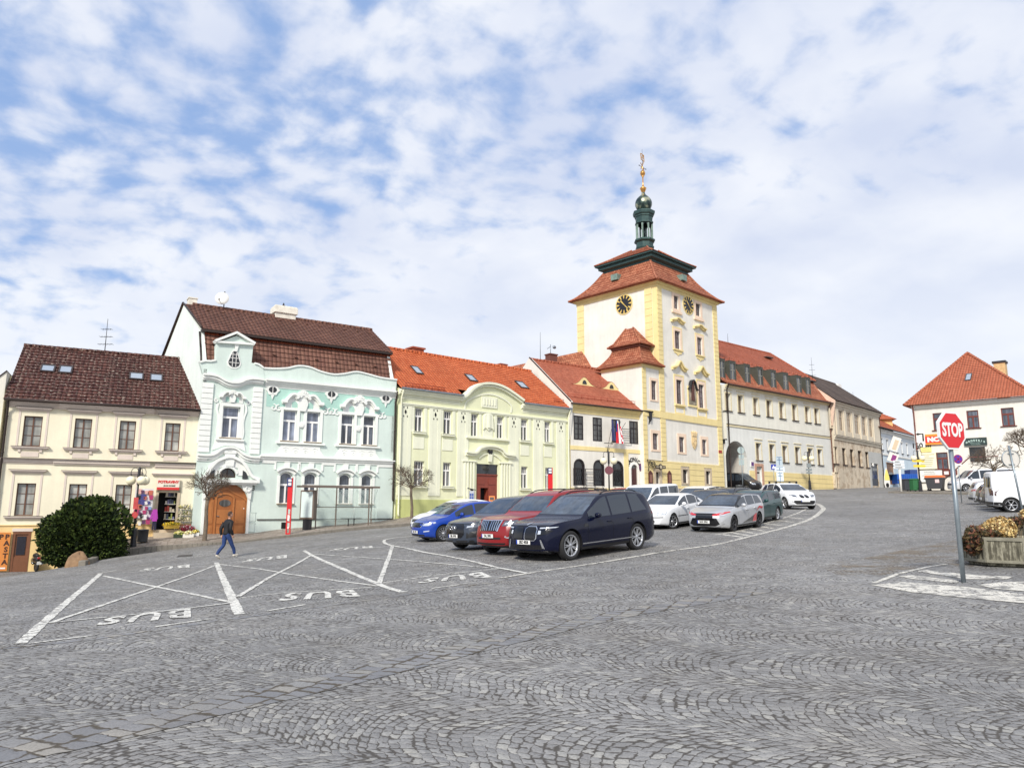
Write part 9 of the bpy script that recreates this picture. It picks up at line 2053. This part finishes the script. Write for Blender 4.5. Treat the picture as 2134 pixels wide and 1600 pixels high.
k=MB();k.add([(-.58,-.42,.2),(.58,-.42,.2),(.58,.42,.2),(-.58,.42,.2),(-.7,-.5,1.12),(.7,-.5,1.12),(.7,.5,1.12),(-.7,.5,1.12)],[(3,2,1,0),(4,5,6,7),(0,1,5,4),(1,2,6,5),(2,3,7,6),(3,0,4,7)]);k.box((-.76,-.54,1.05),(.76,.52,1.15));k.build('body',mat('container_grey',lin(66,66,70),.6),t,bevel=.02);k=MB();k.prism([(-.74,1.15),(.74,1.15),(.7,1.36),(-.7,1.36)],-.52,.5);k.build('lid',mat('lid_orange',lin(226,120,66),.5),t,bevel=.03)
k=MB();k.box((.1,-.5,.7),(.42,-.47,1.0));k.build('sticker',mat('sticker_pink',lin(230,200,200),.6),t);[MB().lathe([(.001,-.04),(.1,-.04),(.1,.04),(.001,.04)],(x,y,.1),12,'y').build('castor',M_tyre,t)for x in(-.52,.52)for y in(-.34,.34)]
mb=MB();P=[gp(1851,1027).xy,gp(1900,1028).xy,gp(1985,1029.5).xy,gp(2050,1031).xy];Wl=[FR.w(-2,.2,0).xy,FR.w(1.5,.2,0).xy,FR.w(6,.2,0).xy,FR.w(10,.2,0).xy]
for i in range(3):
 a,b,c_,d=P[i],P[i+1],Wl[i+1],Wl[i];V=[gz(v.x,v.y,.12)for v in(a,b,c_,d)];mb.add(V+[V[0]-Vector((0,0,.4)),V[1]-Vector((0,0,.4))],[(0,1,2,3),(4,5,1,0)])
tag(mb.build('corner_pavement',M_kerb,uv=False),kind='structure')
pcm,nt_,bb=newmat('stained_concrete');co=NN(nt_,'ShaderNodeTexCoord').outputs['Object'];s_=NN(nt_,'ShaderNodeMapping',{0:co,3:(14,14,1.6)}).outputs[0]
n1=NN(nt_,'ShaderNodeTexNoise',{'Vector':s_,'Scale':1,'Detail':6,'Roughness':.7}).outputs[0];n2=NN(nt_,'ShaderNodeTexNoise',{'Vector':co,'Scale':5,'Detail':6,'Roughness':.7}).outputs[0]
cc=RAMP(nt_,MA(nt_,'ADD',MA(nt_,'MULTIPLY',n1,.7),MA(nt_,'MULTIPLY',n2,.3)),[(.34,lin(58,56,46)),(.47,lin(96,92,78)),(.55,lin(148,144,126)),(.68,lin(176,170,150))]);nt_.links.new(cc,bb.inputs['Base Color']);bb.inputs['Roughness'].default_value=.9;nt_.links.new(NN(nt_,'ShaderNodeBump',{'Height':n2,'Strength':.5,'Distance':.02}).outputs[0],bb.inputs['Normal'])
rimm=mat('planter_rim',lin(140,136,120),.85,var=.25,vs=6,bump=.5,bs=30)
gold=[mat('dry_gold_%d'%i,lin(*c),.8)for i,c in enumerate([(206,178,116),(176,142,84),(222,200,146),(120,92,56)])];dark=[mat('brown_leaf_%d'%i,lin(*c),.7)for i,c in enumerate([(92,74,44),(70,66,40),(112,70,50),(54,44,34)])]
def planter(P,Rr,H,ang,label,masses):
 t=empty('planter',P,ang,label,'planter','octagonal concrete planters');n=8;k=MB();V=[]
 prof=[(Rr*.86,.0),(Rr*.88,.05),(Rr*.97,.07),(Rr,H-.06),(Rr,H),(Rr*.9,H),(Rr*.88,H-.1),(.001,H-.1)]
 k.lathe(prof,n=8,smooth=False);k.build('trough',pcm,t,bevel=.012);k=MB()
 for i in range(8):
  a0=2*PI*i/8+PI/8;a1=a0+PI/4;A=Vector((math.cos(a0),math.sin(a0),0));B=Vector((math.cos(a1),math.sin(a1),0));N_=(A+B).normalized()
  for z0,z1,u0,u1 in((H-.07,H-.0,0,1),(.07,.13,0,1),(.13,H-.07,0,.07),(.13,H-.07,.93,1)):
   f=lambda u,z,e:A.lerp(B,u)*(Rr*(.97+.03*(z-.07)/(H-.13)))+N_*e+Vector((0,0,z))
   k.add([f(u0,z0,.0),f(u1,z0,.0),f(u1,z1,.0),f(u0,z1,.0),f(u0,z0,.025),f(u1,z0,.025),f(u1,z1,.025),f(u0,z1,.025)],[(4,5,6,7),(0,1,5,4),(2,3,7,6),(0,4,7,3),(1,2,6,5)])
 k.build('panel_ribs',rimm,t)
 for nm,C,rr,n_,sz,ms,fl in masses:k=MB();leaves(k,C,rr,n_,sz,int(C[0]*100)+7,.5,4,-.3 if nm!='trailing_plant' else .6,.25,flat=fl);o=k.build(nm,ms,t,uv=False)
 k=MB();random.seed(4)
 for i in range(40):a=random.uniform(0,2*PI);r1=random.uniform(.1,Rr*.8);k.tube([(0,0,H-.16),(r1*math.cos(a),r1*math.sin(a),H-.12),(r1*1.1*math.cos(a+.1),r1*1.1*math.sin(a+.1),H+random.uniform(.05,.35))],.006,4)
 k.build('stems',dark[0],t)
q=at(2112,1180,16.4);planter(gz(q.x,q.y),.96,.60,R(4),'nearer octagonal concrete planter with dry golden plant',[('dry_hydrangea',(-.30,-.12,.78),(.34,.32,.24),2200,.05,gold,True),('trailing_plant',(-.98,-.12,.52),(.19,.26,.28),1300,.06,dark,True),('trailing_plant',(-.68,-.2,.66),(.26,.26,.11),700,.05,dark,True),('trailing_plant',(.42,-.75,.48),(.34,.28,.32),2200,.06,dark,True)])
q=at(2180,1120,22);planter(gz(q.x,q.y,-.05),.98,.62,R(4),'farther octagonal concrete planter at the right edge',[('dry_hydrangea',(-.40,-.2,.86),(.42,.38,.24),2000,.06,gold,True),('trailing_plant',(-.98,-.1,.66),(.28,.26,.16),1000,.06,dark,True)])
a,z=FD.p(1264,924);q=FD.w(a,-.25,z);t0=math.atan2(FD.u.y,FD.u.x)
t=empty('flag_bracket',q,t0,'black iron bracket holding three flag poles on the town hall','bracket');k=MB();k.tube([(0,.2,-.7),(0,0,-.1)],.03,6);k.tube([(-.5,0,0),(.5,0,0)],.03,6);k.tube([(0,0,0),(.12,-.5,1.9)],.02,6);k.tube([(.3,0,0),(1.0,-.5,1.9)],.02,6);k.tube([(.45,0,0),(1.5,-.55,1.8)],.02,6);k.build('poles',M_dmetal,t)
def flag(x0,z0,z1,w0,w1,cols,label,seed):
 t=empty('flag',FD.w(a+x0,-.75,z+z1),t0,label,'flag','flags on the town hall');n,m=14,8;vs=[]
 for i in range(n+1):
  for j in range(m+1):u=i/n;v=j/m;w=w1+(w0-w1)*v;vs.append((u*w+(1-v)*.05,.10*math.sin(u*9+v*3+seed)*w0,(v-1)*(z1-z0)))
 k=MB();k.add(vs,[(i*(m+1)+j,(i+1)*(m+1)+j,(i+1)*(m+1)+j+1,i*(m+1)+j+1)for i in range(n)for j in range(m)],0,True)
 for f in range(len(k.f)):i,j=divmod(f,m);k.m[f]=cols[1](i/n,j/m)
 k.build('cloth',[mat('flag_%s'%c,lin(*v),.8)for c,v in cols[0]],t)
RB=[('blue',(36,50,130)),('white',(240,238,236)),('red',(208,36,48))]
flag(-.12,.2,1.95,.2,.45,([('navy',(48,54,96)),('navy_light',(60,66,110))],lambda u,v:int(u>.6)),'furled dark blue flag, leftmost of three on the town hall',1)
flag(.38,.0,1.9,.36,.55,(RB,lambda u,v:0 if u<.45 and v>.45 else(1 if u>.62 or(v>.8)else 2)),'blue white and red flag, middle of three on the town hall',2)
flag(.85,.0,1.45,.2,.42,(RB,lambda u,v:2 if abs((v*5+u*2)%2-1)<.5 else 1),'white and red flag, rightmost of three on the town hall',3)
fA=math.atan2(FA.u.y,FA.u.x)
def brd(px0,px1,py0,py1,off):(a,b,c,d)=FA.rect(px0,px1,py0,py1,off);return a,b-a,c,d-c
a,w,c_,h=brd(327.5,374,996.5,1020.5,-.12);q=empty('shop_sign',FA.w(a,-.12,c_),fA,'white sign with red letters over the grocery doorway','sign');k=MB();k.box((0,-.05,0),(w,.02,h));k.build('panel',mat('sign_cream_white',lin(232,222,206),.5),q);k=MB();put_text(k,'POTRAVINY',(w/2,-.06,h*.68),w*.17,bold=.012);k.box((0,-.06,0),(w,-.05,h*.22));k.build('lettering',mat('letter_red',lin(208,52,50),.5),q);k=MB();put_text(k,'JINAK DOBRÉ',(w*.55,-.06,h*.36),w*.085,bold=.004);k.build('small_lettering',mat('letter_green',lin(70,90,70),.5),q)
a,w,c_,h=brd(.5,18.5,1109,1189,-.1);q=empty('banner',FA.w(a,-.1,c_),fA,'orange banner reading PASTA downwards beside the basement door','sign');k=MB();k.box((-.6,-.03,0),(w,.02,h));k.build('panel',mat('banner_orange',lin(214,134,62),.6,var=.08),q);k=MB();[put_text(k,ch,(w*.62,-.04,h*(.88-.165*i)),.34,bold=.012)for i,ch in enumerate('PASTA')];put_text(k,'P',(-.02,-.04,h*.88),.34,bold=.012);k.build('lettering',mat('letter_dark_brown',lin(66,36,26),.6),q);k=MB();k.box((-.5,-.04,h*.05),(w*.8,-.03,h*.09));k.build('small_print',M_white,q)
a,w,c_,h=brd(279,317,1018,1106,-.45);q=empty('goods_rack',FA.w(a,-.45,c_),fA,'rack covered in colourful small clothes and bags left of the grocery doorway','display rack');k=MB();k.box((0,.05,h*.3),(w,.09,h));k.build('back_panel',mat('rack_white',lin(216,214,216),.6,var=.12,vs=5),q);random.seed(11);cols=[(190,104,84),(70,70,130),(28,28,34),(170,60,104),(226,222,220),(130,160,200),(34,32,40),(220,170,160),(90,56,90),(30,30,30)]
for r0 in range(7):
 for cc_ in range(4):
  x=.08+cc_*(w-.1)/4+random.uniform(-.06,.06);z=h-.30-r0*(h-.3)/7.3+random.uniform(-.06,.06);s=random.uniform(.6,1.15);ci=random.randrange(10)if r0<4 else random.choice([2,3,6,8,9,4]);k=MB();W2,H2_=.2*s,.24*s
  k.prism([(x,z),(x+W2,z),(x+W2*.95,z+H2_*.7),(x+W2*1.15,z+H2_*.6),(x+W2*1.05,z+H2_),(x+W2*.6,z+H2_*1.05),(x+W2*.4,z+H2_*1.05),(x-W2*.05,z+H2_),(x-W2*.15,z+H2_*.6),(x+W2*.05,z+H2_*.7)],-.02,.04);k.build('garment',mat('cloth_%d'%ci,lin(*cols[ci]),.8),q)
a,w,c_,h=brd(315.5,327.5,1061,1104,-.5);q=empty('hanging_coat',FA.w(a,-.5,c_),fA,'bright purple jacket and dark trousers hanging beside the doorway','clothes');k=MB();k.prism([(.02,h*.42),(w*.95,h*.42),(w*.9,h*.8),(w,h*.5),(w*1.1,h*.55),(w*.85,h),(w*.15,h),(-.1,h*.55),(0,h*.5),(.06,h*.8)],-.05,.08);k.build('jacket',mat('cloth_purple',lin(176,66,170),.8),q);k=MB();k.prism([(.05,0),(w*.42,0),(w*.5,h*.3),(w*.58,0),(w*.95,0),(w*.9,h*.42),(.06,h*.42)],-.03,.06);k.build('trousers',mat('cloth_navy',lin(36,34,60),.8),q)
cr='flower crates outside the grocery'
for i,(px,py,w,fc,cc_,lb,off)in enumerate(((373,1115,.55,[(232,214,120),(180,190,90),(90,110,50),(240,230,170)],(50,64,44),'dark green crate of pale flowers nearest the doorway step',-1.0),(392,1115,.55,[(240,226,150),(244,236,190),(120,140,60),(250,240,210)],(226,222,210),'white crate of cream flowers, in the middle of the row',-1.1),(407,1113,.36,[(230,200,70),(200,180,60),(100,120,50),(240,220,130)],(230,230,226),'small white crate of yellow flowers next to the mint house',-.7),(388,1110,.95,[(176,40,70),(200,70,100),(120,20,40),(240,220,215)],(120,40,46),'crate of red and pink flowers behind the other crates',-.35),(357,1101,.75,[(240,208,50),(230,190,40),(110,120,40),(250,226,90)],(196,160,60),'low tray of bright yellow flowers on the doorstep',-.45))):
 a,z=FA.p(px,py,off);P=FA.w(a,off,0);zz=pave_z(P.xy)if i<4 else z;t=empty('flower_crate',(P.x,P.y,zz),fA,lb,'flower crate',cr);k=MB();k.box((-w/2,-.16,0),(w/2,.16,.03));[k.box(a_,b_)for a_,b_ in(((-w/2,-.16,.03),(w/2,-.14,.2)),((-w/2,.14,.03),(w/2,.16,.2)),((-w/2,-.14,.03),(-w/2+.02,.14,.2)),((w/2-.02,-.14,.03),(w/2,.14,.2)))];k.build('crate',mat('crate_%d'%i,lin(*cc_),.7),t)
 k=MB();leaves(k,(0,0,.24+(.14 if i==3 else 0)),(w*.52,.2,.2 if i==3 else .13),500,.06,i+3,.4,4,0,.2,flat=True);k.build('flowers',[mat('petal_%d_%d'%(i,j),lin(*c),.7)for j,c in enumerate(fc)],t,uv=False)
a,w,c_,h=brd(371,396,1050,1092,-.2);q=empty('wall_flower_rack',FA.w(a,-.2,c_),fA,'wire rack with small potted flowers on the wall right of the doorway','display rack');k=MB();[k.box((0,.0,h*u),(w,.03,h*u+.02))for u in(.1,.4,.7)];[k.box((w*u,.0,0),(w*u+.02,.03,h))for u in(0,.5,.98)];k.build('wire_rack',M_zinc,q)
for i in range(9):x,zz=w*(.17+.33*(i%3)),h*(.12+.3*(i//3));k=MB();leaves(k,(x,-.05,zz+.15),(.13,.09,.1),160,.05,50+i,.4,4,0,.2,flat=True);k.build('potted_flower',[mat('pf_%d'%j,lin(*c),.7)for j,c in enumerate([(236,226,200),(220,210,130),(96,112,70),(200,190,180)])],q,uv=False)
q=gp(66,1189);t=empty('scooter',q,R(140),'black motor scooter parked by the basement door at the left','scooter');bk=mat('scooter_black',(.012,.012,.015,1),.25,coat=.6)
for x in(-.62,.62):k=MB();k.lathe([(.12,-.05),(.2,-.06),(.24,-.03),(.24,.03),(.2,.06),(.12,.05)],(x,0,.24),20,'y');w_=k.build('wheel',M_tyre,t);k=MB();k.lathe([(.12,-.04),(.001,-.04),(.001,.04),(.12,.04)],(x,0,.24),14,'y');k.build('rim',M_rimd,w_)
def blob(pts,rad,n=10):k=MB();k.tube(smooth_path([Vector(p)for p in pts],3),[r for r in np.interp(np.linspace(0,1,3*(len(pts)-1)+1),np.linspace(0,1,len(rad)),rad)],n);return k
blob([(-.85,0,.62),(-.6,0,.6),(-.2,0,.56),(-.1,0,.35),(.2,0,.28)],[.07,.16,.17,.16,.1]).build('body',bk,t);blob([(-.72,0,.78),(-.4,0,.80),(-.02,0,.76)],[.06,.14,.08]).build('seat',M_trim,t);blob([(.25,0,.25),(.42,0,.6),(.46,0,.95)],[.14,.17,.08]).build('leg_shield',bk,t)
k=MB();k.tube([(.62,0,.24),(.48,0,.7),(.42,0,1.02)],.035,6);k.tube([(.36,-.34,1.06),(.42,0,1.02),(.36,.34,1.06)],.02,6);k.build('handlebar',M_trim,t)
for sg in(-1,1):k=MB();k.tube([(.38,sg*.24,1.05),(.36,sg*.32,1.26)],.01,5);k.sphere((.36,sg*.34,1.3),.06,10,sc=(.4,1,.7));k.build('mirror',M_chrome,t)
k=MB();k.sphere((-.87,0,.68),.07,10,sc=(.5,1.3,.8));k.build('tail_light',M_tail,t);k=MB();k.box((-.96,-.1,.36),(-.94,.1,.52));k.build('number_plate',M_plate,t);k=MB();k.tube([(-.5,-.2,.3),(-.85,-.2,.42)],.05,8);k.build('exhaust',M_chrome,t);k=MB();k.prism([(.5,1.0),(.44,1.0),(.36,1.35),(.40,1.36)],-.17,.17);k.build('windshield',M_glass,t)
def skin_mesh(chains,sub=2):
 """chains = list of [(x,y,z,r),...]; a chain starting on an existing point joins there"""
 bm=bmesh.new();sk=bm.verts.layers.skin.verify();pts={}
 first=True
 for ch in chains:
  prev=None
  for x,y,z,r in ch:
   key=(round(x,4),round(y,4),round(z,4))
   if key in pts:v=pts[key]
   else:
    v=bm.verts.new((x,y,z));v[sk].radius=(r,r)if not isinstance(r,tuple)else r;pts[key]=v
    if first:v[sk].use_root=True;first=False
   if prev is not None and bm.edges.get((prev,v))is None:bm.edges.new((prev,v))
   prev=v
 me=bpy.data.meshes.new('figure');bm.to_mesh(me);bm.free();o=bpy.data.objects.new('figure',me);COL.objects.link(o)
 m=o.modifiers.new('skin','SKIN');m.use_smooth_shade=True;s=o.modifiers.new('sub','SUBSURF');s.levels=s.render_levels=sub
 dg=bpy.context.evaluated_depsgraph_get();dg.update();e=bpy.data.meshes.new_from_object(o.evaluated_get(dg));vs=[tuple(v.co)for v in e.vertices];fs=[tuple(p.vertices)for p in e.polygons]
 bpy.data.objects.remove(o);bpy.data.meshes.remove(e);return vs,fs
def person():
 f1,f2=gp(449,1165.5),gp(487,1160.5);d=(f2-f1);hd=math.atan2(d.y,d.x);st=d.xy.length;mid=f1.lerp(f2,.52);t=empty('person',mid,hd+.12,'man in black jacket and blue jeans walking uphill across the cobbles','person')
 zr,zf=f1.z-mid.z,f2.z-mid.z;s=st/2
 sk=mat('skin',lin(206,156,132),.55);jn=mat('blue_denim',lin(38,62,112),.85,var=.25,vs=9,bump=.4,bs=60);jk=mat('black_jacket',lin(15,15,20),.7,var=.3,vs=6,bump=.3,bs=18);sh=mat('beige_shoes',lin(206,198,184),.7);hr=mat('short_brown_hair',lin(72,54,44),.85,var=.3,vs=60,bump=.6,bs=140)
 P=dict(pel=(0,0,.95),ch=(.035,0,1.26),nk=(.075,0,1.475),kF=(.20,-.085,.51),aF=(s-.02,-.08,.10+zf),kR=(-.04,.085,.49),aR=(-s+.04,.08,.16+zr))
 leg1=[(0,0,.95,.105),(.01,-.085,.88,.085),(.12,-.085,.68,.075),(*P['kF'],.055),(s*.85,-.08,.32+zf*.5,.05),(*P['aF'],.036)];leg2=[(0,0,.95,.105),(-.01,.085,.88,.085),(-.03,.085,.68,.074),(*P['kR'],.055),(-s*.62,.08,.31+zr*.5,.05),(*P['aR'],.036)]
 armR=[(.045,0,1.38,.11),(.05,-.17,1.40,.062),(.02,-.215,1.25,.048),(-.01,-.225,1.12,.042),(.07,-.215,.98,.033),(.135,-.20,.885,.024)];armL=[(.045,0,1.38,.11),(.05,.17,1.40,.062),(-.03,.215,1.26,.048),(-.11,.225,1.13,.042),(-.10,.22,.98,.033),(-.075,.215,.86,.024)]
 def hand(w,fw):
  x,y,z=w;o=[];d=Vector(fw).normalized();pm_=Vector((x,y,z))+d*.06;o.append([(x,y,z,.024),(*(Vector((x,y,z))+d*.03),.028),(*pm_,.030)])
  for i in range(4):b=pm_+Vector((-.024+.016*i,0,-.0));L_=(.036,.044,.042,.032)[i];o.append([(*pm_,.03),(*(b+d*.022),.011),(*(b+d*(.022+L_*.6)+Vector((0,.008,0))),.009),(*(b+d*(.02+L_)+Vector((.006,.024,.004))),.007)])
  o.append([(*(Vector((x,y,z))+d*.03),.028),(*(Vector((x,y,z))+d*.045+Vector((.03,.008,0))),.012),(*(Vector((x,y,z))+d*.075+Vector((.042,.018,0))),.009)]);return o
 vs,fs=skin_mesh([[(0,0,.95,.11),(.02,0,1.10,.105),(.035,0,1.26,.12),(.045,0,1.38,.11),(.06,0,1.46,.055),(.085,0,1.54,.052)],leg1,leg2,armR,armL]+hand(armR[-1][:3],(.35,.05,-.9))+hand(armL[-1][:3],(.15,.0,-1)))
 k=MB();k.add(vs,fs,0,True)
 hc=Vector((.105,0,1.655));n,m_=20,14;hv=[]
 for i in range(m_+1):
  e=PI*i/m_
  for j in range(n):
   a_=2*PI*j/n;x,y,z=math.sin(e)*math.cos(a_),math.sin(e)*math.sin(a_),math.cos(e);X,Y,Z_=x*.098,y*.076,z*.122
   if z<-.1:X*=1-.18*abs(z);Y*=1-.30*abs(z)
   fr=max(0,x)**3*max(0,1-abs(y)*2.2)
   if fr>0:X+=fr*(.022*math.exp(-((z+.12)/.13)**2)+.008*math.exp(-((z-.22)/.1)**2)-.008*math.exp(-((z-.05)/.06)**2)+.010*math.exp(-((z+.46)/.07)**2)+.010*math.exp(-((z+.85)/.12)**2))
   hv.append((hc.x+X+.02*(1 if z<-.5 else 0)*x,hc.y+Y,hc.z+Z_))
 k.add(hv,[(i*n+j,(i+1)*n+j,(i+1)*n+(j+1)%n,i*n+(j+1)%n)for i in range(m_)for j in range(n)],0,True)
 for sg in(-1,1):k.sphere((hc.x-.01,sg*.078,hc.z-.005),.03,8,0,(.6,.35,1))
 k.build('body',sk,t,uv=False)
 k=MB();[k.sphere((hc.x+.085,sg*.030,hc.z+.012),.011,8)for sg in(-1,1)];k.build('eyes',mat('eye_dark',(.03,.02,.015,1),.2),t,uv=False)
 k=MB();hv2=[(hc.x+(v[0]-hc.x)*1.07-.006,v[1]*1.07,hc.z+(v[2]-hc.z)*1.06+.004)for v in hv];k.add(hv2,[q for q in[(i*n+j,(i+1)*n+j,(i+1)*n+(j+1)%n,i*n+(j+1)%n)for i in range(m_)for j in range(n)]if sum(hv2[v][2]for v in q)/4>hc.z+(.075 if sum(hv2[v][0]for v in q)/4>hc.x+.03 else(.0 if sum(hv2[v][0]for v in q)/4>hc.x-.03 else-.055))],0,True);k.build('hair',hr,t,uv=False)
 g=lambda ch,e:[(x,y,z,r+e)for x,y,z,r in ch]
 vs,fs=skin_mesh([[(.0,0,.86,.15),(.0,0,.95,.15),(.015,0,1.08,.145),(.03,0,1.24,.155),(.045,0,1.38,.135),(.06,0,1.45,.085),(.07,0,1.50,.07)],g(armR[:1],.03)+g(armR[1:],.028),g(armL[:1],.03)+g(armL[1:],.028)]);k=MB();k.add([(x,y*1.12,z)for x,y,z in vs],fs,0,True);k.build('jacket',jk,t,uv=False)
 vs,fs=skin_mesh([[(0,0,1.02,.125),(0,0,.95,.13)],g(leg1,.018),g(leg2,.018)]);k=MB();k.add(vs,fs,0,True);k.build('jeans',jn,t,uv=False)
 for(x,y,z),pt,zg in((P['aF'],.16,zf),(P['aR'],-.55,zr)):
  c,s_=math.cos(pt),math.sin(pt);vs,fs=skin_mesh([[(-.07,0,.045,.042),(0,0,.05,.05),(.09,0,.035,.046),(.17,0,.028,.030)]],1);k=MB()
  k.add([(x+(vx*c-vz*s_),y+vy,max(zg+.0,z-.07+vx*s_+vz*c))for vx,vy,vz in vs],fs,0,True);k.build('shoe',sh,t,uv=False)
person()
